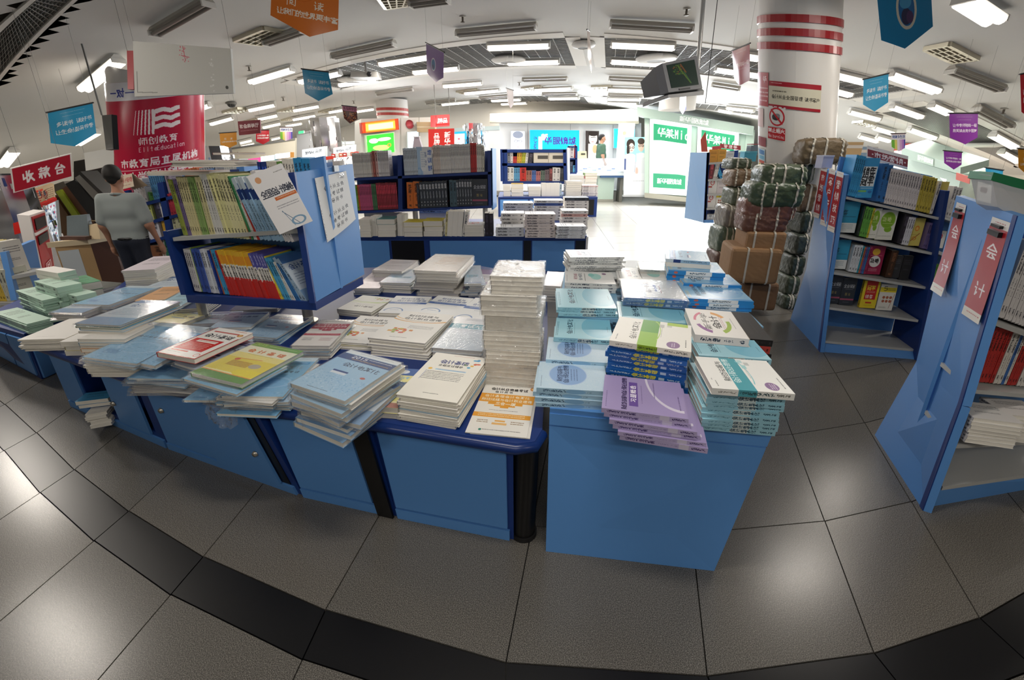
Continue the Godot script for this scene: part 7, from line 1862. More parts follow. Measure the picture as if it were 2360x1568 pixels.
	var ADV0: float = L * (1.0 - (442.0 - 176.0) / (430.0 - 176.0) * (top.y - low.y) / top.y)
	wrap_sheet("pillar_advertisement", "crimson advertisement with white emblem and characters round the pillar", "poster", c2, .563, -1.5, 1.25, ADV0, ADV1, printed("elite", 420, 420, "b8123a", ops, .26), .002, .36)
	var tc := thing("tent_card", "small beige tent card on the shelf before the red pillar", "card", V(-4.061, 1.275, -4.75))
	var m := Mb.new()
	m.hexa([V(-.08, .13, .0), V(.06, .16, 0), V(.09, .03, .05), V(-.09, -.01, .05), V(-.08, .13, -.004), V(.06, .16, -.004), V(.09, .03, .046), V(-.09, -.01, .046)])
	part(tc, "front_leaf", m.mesh(), printed("tent", 96, 64, "cbb8a0", [["t", "会计管理", 8, 16, 19, "b04a44", {"g": 21, "t": 3.4}], ["y", 10, 48, 60, 1, 8, "9a6a5a"]], .5))
	m = Mb.new()
	m.hexa([V(-.08, .13, -.006), V(.06, .16, -.006), V(.14, .03, -.07), V(-.03, -.01, -.07), V(-.08, .13, -.01), V(.06, .16, -.01), V(.14, .03, -.074), V(-.03, -.01, -.074)])
	part(tc, "rear_leaf", m.mesh(), mat("a8947c", .6))
	# pillars further back
	var fars := [[V(-3.649, 2.284, -14.4), .47, "far pillar with red stripes above the orange light box"], [V(4.253, 2.812, -12.2), .45, "far pillar with red stripes above the mint green kiosk"], [V(9.142, 1.835, -10.4), .37, "far pillar with red stripes above the marketing sign"]]
	for i in 3:
		var p: Vector3 = fars[i][0]
		var ty := ceil_y(p.x)
		var o := column("pillar", fars[i][2], V(p.x, ty, p.z), V(p.x, 2.668 if i == 1 else 0.0, p.z), fars[i][1], [], red, mat("e2dfda", .5))
		var rows: Array = [[252, 257, 262, 267], [238, 243, 249, 254], [331, 335, 344, 348]][i]
		for k in 2:
			m = Mb.new()
			var z: float = -p.z
			var y0: float = [[2.888, 2.815, 2.754, 2.681], [2.913, 2.863, 2.801, 2.75], [1.826, 1.789, 1.715, 1.678]][i][k * 2]
			var y1: float = [[2.888, 2.815, 2.754, 2.681], [2.913, 2.863, 2.801, 2.75], [1.826, 1.789, 1.715, 1.678]][i][k * 2 + 1]
			m.lathe([Vector2(fars[i][1] - .01, y1), Vector2(fars[i][1] + .012, y1), Vector2(fars[i][1] + .012, y0), Vector2(fars[i][1] - .01, y0)], 32, 0, TAU, Transform3D(), false)
			part(o, "ring", m.mesh(), mat("b8423c", .4))
	# hanging television
	var q := [V(1.417, 2.44, -4.6), V(1.849, 2.557, -4.9), V(1.947, 2.263, -4.9), V(1.507, 2.191, -4.6)]
	var t := thing("television", "grey tube television hanging from the ceiling before the lattice", "television", q[3])
	var f := []
	for p in q: f.append(p - q[3])
	var nn := face_normal(f)
	var back := -nn * .34 + V(.02, .0, 0)
	var cen: Vector3 = (f[0] + f[1] + f[2] + f[3]) / 4
	m = Mb.new()
	var k2 := []
	for v in f: k2.append((v - cen) * .97 + cen - nn * .1)
	m.hexa(f + k2)
	part(t, "bezel", m.mesh(), mat("8a8c90", .4))
	m = Mb.new()
	var k3 := []
	for v in k2: k3.append((v - cen) * .62 + cen + back)
	m.hexa(k2 + k3)
	part(t, "rear_case", m.mesh(), mat("4a4b4e", .5))
	part(t, "screen", panel(f, .1, .9, .09, .87, .004, .01), printed("tv", 128, 110, "2c4038", [["d", 20, 6, 40, 40, 60, 5, ["4a6a3a", "5a8a3a", "8a5a3a", "3a5a3a"]], ["l", 46, 10, 92, 96, 4, "6a8a3a"], ["l", 60, 8, 78, 44, 5, "8a5a3a"], ["l", 70, 40, 94, 96, 3, "4a7a4a"]], .12))
	part(t, "control_strip", panel(f, .3, .62, .92, .97, .006, .01), mat("3a3b3e", .4))
	m = Mb.new()
	var b1: Vector3 = V(2.046, 2.374, -4.95) - q[3]
	m.hexa([f[3] + V(.0, -.02, 0), f[2] + V(.02, -.02, 0), f[2] + V(.02, -.06, 0), f[3] + V(0, -.05, 0), f[3] + back, b1 + back * .6, b1 + back * .6 + V(0, -.06, 0), f[3] + back + V(0, -.04, 0)])
	part(t, "tray", m.mesh(), mat("b6b7b8", .4))
	m = Mb.new()
	var hx: Vector3 = V(1.959, 2.346, -5.1) - q[3]
	var up: float = ceil_y(q[3].x) - q[3].y
	m.tube([V(hx.x, hx.y - .05, hx.z), V(hx.x - .05, up, hx.z)], .022, 8)
	part(t, "pole", m.mesh(), mat("c8c8c6", .3, {"metallic": .6}))
	m = Mb.new()
	m.tube([V(hx.x + .14, hx.y - .2, hx.z - .05), V(hx.x + .12, up, hx.z - .05)], .004, 5)
	part(t, "cable", m.mesh(), mat("1a1a1a", .5))

func lightbox(called: String, label: String, cat: String, q: Array, th: float, frame: String, face: Material, light := 0.0, edge := .06) -> Node3D:
	var t := thing(called, label, cat, q[3])
	var f := []
	for p in q: f.append(p - q[3])
	var nn := face_normal(f)
	var m := Mb.new()
	m.hexa([f[0], f[1], f[2], f[3], f[0] - nn * th, f[1] - nn * th, f[2] - nn * th, f[3] - nn * th])
	part(t, "case", m.mesh(), mat(frame, .4))
	part(t, "lit_face", panel(f, edge, 1 - edge, edge, 1 - edge, .012, .02), face)
	if light > 0:
		var c: Vector3 = (q[0] + q[1] + q[2] + q[3]) / 4
		area("box_light", c + nn * .05, q[1] - q[0], nn, Vector2(q[0].distance_to(q[1]) * .9, q[0].distance_to(q[3]) * .9), light, "f4f8ff")
	return t

func far_shops() -> void:
	var pale := mat("dfe3e4", .5)
	var mint := mat("b9cec2", .5)
	# white fascia with lit panels across the aisle's end
	var q := [V(-.785, 2.907, -16.4), V(4.395, 3.074, -16.4), V(4.442, 2.571, -16.4), V(-.79, 2.627, -16.4)]
	var t := thing("shop_fascia", "long glowing white fascia above the eyewear shop", "shop front", q[3])
	var f := []
	for p in q: f.append(p - q[3])
	var nn := V(0, 0, 1)
	var m := Mb.new()
	m.hexa(f + [f[0] - nn * .5, f[1] - nn * .5, f[2] - nn * .5, f[3] - nn * .5])
	part(t, "case", m.mesh(), mat("cfc9bb", .5))
	for k in 4: part(t, "lit_panel", panel(f, .004 + k * .25, .246 + k * .25, .02, .8, .02, .02), glow("ffffff", 1.5))
	part(t, "lower_trim", panel(f, 0, 1, .82, 1, .03, .03), mat("cfc6b0", .5))
	var c: Vector3 = (q[0] + q[1] + q[2] + q[3]) / 4
	area("fascia_light", c + V(0, -.1, .1), Vector3.RIGHT, V(0, -.35, 1), Vector2(5.4, .45), SHOP * 1.2, "f2f7ff")
	# rear wall of the eyewear shop with its pictures
	q = [V(-.47, 2.628, -16.9), V(4.669, 2.628, -16.9), V(4.899, .25, -16.9), V(-.493, .25, -16.9)]
	t = thing("shop_wall", "white rear wall panel of the eyewear shop", "wall panel", q[3])
	m = Mb.new()
	f = []
	for p in q: f.append(p - q[3])
	m.hexa(f + [f[0] - nn * .1, f[1] - nn * .1, f[2] - nn * .1, f[3] - nn * .1])
	part(t, "board", m.mesh(), mat("eef0f2", .5))
	for k in 3: part(t, "seam", panel(f, .2 + k * .3, .203 + k * .3, 0, 1, .01, .01), mat("b8bcc0", .5))
	lightbox("eyewear_sign", "cyan lit sign with purple characters of the eyewear shop", "sign", [V(.622, 2.4, -16.7), V(2.427, 2.386, -16.7), V(2.464, 1.65, -16.7), V(.632, 1.65, -16.7)], .12, "d8dde0", glow("ffffff", .55, picture("eyewear", 256, 112, "1ab0dc", [["t", "新", 62, 24, 26, "f0f8fa", {"t": 8}], ["t", "华眼镜城", 78, 38, 34, "4a2a8c", {"g": 41, "t": 4.4}], ["r", 44, 34, 20, 70, "f0f8fa"], ["d", 20, 34, 14, 70, 40, 4, ["2a6ab0", "4a4aa0"]]])), .0, .01)
	lightbox("face_picture", "black and white picture of a bespectacled face left of the cyan sign", "picture", [V(-.047, 2.371, -16.7), V(.467, 2.357, -16.7), V(.474, 1.62, -16.7), V(-.047, 1.62, -16.7)], .06, "c8ccd0", glow("ffffff", .55, picture("face1", 80, 120, "dce2ea", [["e", 40, 60, 28, 44, "eceff2"], ["e", 40, 20, 30, 20, "8a92a4"], ["e", 28, 56, 10, 8, "4a5470", 0.75], ["e", 54, 56, 10, 8, "4a5470", 0.75], ["l", 36, 55, 46, 55, 2, "4a5470"], ["e", 40, 74, 4, 8, "ccd2dc"], ["e", 40, 90, 9, 4, "b4a4ac"]])), 0.0, .02)
	lightbox("portrait_picture", "dark-haired portrait picture right of the cyan sign", "picture", [V(2.629, 2.386, -16.7), V(3.128, 2.371, -16.7), V(3.159, 1.41, -16.7), V(2.667, 1.41, -16.7)], .06, "c8ccd0", glow("ffffff", .6, picture("face2", 64, 128, "3a3432", [["e", 36, 34, 20, 30, "f2ece6"], ["e", 36, 12, 24, 12, "2c2624"], ["r", 14, 60, 44, 70, "f0e8e2"], ["e", 34, 50, 7, 3, "c88a8a"], ["e", 46, 84, 12, 20, "e8b48a"], ["l", 26, 30, 48, 28, 3, "4a4440"]])), 0.0, .02)
	lightbox("cyan_display", "cyan lit display behind the green-shirted man", "display", [V(3.614, 2.439, -16.6), V(4.388, 2.425, -16.6), V(4.417, 1.769, -16.6), V(3.665, 1.769, -16.6)], .1, "d0e4ec", glow("2fc0ea", .9), 0.0, .02)
	t = thing("white_cabinet", "tall white glowing cabinet beside the green-shirted man", "cabinet", V(3.557, 1.029, -15.2))
	m = Mb.new()
	m.box(V(.22, .75, -.2), V(.44, 1.5, .4))
	part(t, "body", m.mesh(), mat("f0f2f4", .4))
	m = Mb.new()
	m.box(V(.22, .9, .01), V(.36, 1.0, .02))
	part(t, "door", m.mesh(), glow("f4fbff", .9))
	m = Mb.new()
	m.lathe([Vector2(0, 0), Vector2(.06, 0), Vector2(.05, .02)], 16, 0, TAU, Transform3D(Basis(Vector3.RIGHT, PI / 2), V(.12, 1.2, .02)))
	part(t, "emblem", m.mesh(), mat("e0c44a", .4))
	# glass counter
	var g0 := V(2.502, 0, -18.062)
	var g1 := V(4.616, 0, -18.062)
	var gz := -15.2
	t = thing("glass_counter", "lit glass display counter before the green-shirted man", "display counter", V(V(2.19, .959, -15.2).x, 0, gz))
	var w := V(3.811, .959, -15.2).x - V(2.19, .959, -15.2).x
	var ya := V(2.189, .987, -15.2).y
	var yb := V(2.167, 1.431, -15.2).y
	m = Mb.new()
	m.box(V(w / 2, ya - .05, -.35), V(w, .1, .7))
	part(t, "base", m.mesh(), mat("dfe6ea", .4))
	m = Mb.new()
	m.box(V(w / 2, yb, -.35), V(w, .03, .7))
	part(t, "glass_top", m.mesh(), mat("eaf4fa30", .05, {"transparency": BaseMaterial3D.TRANSPARENCY_ALPHA}))
	m = Mb.new()
	m.box(V(w / 2, (ya + yb) / 2, -.01), V(w, yb - ya, .012))
	part(t, "glass_front", m.mesh(), mat("eaf4fa30", .05, {"transparency": BaseMaterial3D.TRANSPARENCY_ALPHA}))
	m = Mb.new()
	m.box(V(w / 2, (ya + yb) / 2, -.68), V(w, yb - ya, .02))
	part(t, "rear_panel", m.mesh(), glow("d4e8fa", .9))
	for k in 3:
		m = Mb.new()
		m.box(V(w * k / 2.0, (ya + yb) / 2, -.01), V(.03, yb - ya + .03, .03))
		part(t, "frame_bar", m.mesh(), mat("d8dcde", .3))
	for k in 9:
		m = Mb.new()
		m.box(V(w * (.1 + .1 * k), ya + .06 + .05 * (k % 3), -.3 - .1 * (k % 2)), V(.1, .04, .12), Basis(Vector3.UP, k * .4))
		part(t, "spectacle_tray", m.mesh(), mat(["8aa4d4", "5a7ab8", "c4d4ea"][k % 3], .4))
	m = Mb.new()
	m.box(V(w * .63, (ya - .1) / 2, -.35), V(w * .34, ya - .1, .5))
	part(t, "pedestal", m.mesh(), mint)
	m = Mb.new()
	m.box(V(w * .62, .05, -.33), V(w * .37, .1, .52))
	part(t, "plinth", m.mesh(), mat("9a9a90", .5))
	m = Mb.new()
	m.box(V(w * .96, (ya - .1) / 2, -.35), V(w * .06, ya - .1, .5))
	part(t, "leg", m.mesh(), mat("7a7870", .5))
	m = Mb.new()
	m.box(V(w * .74, ya - .13, -.3), V(w * .5, .07, .6))
	part(t, "blue_rail", m.mesh(), mat("3a5a86", .4))
	t = thing("cash_register", "small yellowish card machine on the glass counter's left end", "machine", V(2.342, 1.43, -15.3))
	m = Mb.new()
	m.hexa([V(-.12, .24, 0), V(.14, .24, 0), V(.16, 0, .05), V(-.14, 0, .05), V(-.12, .24, -.2), V(.14, .24, -.2), V(.16, 0, -.2), V(-.14, 0, -.2)])
	part(t, "body", m.mesh(), mat("d4cfa8", .5))
	m = Mb.new()
	m.box(V(.03, .15, .03), V(.14, .05, .02))
	part(t, "display", m.mesh(), mat("4a4a44", .3))
	# roll-up banner with two spectacled faces
	q = [V(3.554, 2.09, -14.6), V(4.21, 2.09, -14.6), V(4.36, .302, -14.6), V(3.662, .302, -14.6)]
	var ops := [["r", 0, 0, 100, 20, "8fd0da"], ["r", 0, 0, 100, 110, "9ad4dc"], ["e", 30, 42, 16, 26, "e8cfc2"], ["e", 28, 30, 20, 22, "2c221f"], ["e", 32, 46, 13, 20, "ecd4c8"], ["e", 16, 56, 7, 24, "2c221f"], ["e", 78, 36, 15, 28, "e0c0ae"], ["e", 78, 18, 17, 14, "3a2c26"], ["r", 0, 78, 52, 80, "d8dee8"], ["r", 56, 72, 44, 90, "dcdfe4"], ["e", 26, 86, 26, 14, "e4e8ee"], ["e", 80, 80, 22, 12, "e8eaec"], ["e", 24, 46, 6, 5, "26242c", 0.6], ["e", 40, 46, 6, 5, "26242c", 0.6], ["e", 71, 38, 6, 5, "26242c", 0.6], ["e", 86, 38, 6, 5, "26242c", 0.6], ["e", 32, 58, 5, 2, "c06a6a"], ["r", 0, 96, 8, 50, "4a5a8a"], ["l", 52, 110, 48, 156, 2, "9aa4b4"], ["e", 58, 150, 7, 16, "e0b4a8"], ["r", 0, 164, 100, 100, "e4e6ea"], ["y", 40, 196, 50, 1, 6, "8a8f98"]]
	t = board_sign("roll_up_banner", "roll-up banner showing two spectacled faces beside the mint kiosk", "banner", q, .02, printed("faces", 100, 264, "e4e6ea", ops, .4), "d8dadc")
	m = Mb.new()
	f = []
	for p in q: f.append(p - q[3])
	m.box((f[2]) / 2 + V(0, -.02, -.03), V(f[2].length() * 1.06, .06, .14))
	part(t, "base", m.mesh(), mat("c8cacc", .3, {"metallic": .6}))
	# mint green kiosk with two light boxes
	var k0 := V(5.32, 0, -17.875)
	var a := V(5.267, 0, -17.514)
	var b := V(6.719, 0, -16.509)
	q = [V(4.204, 2.631, -14.4), V(5.33, 2.49, -13.9), V(5.507, .367, -13.9), V(4.407, .376, -14.4)]
	t = thing("mint_kiosk", "pale mint green shop kiosk with lit posters at the aisle's end", "kiosk", V(4.337, .242, -14.5))
	var o0 := V(4.337, .242, -14.5)
	var wq := [V(4.101, 2.765, -14.55) - o0, V(6.939, 2.236, -13.3) - o0, V(7.102, .039, -13.3) - o0, V()]
	var kn := face_normal(wq)
	m = Mb.new()
	m.hexa(wq + [wq[0] - kn * .8, wq[1] - kn * .8, wq[2] - kn * .8, wq[3] - kn * .8])
	part(t, "body", m.mesh(), mint)
	for u in [[.0, .045], [.43, .50], [.93, 1.0]]: part(t, "pilaster", panel(wq, u[0], u[1], .03, .95, .05, .05), mint)
	part(t, "plinth", panel(wq, 0, 1, .94, 1.0, .06, .06), mat("a8a698", .5))
	var fq := [V(3.775, 2.939, -14.3) - o0, V(6.74, 2.324, -13) - o0, V(6.758, 2.087, -13) - o0, V(3.8, 2.673, -14.3) - o0]
	m = Mb.new()
	m.hexa(fq + [fq[0] - kn * .9, fq[1] - kn * .9, fq[2] - kn * .9, fq[3] - kn * .9])
	var fas := part(t, "fascia", m.mesh(), mat("a9beb4", .5))
	m = Mb.new()
	m.quad(on_face(fq, .38, .1) + kn * .01, on_face(fq, .64, .1) + kn * .01, on_face(fq, .64, .95) + kn * .01, on_face(fq, .38, .95) + kn * .01)
	part(fas, "lettering", m.mesh(), printed("kiosk", 200, 56, "a9beb4", [["t", "新华眼镜城", 6, 8, 34, "f4f8f6", {"g": 38, "t": 4}]], .5))
	var pops := [["r", 0, 0, 120, 200, "f6faf8"], ["r", 10, 12, 100, 44, "2f8f66"], ["t", "华美", 24, 22, 22, "f2faf4", {"g": 24, "t": 3}], ["t", "Mio", 74, 22, 22, "f2faf4", {"g": 15, "w": 10, "t": 3}], ["r", 10, 56, 100, 90, "f4f8f8"], ["e", 62, 76, 22, 18, "d4e0dc"], ["e", 60, 84, 14, 18, "eef0ee"], ["e", 56, 126, 34, 26, "e8eef0"], ["e", 36, 92, 16, 24, "c4dcd2"], ["r", 10, 146, 100, 40, "3f9a74"], ["t", "新华眼镜城", 24, 160, 13, "f2faf4", {"g": 15, "t": 2}]]
	lightbox("lit_poster", "left glowing green and white poster box of the mint kiosk", "light box", [V(4.214, 2.656, -14.4), V(5.347, 2.466, -13.9), V(5.538, .34, -13.9), V(4.435, .376, -14.4)], .05, "e8eeec", glow("ffffff", .4, picture("mio", 120, 200, "ffffff", pops)), SHOP * 1.0, .02)
	lightbox("lit_poster", "right glowing poster box of the mint kiosk behind the parcels", "light box", [V(5.476, 2.449, -13.8), V(6.517, 2.238, -13.35), V(6.739, .162, -13.35), V(5.697, .271, -13.8)], .05, "e8eeec", glow("ffffff", .4, picture("mio", 120, 200, "ffffff", pops)), SHOP * .8, .02)
	# left: kiosk with orange and green light boxes
	var l0 := V(-4.104, .869, -12.2)
	var lq := [V(-3.989, 2.474, -12.4) - l0, V(-2.26, 2.6, -13.6) - l0, V(-2.366, .78, -13.6) - l0, V()]
	t = thing("white_kiosk", "white phone kiosk with orange and green light boxes", "kiosk", l0)
	var ln := face_normal(lq)
	m = Mb.new()
	m.hexa(lq + [lq[0] - ln * .6, lq[1] - ln * .6, lq[2] - ln * .6, lq[3] - ln * .6])
	part(t, "body", m.mesh(), mat("e0e0da", .5))
	for k in [.52, .78]: part(t, "seam", panel(lq, k, k + .006, 0, 1, .01, .01), mat("b8b8b2", .5))
	m = Mb.new()
	m.lathe([Vector2(0, .0), Vector2(.12, 0), Vector2(.11, .02)], 20, 0, TAU, Transform3D(Basis(Quaternion(Vector3.UP, ln)), on_face(lq, .645, .1) + ln * .01))
	part(t, "emblem", m.mesh(), mat("c8505a", .4))
	m = Mb.new()
	m.quad(on_face(lq, .69, .05) + ln * .012, on_face(lq, .77, .05) + ln * .012, on_face(lq, .77, .15) + ln * .012, on_face(lq, .69, .15) + ln * .012)
	part(t, "lettering", m.mesh(), printed("lg", 64, 48, "e0e0da", [["t", "LG", 8, 8, 30, "a8a8a6", {"g": 26, "w": 18, "t": 3}]], .5))
	lightbox("orange_lightbox", "glowing orange and red box sign on the white kiosk", "light box", [V(-3.935, 2.367, -12.2), V(-3.099, 2.511, -12.8), V(-3.099, 2.225, -12.8), V(-3.942, 2.103, -12.2)], .15, "c8321e", glow("ffffff", 1.0, picture("orangebox", 128, 44, "e87a24", [["r", 10, 6, 108, 32, "f8b04a"], ["r", 20, 10, 90, 24, "ffe8b0"], ["r", 0, 0, 10, 44, "d84020"], ["r", 118, 0, 10, 44, "d84020"]])), SHOP * .15, .03)
	lightbox("green_lightbox", "glowing green advertisement box under the orange one", "light box", [V(-3.856, 2.06, -12.2), V(-3.21, 2.165, -12.7), V(-3.233, 1.627, -12.7), V(-3.873, 1.584, -12.2)], .1, "cfe8c8", glow("ffffff", .85, picture("greenbox", 128, 100, "3cc43c", [["e", 30, 30, 22, 14, "d8fbc8"], ["e", 80, 26, 34, 10, "d0f8c0"], ["e", 64, 70, 40, 16, "b4e87a"], ["e", 104, 60, 10, 10, "e88a3a", 0.6], ["y", 20, 84, 90, 1, 8, "8ae06a"]])), SHOP * .1, .04)
	lightbox("blue_poster", "pale blue lit poster on the white kiosk's right part", "light box", [V(-2.912, 2.174, -12.9), V(-2.625, 2.216, -13.1), V(-2.648, 1.709, -13.1), V(-2.937, 1.696, -12.9)], .06, "d4dcdc", glow("d4ecf4", .9), 0.0, .05)
	q = [V(-2.045, 2.573, -12.6), V(-1.712, 2.617, -12.9), V(-1.726, 2.319, -12.9), V(-2.062, 2.282, -12.6)]
	t = lightbox("red_box_sign", "small hanging red box sign above the red banner", "sign", q, .25, "d83a3a", glow("ffffff", .7, picture("redbox", 96, 80, "e04a4a", [["t", "牌品", 10, 22, 32, "f8dcdc", {"g": 38, "t": 5}], ["r", 0, 60, 96, 12, "d82a2a"]])), 0.0, .03)
	hang_lines(t, q[3], [q[0] - q[3], q[1] - q[3]], .008)
	q = [V(-2.048, 2.172, -11.4), V(-1.411, 2.192, -11.4), V(-1.432, 1.701, -11.4), V(-2.067, 1.701, -11.4)]
	board_sign("red_notice_banner", "red upright notice with white characters above the second bookcase", "banner", q, .02, printed("redbanner", 120, 100, "c4261f", [["t", "新华眼镜", 76, 16, 24, "f6ecec", {"v": true, "g": 30, "t": 4}], ["t", "品牌大", 26, 20, 24, "f6ecec", {"v": true, "g": 30, "t": 4}]], .4), "c4261f")
	t = lightbox("cyan_poster", "cyan framed lit poster right of the red notice", "light box", [V(-1.725, 2.21, -13.8), V(-1.338, 2.234, -13.8), V(-1.351, 1.847, -13.8), V(-1.741, 1.834, -13.8)], .08, "30a8dc", glow("ffffff", .8, picture("cyanpost", 64, 64, "f4fafc", [["r", 0, 0, 64, 10, "30a8dc"], ["r", 54, 0, 10, 64, "30a8dc"], ["e", 24, 34, 6, 5, "c86a7a"], ["y", 4, 50, 44, 1, 8, "7a9aa4"]])), 0.0, .02)
	lightbox("headphone_poster", "white lit poster with a dark arch shape in the far shop", "light box", [V(-1.254, 2.204, -14.6), V(-.736, 2.217, -14.6), V(-.745, 1.702, -14.6), V(-1.269, 1.702, -14.6)], .06, "e0e4e6", glow("ffffff", 1.0, picture("arch", 80, 80, "fafcfc", [["e", 42, 66, 26, 34, "8a9098", 0.72, 3.1, 3.3]])), 0.0, .04)
	t = thing("cone_display", "grey cone-shaped display stand behind the second bookcase", "display", V(-2.01, 1.676, -9.8))
	m = Mb.new()
	m.hexa([V(-.05, .26, .05), V(.05, .26, .05), V(.12, 0, .08), V(-.1, 0, .08), V(-.05, .26, -.05), V(.05, .26, -.05), V(.12, 0, -.1), V(-.1, 0, -.1)])
	part(t, "body", m.mesh(), mat("8a8088", .5))
	m = Mb.new()
	m.box(V(0, .27, 0), V(.12, .02, .12))
	part(t, "cap", m.mesh(), mat("b4acb0", .5))
	t = thing("cardboard_box", "flat tan cardboard box above the far shop's partition", "box", V(-2.61, 2.186, -13.2))
	m = Mb.new()
	m.box(V(.2, .12, 0), V(.5, .26, .3))
	part(t, "body", m.mesh(), mat("c4ab84", .7))
	m = Mb.new()
	m.box(V(.2, .12, .151), V(.5, .03, .004))
	part(t, "tape", m.mesh(), mat("d8c8a8", .4))
	# white partitions closing the far shops
	for s in [[[V(-7.04, 1.927, -15.6), V(-2.63, 2.092, -15.6), V(-2.732, .358, -15.6), V(-7.284, .358, -15.6)], "white lit partition behind the phone kiosks"], [[V(-2.006, 2.382, -15.4), V(-.4, 2.462, -15.4), V(-.419, .375, -15.4), V(-2.097, .375, -15.4)], "white partition left of the eyewear shop"], [[V(-3.037, 2.251, -14.8), V(-1.93, 2.302, -14.8), V(-2.003, .703, -14.8), V(-3.147, .703, -14.8)], "pale partition behind the red notice"]]:
		q = s[0]
		t = thing("partition", s[1], "partition", q[3])
		f = []
		for p in q: f.append(p - q[3])
		m = Mb.new()
		m.hexa(f + [f[0] - nn * .08, f[1] - nn * .08, f[2] - nn * .08, f[3] - nn * .08])
		part(t, "board", m.mesh(), mat("e6e8ea", .5))
		part(t, "head_rail", panel(f, 0, 1, 0, .06, .03, .03), mat("c0d0d0", .4))
		for k in 3: part(t, "seam", panel(f, .25 * (k + 1), .25 * (k + 1) + .006, .06, 1, .006, .006), mat("b4b8ba", .5))
	# phone shops at the left
	var heads := [[556, 366, 568, 364, 566, 384, "4ab0d8", "blue"], [569, 366, 600, 363, 600, 378, "d84a8a", "pink"], [601, 361, 633, 357, 633, 371, "8ad0e4", "pale blue"], [634, 356, 668, 352, 668, 365, "f0a84a", "orange-framed white"]]
	var qs := [[V(-6.867, 1.422, -11.5), V(-6.709, 1.443, -11.5), V(-6.738, 1.296, -11.5), V(-6.897, 1.275, -11.5)], [V(-6.681, 1.474, -11.5), V(-6.334, 1.516, -11.5), V(-6.358, 1.391, -11.5), V(-6.706, 1.349, -11.5)], [V(-6.32, 1.536, -11.5), V(-5.963, 1.578, -11.5), V(-5.985, 1.453, -11.5), V(-6.343, 1.412, -11.5)], [V(-5.948, 1.598, -11.5), V(-5.56, 1.64, -11.5), V(-5.581, 1.516, -11.5), V(-5.97, 1.474, -11.5)]]
	var ds := [[V(-6.961, 1.251, -11.6), V(-6.801, 1.272, -11.6), V(-6.895, .799, -11.6), V(-7.053, .799, -11.6)], [V(-6.766, 1.336, -11.6), V(-6.417, 1.367, -11.6), V(-6.524, .799, -11.6), V(-6.873, .799, -11.6)], [V(-6.402, 1.389, -11.6), V(-6.041, 1.431, -11.6), V(-6.153, .799, -11.6), V(-6.513, .799, -11.6)], [V(-6.026, 1.452, -11.6), V(-5.633, 1.494, -11.6), V(-5.748, .799, -11.6), V(-6.142, .799, -11.6)]]
	for i in 4:
		var col: String = heads[i][6]
		lightbox("shop_header", "%s lit header of a phone counter at the left" % heads[i][7], "sign", qs[i], .2, col, glow(col if i < 2 else "f4f8f8", .75), 0.0, .01)
		var u := thing("phone_display", "glowing phone display cabinet under the %s header" % heads[i][7], "display cabinet", ds[i][3])
		f = []
		for p in ds[i]: f.append(p - ds[i][3])
		m = Mb.new()
		m.hexa(f + [f[0] - nn * .3, f[1] - nn * .3, f[2] - nn * .3, f[3] - nn * .3])
		part(u, "case", m.mesh(), mat("e4e8ea", .5))
		part(u, "lit_back", panel(f, .06, .94, .04, .9, .01, .01), glow("ffffff", .8, picture("phones", 64, 64, "eaf2f4", [["d", 4, 14, 56, 40, 26, 6, ["9ab8c4", "d0d8dc", "c87a7a", "6a7a84"]], ["r", 0, 30, 64, 3, "c4d0d4"], ["r", 0, 48, 64, 3, "c4d0d4"]])))
	for s in [[[V(-5.028, 1.699, -11), V(-4.467, 1.777, -11), V(-4.519, 1.402, -11), V(-5.075, 1.332, -11)], "left white shop counter back with grey lettering"], [[V(-4.275, 1.738, -11), V(-3.768, 1.816, -11), V(-3.808, 1.472, -11), V(-4.306, 1.432, -11)], "right white shop counter back with grey lettering"]]:
		q = s[0]
		t = lightbox("shop_placard", s[1], "sign", q, .15, "dfe3e6", glow("ffffff", .7, picture("breo", 128, 80, "e8ecee", [["d", 16, 12, 50, 12, 40, 4, ["7a8088"]], ["t", "品牌", 76, 10, 16, "7a8088", {"g": 19, "t": 2}], ["r", 8, 36, 112, 22, "fafcfc"], ["d", 8, 60, 112, 16, 16, 8, ["9aa4aa", "c8ccd0", "6a5a50"]]])), 0.0, .01)
	t = thing("red_sale_strip", "red strip over the goods behind the rack's top books", "sign", V(-4.576, 1.444, -10.4))
	m = Mb.new()
	m.hexa([V(0, .06, 0), V(.5, .12, 0), V(.5, .05, 0), V(0, -.02, 0), V(0, .06, -.02), V(.5, .12, -.02), V(.5, .05, -.02), V(0, -.02, -.02)])
	part(t, "board", m.mesh(), mat("d03828", .5))
	for k in 7: # tins and boxes on the shop's shelf
		var o := thing("goods_box", "%s of the small red and white goods boxes at the left far shop" % nth(k), "box", V(-4.129, 1.517, -10.6) + V(k * .09, -.0 + .008 * k, 0), 0.0, "goods boxes at the far shop")
		m = Mb.new()
		m.box(V(0, .045, 0), V(.075, .09, .08))
		part(o, "body", m.mesh(), mat(["c83a34", "e4e0dc", "d86a4a"][k % 3], .5))
		m = Mb.new()
		m.box(V(0, .05, .041), V(.05, .03, .003))
		part(o, "label_patch", m.mesh(), mat("f0eeea", .5))
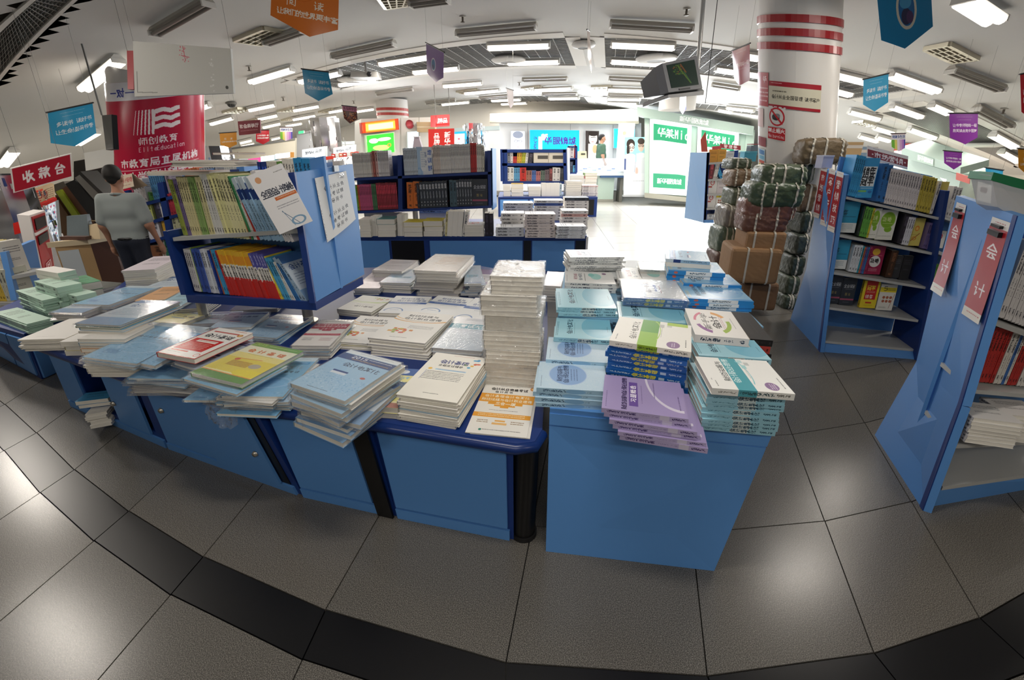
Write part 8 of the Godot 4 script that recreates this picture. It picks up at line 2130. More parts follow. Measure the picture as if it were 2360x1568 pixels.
	# grey wall panel and cream wall behind them
	for s in [[[V(-6.944, 2.233, -15), V(-6.071, 2.363, -15), V(-6.308, .69, -15), V(-7.192, .69, -15)], "8c8f94", "grey wall panel between the phone shops"], [[V(-8.133, 1.744, -13.2), V(-6.182, 2.024, -13.2), V(-6.4, .681, -13.2), V(-8.359, .681, -13.2)], "d9d5c6", "long cream wall panel above the phone counters"]]:
		q = s[0]
		t = thing("wall_panel", s[2], "wall panel", q[3])
		f = []
		for p in q: f.append(p - q[3])
		m = Mb.new()
		m.hexa(f + [f[0] - nn * .1, f[1] - nn * .1, f[2] - nn * .1, f[3] - nn * .1])
		part(t, "board", m.mesh(), mat(s[1], .7))
		part(t, "head_trim", panel(f, 0, 1, 0, .04, .03, .04), mat("7a7c7c", .6))
	foil_column("mirror-foil column with hanging tinsel left of the cream wall", V(-5.643, 1.259, -8.6), .34, 1.75, 5)
	foil_column("mirror-foil column between the phone shops", V(-5.028, 1.309, -12.6), .38, 2.5, 6)
	foil_column("mirror-foil column at the far left edge", V(-7.209, .405, -6.2), .42, 1.35, 7)
	foil_column("small tinsel cluster above the red notice", V(-1.148, 2.267, -14), .25, 2.45, 8, 1.7)
	# right far side: small shelf unit with leaflets
	far_shelf()
	right_far()

func foil_column(label: String, at: Vector3, r: float, h: float, seed_: int, y0 := 0.0) -> void:
	var t := thing("foil_column", label, "decoration", V(at.x, y0, at.z))
	var m := Mb.new()
	m.lathe([Vector2(r, 0), Vector2(r, h - y0)], 12, 0, TAU, Transform3D(), false)
	part(t, "mirror_panel", m.mesh(), mat("c4c4c8", .12, {"metallic": 1.0}))
	var g := RandomNumberGenerator.new()
	g.seed = seed_
	m = Mb.new()
	for k in 90:
		var a := g.randf() * TAU
		var y := g.randf_range(.2, .98) * (h - y0)
		var rr := r + g.randf_range(.02, .1)
		var l := g.randf_range(.05, .14)
		var p := V(sin(a) * rr, y, cos(a) * rr)
		var side := V(cos(a), 0, -sin(a)).rotated(Vector3.UP, g.randf_range(-.8, .8)) * .014
		m.hexa([p - side, p + side, p + side * 1.3 - V(0, l, 0), p - side * 1.3 - V(0, l, 0), p - side + side.cross(Vector3.UP) * .3, p + side + side.cross(Vector3.UP) * .3, p + side - V(0, l, 0) + side.cross(Vector3.UP) * .3, p - side - V(0, l, 0) + side.cross(Vector3.UP) * .3])
	var s := part(t, "tinsel", m.mesh(), mat("e8e8ec", .1, {"metallic": 1.0}))
	s.set_meta("kind", "stuff")

func far_shelf() -> void:
	var q := [V(2.939, 1.638, -6.9), V(3.351, 1.675, -6.9), V(3.464, .584, -6.9), V(3.038, .584, -6.9)]
	var bc := bookcase("pale blue bookcase with leaflets behind the parcel heap", q, V(.25, 0, -.4), [.14, .37, .58, .78, .95], [.03], {"rear": NAVY, "shelf": GREYSHELF, "board": .02, "shelf_thick": .03})
	var f := []
	for p in q: f.append(p - q[3])
	var m := Mb.new()
	var side := V(-.04, 0, -.55)
	m.hexa([f[0] + side, f[0], f[3], f[3] + side + V(-.06, 0, 0), f[0] + side + V(.03, 0, 0), f[0] + V(.03, 0, 0), f[3] + V(.03, 0, 0), f[3] + side + V(-.03, 0, 0)])
	part(bc, "end_panel", m.mesh(), mat("8fb4e0", .25))
	part(bc, "plinth", panel(f, 0, 1, .955, 1, .01, .02), BLUE)
	var st := func(u: float, v: float) -> Vector3: return on_face(q, u, v) + V(.01, .003, -.02)
	row(st.call(.08, .14), Vector3.RIGHT, V(.2, 0, -1), [["d89a3a", .03, .19, .15, .04, 1, .13], ["d8a040", .03, .19, .15, .04, 1, .12], ["d0d4d8", .03, .16, .15, .04, 1, .12]], "the pale blue bookcase's top")
	row(st.call(.08, .37), Vector3.RIGHT, V(.2, 0, -1), [["7a3038", .07, .24, .15, 0, 1], ["d8d4cc", .03, .24, .15, .1, 2], ["gap", .06], ["3a9cd0", .05, .24, .15, -.5, 1]], "the pale blue bookcase's second shelf")
	row(st.call(.08, .58), Vector3.RIGHT, V(.2, 0, -1), [["whitebox", .02, .25, .15, .03, 1, .15], ["e0d8d8", .02, .22, .15, .03, 1, .13], ["d87a3a", .02, .22, .15, .03, 1, .1]], "the pale blue bookcase's third shelf")
	row(st.call(.06, .78), Vector3.RIGHT, V(.2, 0, -1), [["whitebox", .02, .22, .15, .03, 1, .15], ["tennumbers", .02, .22, .15, .03, 1, .14]], "the pale blue bookcase's fourth shelf")
	row(st.call(.1, .95), Vector3.RIGHT, V(.2, 0, -1), [["d0d4d8", .1, .07, .15, 0, 2], ["4a5a9a", .05, .12, .15, 0, 3]], "the pale blue bookcase's lowest shelf")
	board_sign("shelf_card", "small red card sign over the pale blue bookcase", "sign", [V(3.57, 1.738, -8.2), V(3.723, 1.752, -8.2), V(3.732, 1.694, -8.2), V(3.579, 1.679, -8.2)], .02, mat("a83a40", .5), "a83a40")
	board_sign("shelf_card", "dark red header sign with white characters over the pale blue bookcase", "sign", [V(3.792, 1.792, -8.4), V(4.169, 1.755, -8.4), V(4.182, 1.68, -8.4), V(3.803, 1.717, -8.4)], .02, printed("leader", 128, 28, "8e2c34", [["t", "管理学", 24, 4, 19, "f0e4e4", {"g": 30, "t": 2.8}]], .5), "8e2c34")
	board_sign("price_flag", "red and cream card standing at the pale blue bookcase's corner", "sign", [V(2.815, 1.821, -6.9), V(2.87, 1.93, -6.9), V(2.944, 1.65, -6.9), V(2.852, 1.65, -6.9)], .01, mat("d0584a", .5), "d0584a")
	for k in 3:
		var o := thing("gift_box", ["teal box beside the big pillar's foot", "grey-blue box beside the big pillar's foot", "dark box behind the teal one"][k], "box", [V(3.923, 1.499, -7.6), V(4.162, 1.468, -8.4), V(4.321, 1.606, -8.2)][k])
		m = Mb.new()
		m.box(V(0, .07, 0), [V(.2, .14, .15), V(.2, .2, .15), V(.2, .16, .15)][k])
		part(o, "body", m.mesh(), mat(["2a7f96", "8a949c", "3a4a54"][k], .5))
		m = Mb.new()
		m.box(V(0, .15 if k == 0 else .17, 0), V(.205, .015, .155))
		part(o, "lid", m.mesh(), mat(["3a98ac", "a4acb2", "6a2a34"][k], .5))

func right_far() -> void:
	# second mint kiosk behind the right bookcases
	var o0 := V(8.249, .96, -9.4)
	var q := [V(8.032, 1.549, -9.4) - o0, V(8.174, 1.24, -8.2) - o0, V(8.214, .736, -8.2) - o0, V(0, -.2, 0)]
	var t := thing("mint_kiosk", "second mint green kiosk with a lit window behind the marketing sign", "kiosk", o0)
	var nn := face_normal(q)
	var m := Mb.new()
	m.hexa(q + [q[0] - nn * .5, q[1] - nn * .5, q[2] - nn * .5, q[3] - nn * .5])
	part(t, "body", m.mesh(), mat("b4c6be", .5))
	part(t, "lit_window", panel(q, .32, .8, .25, .9, .012, .02), glow("ffffff", 1.0))
	var fq := [V(7.786, 1.748, -9.2) - o0, V(7.912, 1.389, -8) - o0, V(7.944, 1.272, -8) - o0, V(7.844, 1.551, -9.2) - o0]
	m = Mb.new()
	m.hexa(fq + [fq[0] - nn * .5, fq[1] - nn * .5, fq[2] - nn * .5, fq[3] - nn * .5])
	var fas := part(t, "fascia", m.mesh(), mat("a4b8b0", .5))
	m = Mb.new()
	m.quad(on_face(fq, .3, .1) + nn * .01, on_face(fq, .58, .1) + nn * .01, on_face(fq, .58, .95) + nn * .01, on_face(fq, .3, .95) + nn * .01)
	part(fas, "lettering", m.mesh(), printed("kiosk", 200, 56, "a9beb4", [["t", "新华眼镜城", 6, 8, 34, "f4f8f6", {"g": 38, "t": 4}]], .5))
	q = [V(7.471, 1.319, -7.6), V(7.526, 1.259, -7.4), V(7.549, 1.149, -7.4), V(7.502, 1.206, -7.6)]
	board_sign("wall_poster", "small red and white poster on the pinkish wall at the right", "poster", q, .01, mat("c8706a", .5), "d8a09a")
	q = [V(8.292, 1.417, -8.6), V(10.374, .938, -8.6), V(10.782, -.077, -8.6), V(8.782, -.077, -8.6)]
	t = thing("wall_panel", "pale pinkish wall panel behind the nearest bookcase", "wall panel", q[3])
	var f := []
	for p in q: f.append(p - q[3])
	m = Mb.new()
	m.hexa(f + [f[0] - V(0, 0, .1), f[1] - V(0, 0, .1), f[2] - V(0, 0, .1), f[3] - V(0, 0, .1)])
	part(t, "board", m.mesh(), mat("d9c4bc", .7))
	part(t, "head_trim", panel(f, 0, 1, 0, .05, .03, .04), mat("b89a94", .6))
	lightbox("lit_window", "glowing white window at the right beside the orange poster", "light box", [V(8.484, 1.163, -8.2), V(8.773, 1.087, -8.2), V(8.882, .736, -8.2), V(8.617, .736, -8.2)], .05, "d8c8bc", glow("fffaf0", .9), 0.0, .03)
	board_sign("orange_poster", "small orange poster at the right behind the clear holder", "poster", [V(8.394, 1.063, -8), V(8.513, 1.033, -8), V(8.53, .942, -8), V(8.41, .972, -8)], .01, mat("d8703a", .5), "d8703a")
	# stacks of boxes over the parcels
	var cs := [[V(4.68, 1.696, -6.4), "c8a878", "tan carton behind the brown parcel"], [V(4.947, 1.638, -6.6), "8aa4b8", "grey-blue carton behind the brown parcel"], [V(5.213, 1.638, -6.8), "d8d0c0", "cream carton left of the marketing sign"]]
	for k in 3:
		var o := thing("carton", cs[k][2], "box", cs[k][0])
		m = Mb.new()
		m.box(V(0, -.05, 0), V(.24, .26, .2))
		part(o, "body", m.mesh(), mat(cs[k][1], .6))
		m = Mb.new()
		m.box(V(0, .02, .102), V(.24, .04, .004))
		part(o, "band", m.mesh(), mat("e4dccc", .5))

func left_far() -> void:
	# escalator rising to the right, seen from its flank
	var t := thing("escalator", "dark escalator flank with a lime green edge behind the man", "escalator", V(-8.223, 0, -8.216))
	var o0 := V(-8.223, 0, -8.216)
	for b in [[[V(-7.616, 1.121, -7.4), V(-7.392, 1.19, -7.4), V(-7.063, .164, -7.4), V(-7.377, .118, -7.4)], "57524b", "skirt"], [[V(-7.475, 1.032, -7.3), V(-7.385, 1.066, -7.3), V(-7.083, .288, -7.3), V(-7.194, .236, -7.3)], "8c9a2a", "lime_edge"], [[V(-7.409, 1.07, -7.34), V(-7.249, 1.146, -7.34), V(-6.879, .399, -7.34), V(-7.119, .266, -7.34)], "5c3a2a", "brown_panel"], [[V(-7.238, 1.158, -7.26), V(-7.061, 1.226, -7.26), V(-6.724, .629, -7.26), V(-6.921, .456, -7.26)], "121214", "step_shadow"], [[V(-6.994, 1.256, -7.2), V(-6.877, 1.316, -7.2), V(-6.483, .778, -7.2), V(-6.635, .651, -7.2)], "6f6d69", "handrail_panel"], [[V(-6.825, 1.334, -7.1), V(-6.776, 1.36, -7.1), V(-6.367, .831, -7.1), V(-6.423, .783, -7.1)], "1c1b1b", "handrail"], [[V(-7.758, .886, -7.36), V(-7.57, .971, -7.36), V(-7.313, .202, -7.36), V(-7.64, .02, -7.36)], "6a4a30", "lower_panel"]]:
		var f := []
		for p in b[0]: f.append(p - o0)
		var m := Mb.new()
		m.hexa(f + [f[0] + V(0, 0, -.3), f[1] + V(0, 0, -.3), f[2] + V(0, 0, -.3), f[3] + V(0, 0, -.3)])
		part(t, b[2], m.mesh(), mat(b[1], .4))
	var q := [V(-7.887, 1.487, -8.2), V(-6.821, 1.665, -8.2), V(-7.087, .736, -8.2), V(-8.134, .736, -8.2)]
	var w := thing("dark_recess", "dark opening above the escalator", "opening", q[3])
	var f := []
	for p in q: f.append(p - q[3])
	var m := Mb.new()
	m.hexa(f + [f[0] + V(0, 0, -.2), f[1] + V(0, 0, -.2), f[2] + V(0, 0, -.2), f[3] + V(0, 0, -.2)])
	part(w, "back", m.mesh(), mat("2a2624", .8))
	for k in 5:
		m = Mb.new()
		m.tube([on_face(f, .28 + k * .05, .62 + .04 * k) + V(0, 0, .05), on_face(f, .36 + k * .05, .72 + .04 * k) + V(0, 0, .05)], .02, 6)
		part(w, "light_tube", m.mesh(), glow("ffe8d8", 1.3))
	# red service machine
	q = [V(-6.174, .879, -5.6), V(-6.265, .907, -5.9), V(-6.397, .146, -5.9), V(-6.292, .019, -5.6)]
	t = thing("service_machine", "red and white self-service machine with dark screens", "machine", q[3])
	f = []
	for p in q: f.append(p - q[3])
	var nn := face_normal(f)
	m = Mb.new()
	m.hexa(f + [f[0] - nn * .12, f[1] - nn * .12, f[2] - nn * .12, f[3] - nn * .12])
	part(t, "body", m.mesh(), mat("dcd8d6", .4))
	part(t, "red_panel", panel(f, .10, .9, .03, .98, .01, .01), mat("a81620", .35))
	part(t, "screen", panel(f, .18, .84, .07, .24, .018, .01), mat("26181a", .15))
	part(t, "white_band", panel(f, .05, .95, .27, .31, .02, .02), mat("dcd8d6", .4))
	part(t, "keypad_screen", panel(f, .16, .82, .34, .47, .018, .01), mat("161414", .2))
	m = Mb.new()
	m.quad(on_face(f, .3, .8) + nn * .013, on_face(f, .72, .8) + nn * .013, on_face(f, .72, .93) + nn * .013, on_face(f, .3, .93) + nn * .013)
	part(t, "emblem", m.mesh(), printed("atm", 48, 48, "a81620", [["r", 2, 2, 44, 4, "ecd8d8"], ["r", 2, 42, 44, 4, "ecd8d8"], ["r", 2, 2, 4, 44, "ecd8d8"], ["r", 42, 2, 4, 44, "ecd8d8"], ["r", 14, 12, 6, 26, "ecd8d8"], ["r", 28, 12, 6, 26, "ecd8d8"], ["r", 14, 20, 20, 5, "ecd8d8"]], .4))
	# beige shop sign and its red strip, lit window behind
	q = [V(-7.04, 1.071, -6.4), V(-6.95, 1.189, -6.8), V(-7.003, .957, -6.8), V(-7.086, .844, -6.4)]
	board_sign("shop_board", "beige shop board with red and black script under the checkout sign", "sign", q, .06, printed("shopb", 160, 80, "c4ad8c", [["t", "品生活", 24, 16, 30, "8a2a22", {"g": 32, "t": 5}], ["d", 20, 50, 60, 20, 26, 6, ["e8e0d0", "b83a2a"]], ["r", 40, 4, 60, 10, "d8402c"], ["y", 116, 12, 36, 6, 10, "6a5a48"]], .5), "b89c7a")
	board_sign("red_strip", "red strip beneath the beige shop board", "sign", [V(-6.994, .838, -6.3), V(-6.878, .993, -6.7), V(-6.885, .955, -6.7), V(-7.008, .782, -6.3)], .05, mat("b8241f", .4), "b8241f")
	q = [V(-7.397, .87, -7), V(-7.214, .924, -7), V(-7.458, -.046, -7), V(-7.642, -.12, -7)]
	lightbox("lit_window", "bright shop window beside the red machine", "light box", q, .05, "b8c4cc", glow("ffffff", .75, picture("lwin", 48, 160, "c4ccd4", [["d", 0, 0, 48, 160, 120, 6, ["f4f8fa", "8a98a4", "5a6a78", "dce8f0", "3a5a8a", "b8506a"]]])), 0.0, .02)
	board_sign("red_placard", "small red placard at the foil column on the left", "sign", [V(-6.531, .764, -5.7), V(-6.373, .809, -5.7), V(-6.406, .655, -5.7), V(-6.564, .615, -5.7)], .02, mat("c8241f", .4), "c8241f")
	# cashier desk
	var d0 := V(-5.669, 0, -5.581)
	var tp := [V(-5.237, .504, -4.9), V(-5.015, .615, -5.1), V(-4.919, .586, -5.3)]
	t = thing("cash_desk", "wooden cash desk with a cream top and brown side", "desk", V(tp[1].x, 0, tp[1].z))
	d0 = V(tp[1].x, 0, tp[1].z)
	var a: Vector3 = tp[0] - d0
	var b2: Vector3 = tp[1] - d0
	var c: Vector3 = tp[2] - d0
	var h := b2.y
	a.y = h; c.y = h
	m = Mb.new()
	m.hexa([a, b2, V(b2.x, 0, b2.z), V(a.x, 0, a.z), a + V(.2, 0, -.5), b2 + V(.2, 0, -.5), V(b2.x + .2, 0, b2.z - .5), V(a.x + .2, 0, a.z - .5)])
	part(t, "front", m.mesh(), mat("b8976a", .6))
	f = [a, b2, V(b2.x, 0, b2.z), V(a.x, 0, a.z)]
	part(t, "pale_poster", panel(f, .04, .62, .08, .7, .008, .006), mat("c4ccd0", .5))
	m = Mb.new()
	m.hexa([b2, c, V(c.x, 0, c.z), V(b2.x, 0, b2.z), b2 + V(.05, 0, -.3), c + V(.05, 0, -.3), V(c.x, 0, c.z - .3), V(b2.x, 0, b2.z - .3)])
	part(t, "side", m.mesh(), mat("4a2a1c", .5))
	m = Mb.new()
	var up := V(0, .06, 0)
	m.hexa([a + up + V(-.04, 0, .04), b2 + up + V(.02, 0, .04), b2 + V(.02, 0, .04), a + V(-.04, 0, .04), a + up + V(.2, 0, -.5), c + up + V(0, 0, -.3), c + V(0, 0, -.3), a + V(.2, 0, -.5)])
	part(t, "desk_top", m.mesh(), mat("d4c2a0", .5))
	var it := thing("desk_terminal", "grey till terminal with papers on the cash desk", "till", d0 + mid(a, b2, .35) + V(.05, .06, -.15))
	m = Mb.new()
	m.hexa([V(-.12, .26, -.02), V(.12, .28, -.02), V(.13, .04, .04), V(-.13, .04, .04), V(-.12, .26, -.06), V(.12, .28, -.06), V(.13, .04, -.04), V(-.13, .04, -.04)])
	part(it, "screen", m.mesh(), mat("6a7478", .3))
	m = Mb.new()
	m.box(V(0, .02, 0), V(.3, .04, .22))
	part(it, "base", m.mesh(), mat("5a4038", .5))
	it = thing("paper_bag", "folded beige bag beside the till on the cash desk", "bag", d0 + mid(a, b2, .78) + V(.08, .06, -.12))
	m = Mb.new()
	m.hexa([V(-.1, .14, .06), V(.1, .18, .04), V(.13, 0, .1), V(-.13, 0, .1), V(-.08, .13, -.08), V(.08, .17, -.08), V(.12, 0, -.1), V(-.12, 0, -.1)])
	part(it, "bag", m.mesh(), mat("c9b491", .7))
	m = Mb.new()
	m.tube([V(-.05, .15, 0), V(-.02, .2, 0), V(.04, .2, 0), V(.06, .17, 0)], .006, 6)
	part(it, "handle", m.mesh(), mat("a8906a", .7))


# ---- parcels: rounded, crumpled packs of paper or plastic sheeting with straps; and strapped cartons
func parcel(c: Vector3, s: Vector3, turn: float, hex: String, label: String, seed_: int, soft := 1.0, gloss := .4, straps := [.3, .72]) -> void:
	var t := thing("parcel" if soft > .3 else "carton", label, "parcel" if soft > .3 else "box", c, turn)
	var g := FastNoiseLite.new()
	g.seed = seed_
	g.frequency = 3.2
	g.fractal_octaves = 3
	var n := 12
	var P := func(f: int, u: float, v: float, grow: float) -> Vector3:
		var a := u * 2 - 1
		var b := v * 2 - 1
		var p: Vector3
		match f:
			0: p = V(a, -b, 1)
			1: p = V(-a, -b, -1)
			2: p = V(1, -b, -a)
			3: p = V(-1, -b, a)
			4: p = V(a, 1, b)
			_: p = V(a, -1, -b)
		# superellipsoid corners
		var e := lerpf(14.0, 5.0, soft)
		var l := pow(pow(absf(p.x), e) + pow(absf(p.y), e) + pow(absf(p.z), e), 1.0 / e)
		p = p / l
		var w := g.get_noise_3d(p.x * 1.1, p.y * 1.1, p.z * 1.1) * .16 * soft
		return V(p.x * s.x * .5, p.y * s.y * .5, p.z * s.z * .5) * (1.0 + w * .5) + p * grow
	var m := Mb.new()
	m.st.set_smooth_group(1 if soft > .3 else -1)
	for f in 6:
		for i in n:
			for j in n:
				var u0 := float(i) / n
				var u1 := float(i + 1) / n
				var v0 := float(j) / n
				var v1 := float(j + 1) / n
				m.quad(P.call(f, u0, v0, 0.0), P.call(f, u1, v0, 0.0), P.call(f, u1, v1, 0.0), P.call(f, u0, v1, 0.0))
	var key := "crumple"
	if not texs.has(key):
		var wr := noise_tex(33, .02, [[0, "000000"], [1, "ffffff"]], 256, FastNoiseLite.TYPE_CELLULAR, 3)
		wr.as_normal_map = true
		wr.bump_strength = 6.0
		wr.color_ramp = null
		texs[key] = wr
	var mm: StandardMaterial3D
	if soft > .3:
		mm = mat(hex, gloss, {"normal_enabled": true, "normal_texture": texs[key], "normal_scale": .9, "uv1_triplanar": true, "uv1_scale": V(2.2, 2.2, 2.2)})
	else:
		mm = mat(hex, .75)
	part(t, "wrapping", m.mesh(), mm)
	for k in straps: # straps round the pack, lying on its faces
		m = Mb.new()
		for f in [0, 4, 1, 5]:
			for j in n:
				var v0 := float(j) / n
				var v1 := float(j + 1) / n
				var k2: float = 1 - k if f == 1 else k
				var w := .009 / s.x
				var k3: float = k + (.05 if f in [0, 4] else 0.0) * sin(k * 9.0)
				m.quad(P.call(f, k2 - w, v0, .006), P.call(f, k2 + w, v0, .006), P.call(f, k2 + w, v1, .006), P.call(f, k2 - w, v1, .006))
		part(t, "strap", m.mesh(), mat("bfbaac", .45))

func parcels() -> void:
	var G := "46543f"
	var list := [[V(3.155, 1.653, -4.72), V(.412, .252, .34), -.25, "6a5a42", "big brown paper parcel with two straps on top of the heap", 1, 0.5, [.22,.5,.86]],
		[V(3.156, 1.438, -4.91), V(.141, .219, .32), -.2, "4c5847", "dark green parcel under the big brown one", 1, 0.42, [.28, .7]],
		[V(2.629, 1.402, -4.46), V(.416, .265, .42), -.18, "46543e", "large green parcel topmost at the heap's front", 1, 0.35, [.22,.46,.82]],
		[V(2.578, 1.255, -4.43), V(.492, .249, .42), -.16, "41523b", "flat green parcel second in the front pile", 1, 0.35, [.2,.42,.8]],
		[V(2.558, 1.113, -4.45), V(.476, .248, .4), -.2, "7a5144", "shiny reddish brown parcel third in the front pile", 1, 0.3, [.3,.62,.9]],
		[V(2.535, .986, -4.46), V(.425, .215, .42), -.18, "6e4a3c", "reddish brown parcel fourth in the front pile", 1, 0.35, [.25,.68]],
		[V(2.549, .788, -4.445), V(.363, .233, .45), -.2, "94704c", "smaller strapped carton fifth in the front pile", 0.1, 0.8, [.2,.68]],
		[V(2.472, .567, -4.43), V(.464, .359, .5), -.22, "94714d", "large strapped carton in the front pile", 0.1, 0.8, [.32,.76]],
		[V(2.629, .209, -4.525), V(.355, .301, .45), -.16, "7c5c40", "lowest strapped carton of the front pile", 0.1, 0.8, [.22,.7]],
		[V(2.614, 1.519, -5.3), V(.233, .125, .4), -.1, "4a5443", "green parcel topmost at the heap's left", 1, 0.4, [.25,.68]],
		[V(2.606, 1.374, -5.2), V(.257, .19, .4), -.12, "7d6750", "tan parcel second at the heap's left", 1, 0.45, [.18,.55]],
		[V(2.589, 1.161, -5.2), V(.161, .215, .4), -.1, "59604c", "dull green parcel third at the heap's left", 1, 0.35, [.35,.75]],
		[V(2.521, .94, -5.16), V(.164, .268, .42), -.1, "7c766c", "greyish parcel fourth at the heap's left", 1, 0.25, [.35,.75]],
		[V(2.484, .687, -5.11), V(.205, .305, .42), -.1, "566452", "green parcel fifth at the heap's left", 1, 0.3, [.4,.7]],
		[V(2.446, .433, -5.06), V(.167, .246, .42), -.1, "5e4034", "brown parcel at the heap's lower left", 1, 0.4, [.3,.7]],
		[V(3.167, 1.179, -4.86), V(.137, .288, .32), -.1, "6a5640", "brown carton showing right of the flat green parcel", 0.6, 0.5, [.5]],
		[V(3.182, .924, -4.82), V(.126, .236, .34), -.1, "39433a", "dark green parcel beside the reddish brown one", 1, 0.4, [.6]],
		[V(3.148, .697, -4.77), V(.144, .227, .34), -.1, "3f473f", "round dark green parcel beside the smaller carton", 1, 0.35, [.7]],
		[V(3.148, .457, -4.77), V(.165, .234, .34), -.1, "3a4439", "dark green parcel beside the large carton", 1, 0.4, [.4]],
		[V(3.11, .245, -4.72), V(.148, .219, .34), -.1, "4a5546", "green parcel low at the heap's right", 1, 0.4, [.5]],
		[V(3.087, .071, -4.67), V(.136, .162, .34), -.1, "444f41", "lowest green parcel at the heap's right", 1, 0.4, [.4,.6]],
		[V(4.29, 1.457, -5.75), V(.179, .226, .3), 0, "565a4e", "grey-green parcel behind the marketing bookcase", 1, 0.5, [.6]]]
	for i in list.size():
		var p: Array = list[i]
		parcel(p[0], p[1], p[2], p[3], p[4], 40 + i, p[5], p[6], p[7] if p.size() > 7 else [.28, .7])


# ---- people: a field of tapered capsules joined smoothly and meshed as surface nets
func nets(st: SurfaceTool, bones: Array, cell: float, k: float, grow := 0.0, ylo := -INF, yhi := INF) -> void:
	# bones: [from, to, radius, radius, flatten along z]
	var lo := V(INF, INF, INF)
	var hi := -lo
	for b in bones:
		var r := Vector3.ONE * (maxf(b[2], b[3]) + grow + 3 * cell)
		lo = lo.min((b[0] as Vector3).min(b[1]) - r)
		hi = hi.max((b[0] as Vector3).max(b[1]) + r)
	var n := Vector3i(((hi - lo) / cell).ceil()) + Vector3i.ONE
	var s := PackedFloat32Array()
	s.resize(n.x * n.y * n.z)
	for b in bones:
		var r: float = maxf(b[2], b[3]) + grow + maxf(3 * cell, 4 * k)
		var i0 := Vector3i((((b[0] as Vector3).min(b[1]) - Vector3.ONE * r - lo) / cell).floor()).max(Vector3i.ZERO)
		var i1 := Vector3i((((b[0] as Vector3).max(b[1]) + Vector3.ONE * r - lo) / cell).ceil()).min(n - Vector3i.ONE)
		var a: Vector3 = b[0]
		var ab: Vector3 = b[1] - a
		var l2 := maxf(ab.length_squared(), 1e-9)
		var fz: float = b[4] if b.size() > 4 else 1.0
		var r0: float = b[2]
		var r1: float = b[3]
		for z in range(i0.z, i1.z + 1):
			for y in range(i0.y, i1.y + 1):
				var row_ := (z * n.y + y) * n.x
				for x in range(i0.x, i1.x + 1):
					var p := lo + V(x, y, z) * cell - a
					var t := clampf(p.dot(ab) / l2, 0, 1)
					var d := p - ab * t
					d.z *= fz
					s[row_ + x] += exp(-(d.length() - lerpf(r0, r1, t) - grow) / k)
	for z in n.z:
		for y in n.y:
			var py := lo.y + y * cell
			var row_ := (z * n.y + y) * n.x
			for x in n.x:
				var f := -k * log(maxf(s[row_ + x], 1e-12))
				s[row_ + x] = maxf(f, maxf(ylo - py, py - yhi))
	var where := {}
	for z in n.z - 1:
		for y in n.y - 1:
			for x in n.x - 1:
				var base := (z * n.y + y) * n.x + x
				var inside := 0
				var v := []
				for c in 8:
					var w := s[base + (c & 1) + ((c >> 1) & 1) * n.x + ((c >> 2) & 1) * n.x * n.y]
					v.append(w)
					if w < 0: inside += 1
				if inside == 0 or inside == 8: continue
				var sum := V()
				var cnt := 0
				for e in [[0, 1], [2, 3], [4, 5], [6, 7], [0, 2], [1, 3], [4, 6], [5, 7], [0, 4], [1, 5], [2, 6], [3, 7]]:
					var va: float = v[e[0]]
					var vb: float = v[e[1]]
					if (va < 0) != (vb < 0):
						var t := va / (va - vb)
						var pa := V(e[0] & 1, (e[0] >> 1) & 1, e[0] >> 2)
						var pb := V(e[1] & 1, (e[1] >> 1) & 1, e[1] >> 2)
						sum += pa.lerp(pb, t)
						cnt += 1
				where[base] = lo + (V(x, y, z) + sum / cnt) * cell
	var sx := 1
	var sy := n.x
	var sz := n.x * n.y
	for z in range(1, n.z - 1):
		for y in range(1, n.y - 1):
			for x in range(1, n.x - 1):
				var base := (z * n.y + y) * n.x + x
				var a := s[base] < 0
				for e in [[sx, sy, sz], [sy, sz, sx], [sz, sx, sy]]:
					var b: bool = s[base + e[0]] < 0
					if a == b: continue
					var q := [where[base - e[1] - e[2]], where[base - e[2]], where[base], where[base - e[1]]]
					if a: q.reverse()
					for i in [0, 1, 2, 0, 2, 3]: st.add_vertex(q[i])

func body_mesh(sets: Array) -> ArrayMesh: # sets: [bones, cell, k, grow, ylo, yhi]
	var st := SurfaceTool.new()
	st.begin(Mesh.PRIMITIVE_TRIANGLES)
	st.set_smooth_group(1)
	for q in sets: nets(st, q[0], q[1], q[2], q[3] if q.size() > 3 else 0.0, q[4] if q.size() > 4 else -INF, q[5] if q.size() > 5 else INF)
	st.generate_normals()
	return st.commit()

func hand_bones(w: Vector3, d: Vector3, out: Vector3, fwd: Vector3) -> Array: # wrist, down, thumb side, palm normal
	var b := [[w, w + d * .05, .024, .03, 1.0], [w + d * .05 - fwd * .012, w + d * .08 - fwd * .02, .028, .024], [w + d * .05 + fwd * .018, w + d * .08 + fwd * .022, .026, .022]]
	var lens := [.066, .076, .07, .052]
	for i in 4: # four fingers, each two joints, curled a little towards the palm
		var s := fwd * (.028 - .018 * i)
		var a := w + d * .08 + s
		var c: Vector3 = a + d * lens[i] * .5 + out * .006
		b.append([a, c, .0095, .009])
		b.append([c, c + d * lens[i] * .48 + out * .02, .0088, .007])
	var t := w + d * .03 + fwd * .03
	b.append([t, t + d * .035 + fwd * .022 + out * .01, .012, .0105])
	b.append([t + d * .035 + fwd * .022 + out * .01, t + d * .07 + fwd * .022 + out * .016, .0102, .008])
	return b

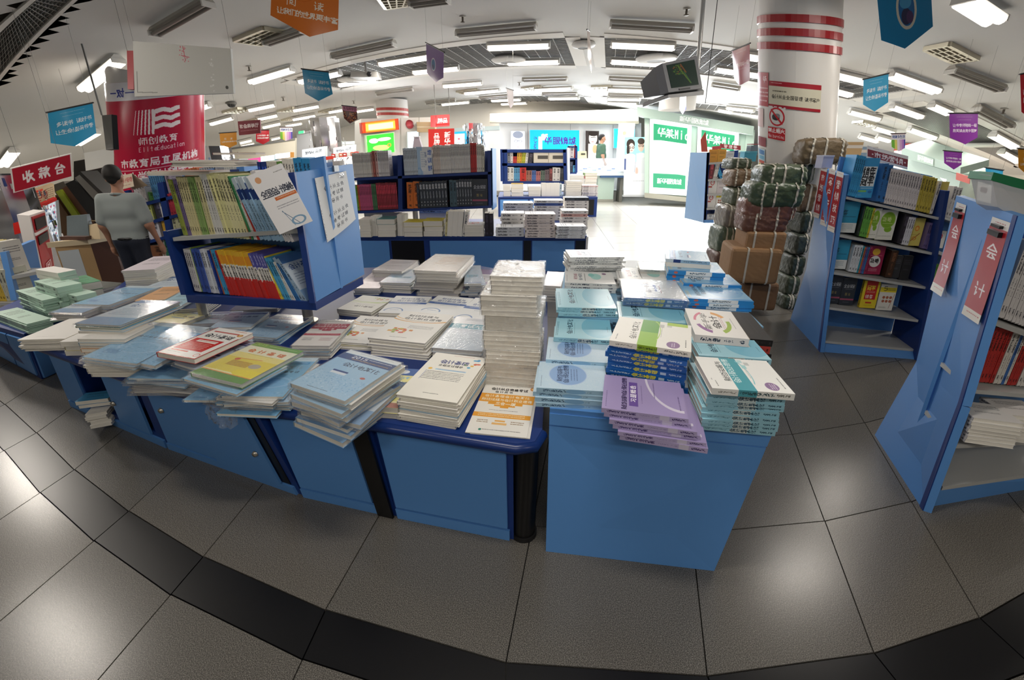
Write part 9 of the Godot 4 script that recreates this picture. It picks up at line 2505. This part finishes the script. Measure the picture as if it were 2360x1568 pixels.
func person(at: Vector3, turn: float, size: float, label: String, shirt: Material, legs: Material, pose: Dictionary) -> void:
	var o := thing("person", label, "person", at, turn)
	o.scale = V(pose.wide, 1, 1) * size
	var skin := mat(pose.skin, .55)
	var torso := [[V(-.155, 1.375, .01), V(.155, 1.375, .01), .066, .066], [V(-.09, 1.26, .0), V(.09, 1.26, .0), .118, .118, 1.12], [V(-.085, 1.08, -.005), V(.085, 1.08, -.005), pose.belly, pose.belly, 1.1], [V(-.08, .94, .01), V(.08, .94, .01), .105, .105, 1.05]]
	var neck := [[V(0, 1.38, .015), V(0, 1.53, .0), .062, .052]]
	var sleeves := []
	var fore := []
	var hands := []
	for s in [-1, 1]:
		var el: Vector3 = pose.elbow[0 if s < 0 else 1]
		var wr: Vector3 = pose.wrist[0 if s < 0 else 1]
		var sh := V(.195 * s, 1.365, .01)
		sleeves.append([sh, el, .053, .04])
		fore.append([el, wr, .04, .026])
		var d := (wr - el).normalized()
		hands.append_array(hand_bones(wr, d, V(-s, 0, 0), V(0, 0, -1)))
	var limbs := []
	for s in [-1, 1]:
		limbs.append([V(.085 * s, .9, .01), V(.1 * s, .49, .0), .092, .06])
		limbs.append([V(.1 * s, .49, .0), V(.105 * s, .09, .03), .058, .042])
	var feet := []
	for s in [-1, 1]: feet.append([V(.105 * s, .045, .04), V(.115 * s, .035, -.15), .043, .036])
	var head := [[V(0, 1.645, .015), V(0, 1.65, -.01), .088, .086], [V(0, 1.58, -.025), V(0, 1.555, -.035), .07, .055], [V(0, 1.60, -.105), V(0, 1.572, -.118), .009, .014], [V(0, 1.53, -.055), V(0, 1.525, -.06), .035, .03]]
	for s in [-1, 1]:
		head.append([V(.086 * s, 1.615, .012), V(.09 * s, 1.585, .006), .017, .011])
		head.append([V(.03 * s, 1.628, -.084), V(.045 * s, 1.628, -.078), .012, .01])
	var body := body_mesh([[torso + neck + sleeves + fore + limbs + feet, .016, .022], [neck + head, .007, .012], [hands + fore, .006, .006]])
	part(o, "body", body, skin)
	# sleeves end above the elbow: the upper arm alone is clothed
	var cloth := []
	for b in sleeves: cloth.append([b[0], (b[0] as Vector3).lerp(b[1], .78), b[2] + .006, b[3] + .016])
	var tp := body_mesh([[torso + cloth, .013, .02, .019, .93, 1.45]])
	var sh2 := part(o, "shirt", tp, shirt)
	var m := Mb.new()
	m.st.set_smooth_group(1)
	var ring := []
	for i in 25: ring.append(V(sin(TAU * i / 24) * .072, 1.435 + .012 * cos(TAU * i / 24), .018 + cos(TAU * i / 24) * .066))
	m.tube(ring, .014, 8)
	part(sh2, "collar", m.mesh(), shirt)
	var tr := body_mesh([[[torso[3]] + limbs, .014, .02, .012, .07, .965]])
	part(o, "trousers", tr, legs)
	m = Mb.new()
	ring = []
	for i in 33: ring.append(V(sin(TAU * i / 32) * .194, .955, .008 + cos(TAU * i / 32) * .118))
	m.tube(ring, .016, 6)
	part(o, "belt", m.mesh(), mat("17171a", .4))
	part(o, "shoe", body_mesh([[feet, .01, .012, .008, .0, .1]]), mat("1c1a1a", .4))
	# hair: a cap over the skull, cut away before the face
	var hb := [[V(0, 1.668, .024), V(0, 1.672, -.004), .089, .086], [V(0, 1.625, .05), V(0, 1.60, .055), .066, .05]]
	for s in [-1, 1]: hb.append([V(.06 * s, 1.645, .025), V(.066 * s, 1.625, .03), .034, .026])
	part(o, "hair", body_mesh([[hb, .008, .014]]), mat("15120f", .7))
	for s in [-1, 1]:
		m = Mb.new()
		m.lathe([Vector2(0, -.011), Vector2(.0095, -.005), Vector2(.011, 0), Vector2(.0095, .005), Vector2(0, .011)], 10, 0, TAU, Transform3D(Basis(), V(.034 * s, 1.615, -.088)))
		var ey := part(o, "eye", m.mesh(), mat("e8e4de", .2))
		m = Mb.new()
		m.box(V(.034 * s, 1.615, -.098), V(.009, .009, .003))
		part(ey, "pupil", m.mesh(), mat("1a1210", .2))
		m = Mb.new()
		m.tube([V(.018 * s, 1.637, -.094), V(.036 * s, 1.643, -.092), V(.052 * s, 1.638, -.08)], .0045, 6)
		part(o, "eyebrow", m.mesh(), mat("1a1612", .7))
	m = Mb.new()
	m.tube([V(-.026, 1.543, -.083), V(0, 1.545, -.094), V(.026, 1.543, -.083)], .006, 6)
	part(o, "mouth", m.mesh(), mat("8a4a44", .5))

func people() -> void:
	var p := V(-3.905, 1.392, -4.35)
	person(V(p.x + .06, 0, -4.35), .25, .875, "man in a grey short-sleeved polo shirt and dark trousers walking away", mat("8d9493", .8, {"rim_enabled": true, "rim": .3}), mat("1a2030", .8), {"wide": .82, "skin": "a87a62", "belly": .118, "elbow": [V(-.265, 1.10, .03), V(.275, 1.10, .03)], "wrist": [V(-.26, .87, -.02), V(.30, .86, -.05)]})
	p = V(3.128, 2.233, -16.1)
	var pod := thing("shop_step", "low raised floor behind the glass counter", "step", V(p.x, 0, -16.2))
	var m := Mb.new()
	m.box(V(0, .17, 0), V(1.6, .34, .8))
	part(pod, "platform", m.mesh(), mat("c8ccca", .4))
	m = Mb.new()
	m.box(V(0, .34, .4), V(1.6, .03, .03))
	part(pod, "nosing", m.mesh(), mat("8a8e8c", .4))
	person(V(p.x, .34, -16.1), -1.45, (p.y - .34) / 1.745, "man in a dark green shirt standing in profile behind the glass counter", mat("3d5a48", .8), mat("2a2c30", .8), {"wide": .95, "skin": "b08468", "belly": .135, "elbow": [V(-.25, 1.12, .02), V(.25, 1.12, .02)], "wrist": [V(-.24, .90, -.06), V(.24, .90, -.06)]})


func _ready() -> void:
	rng.seed = 77
	camera_and_air()
	room_top()
	floors()
	walls()
	common()
	main_counter()
	counter_rack()
	mid_counters()
	right_bookcases()
	left_furniture()
	pillars()
	far_shops()
	left_far()
	banners()
	parcels()
	people()
	table_books()
	rack_books()
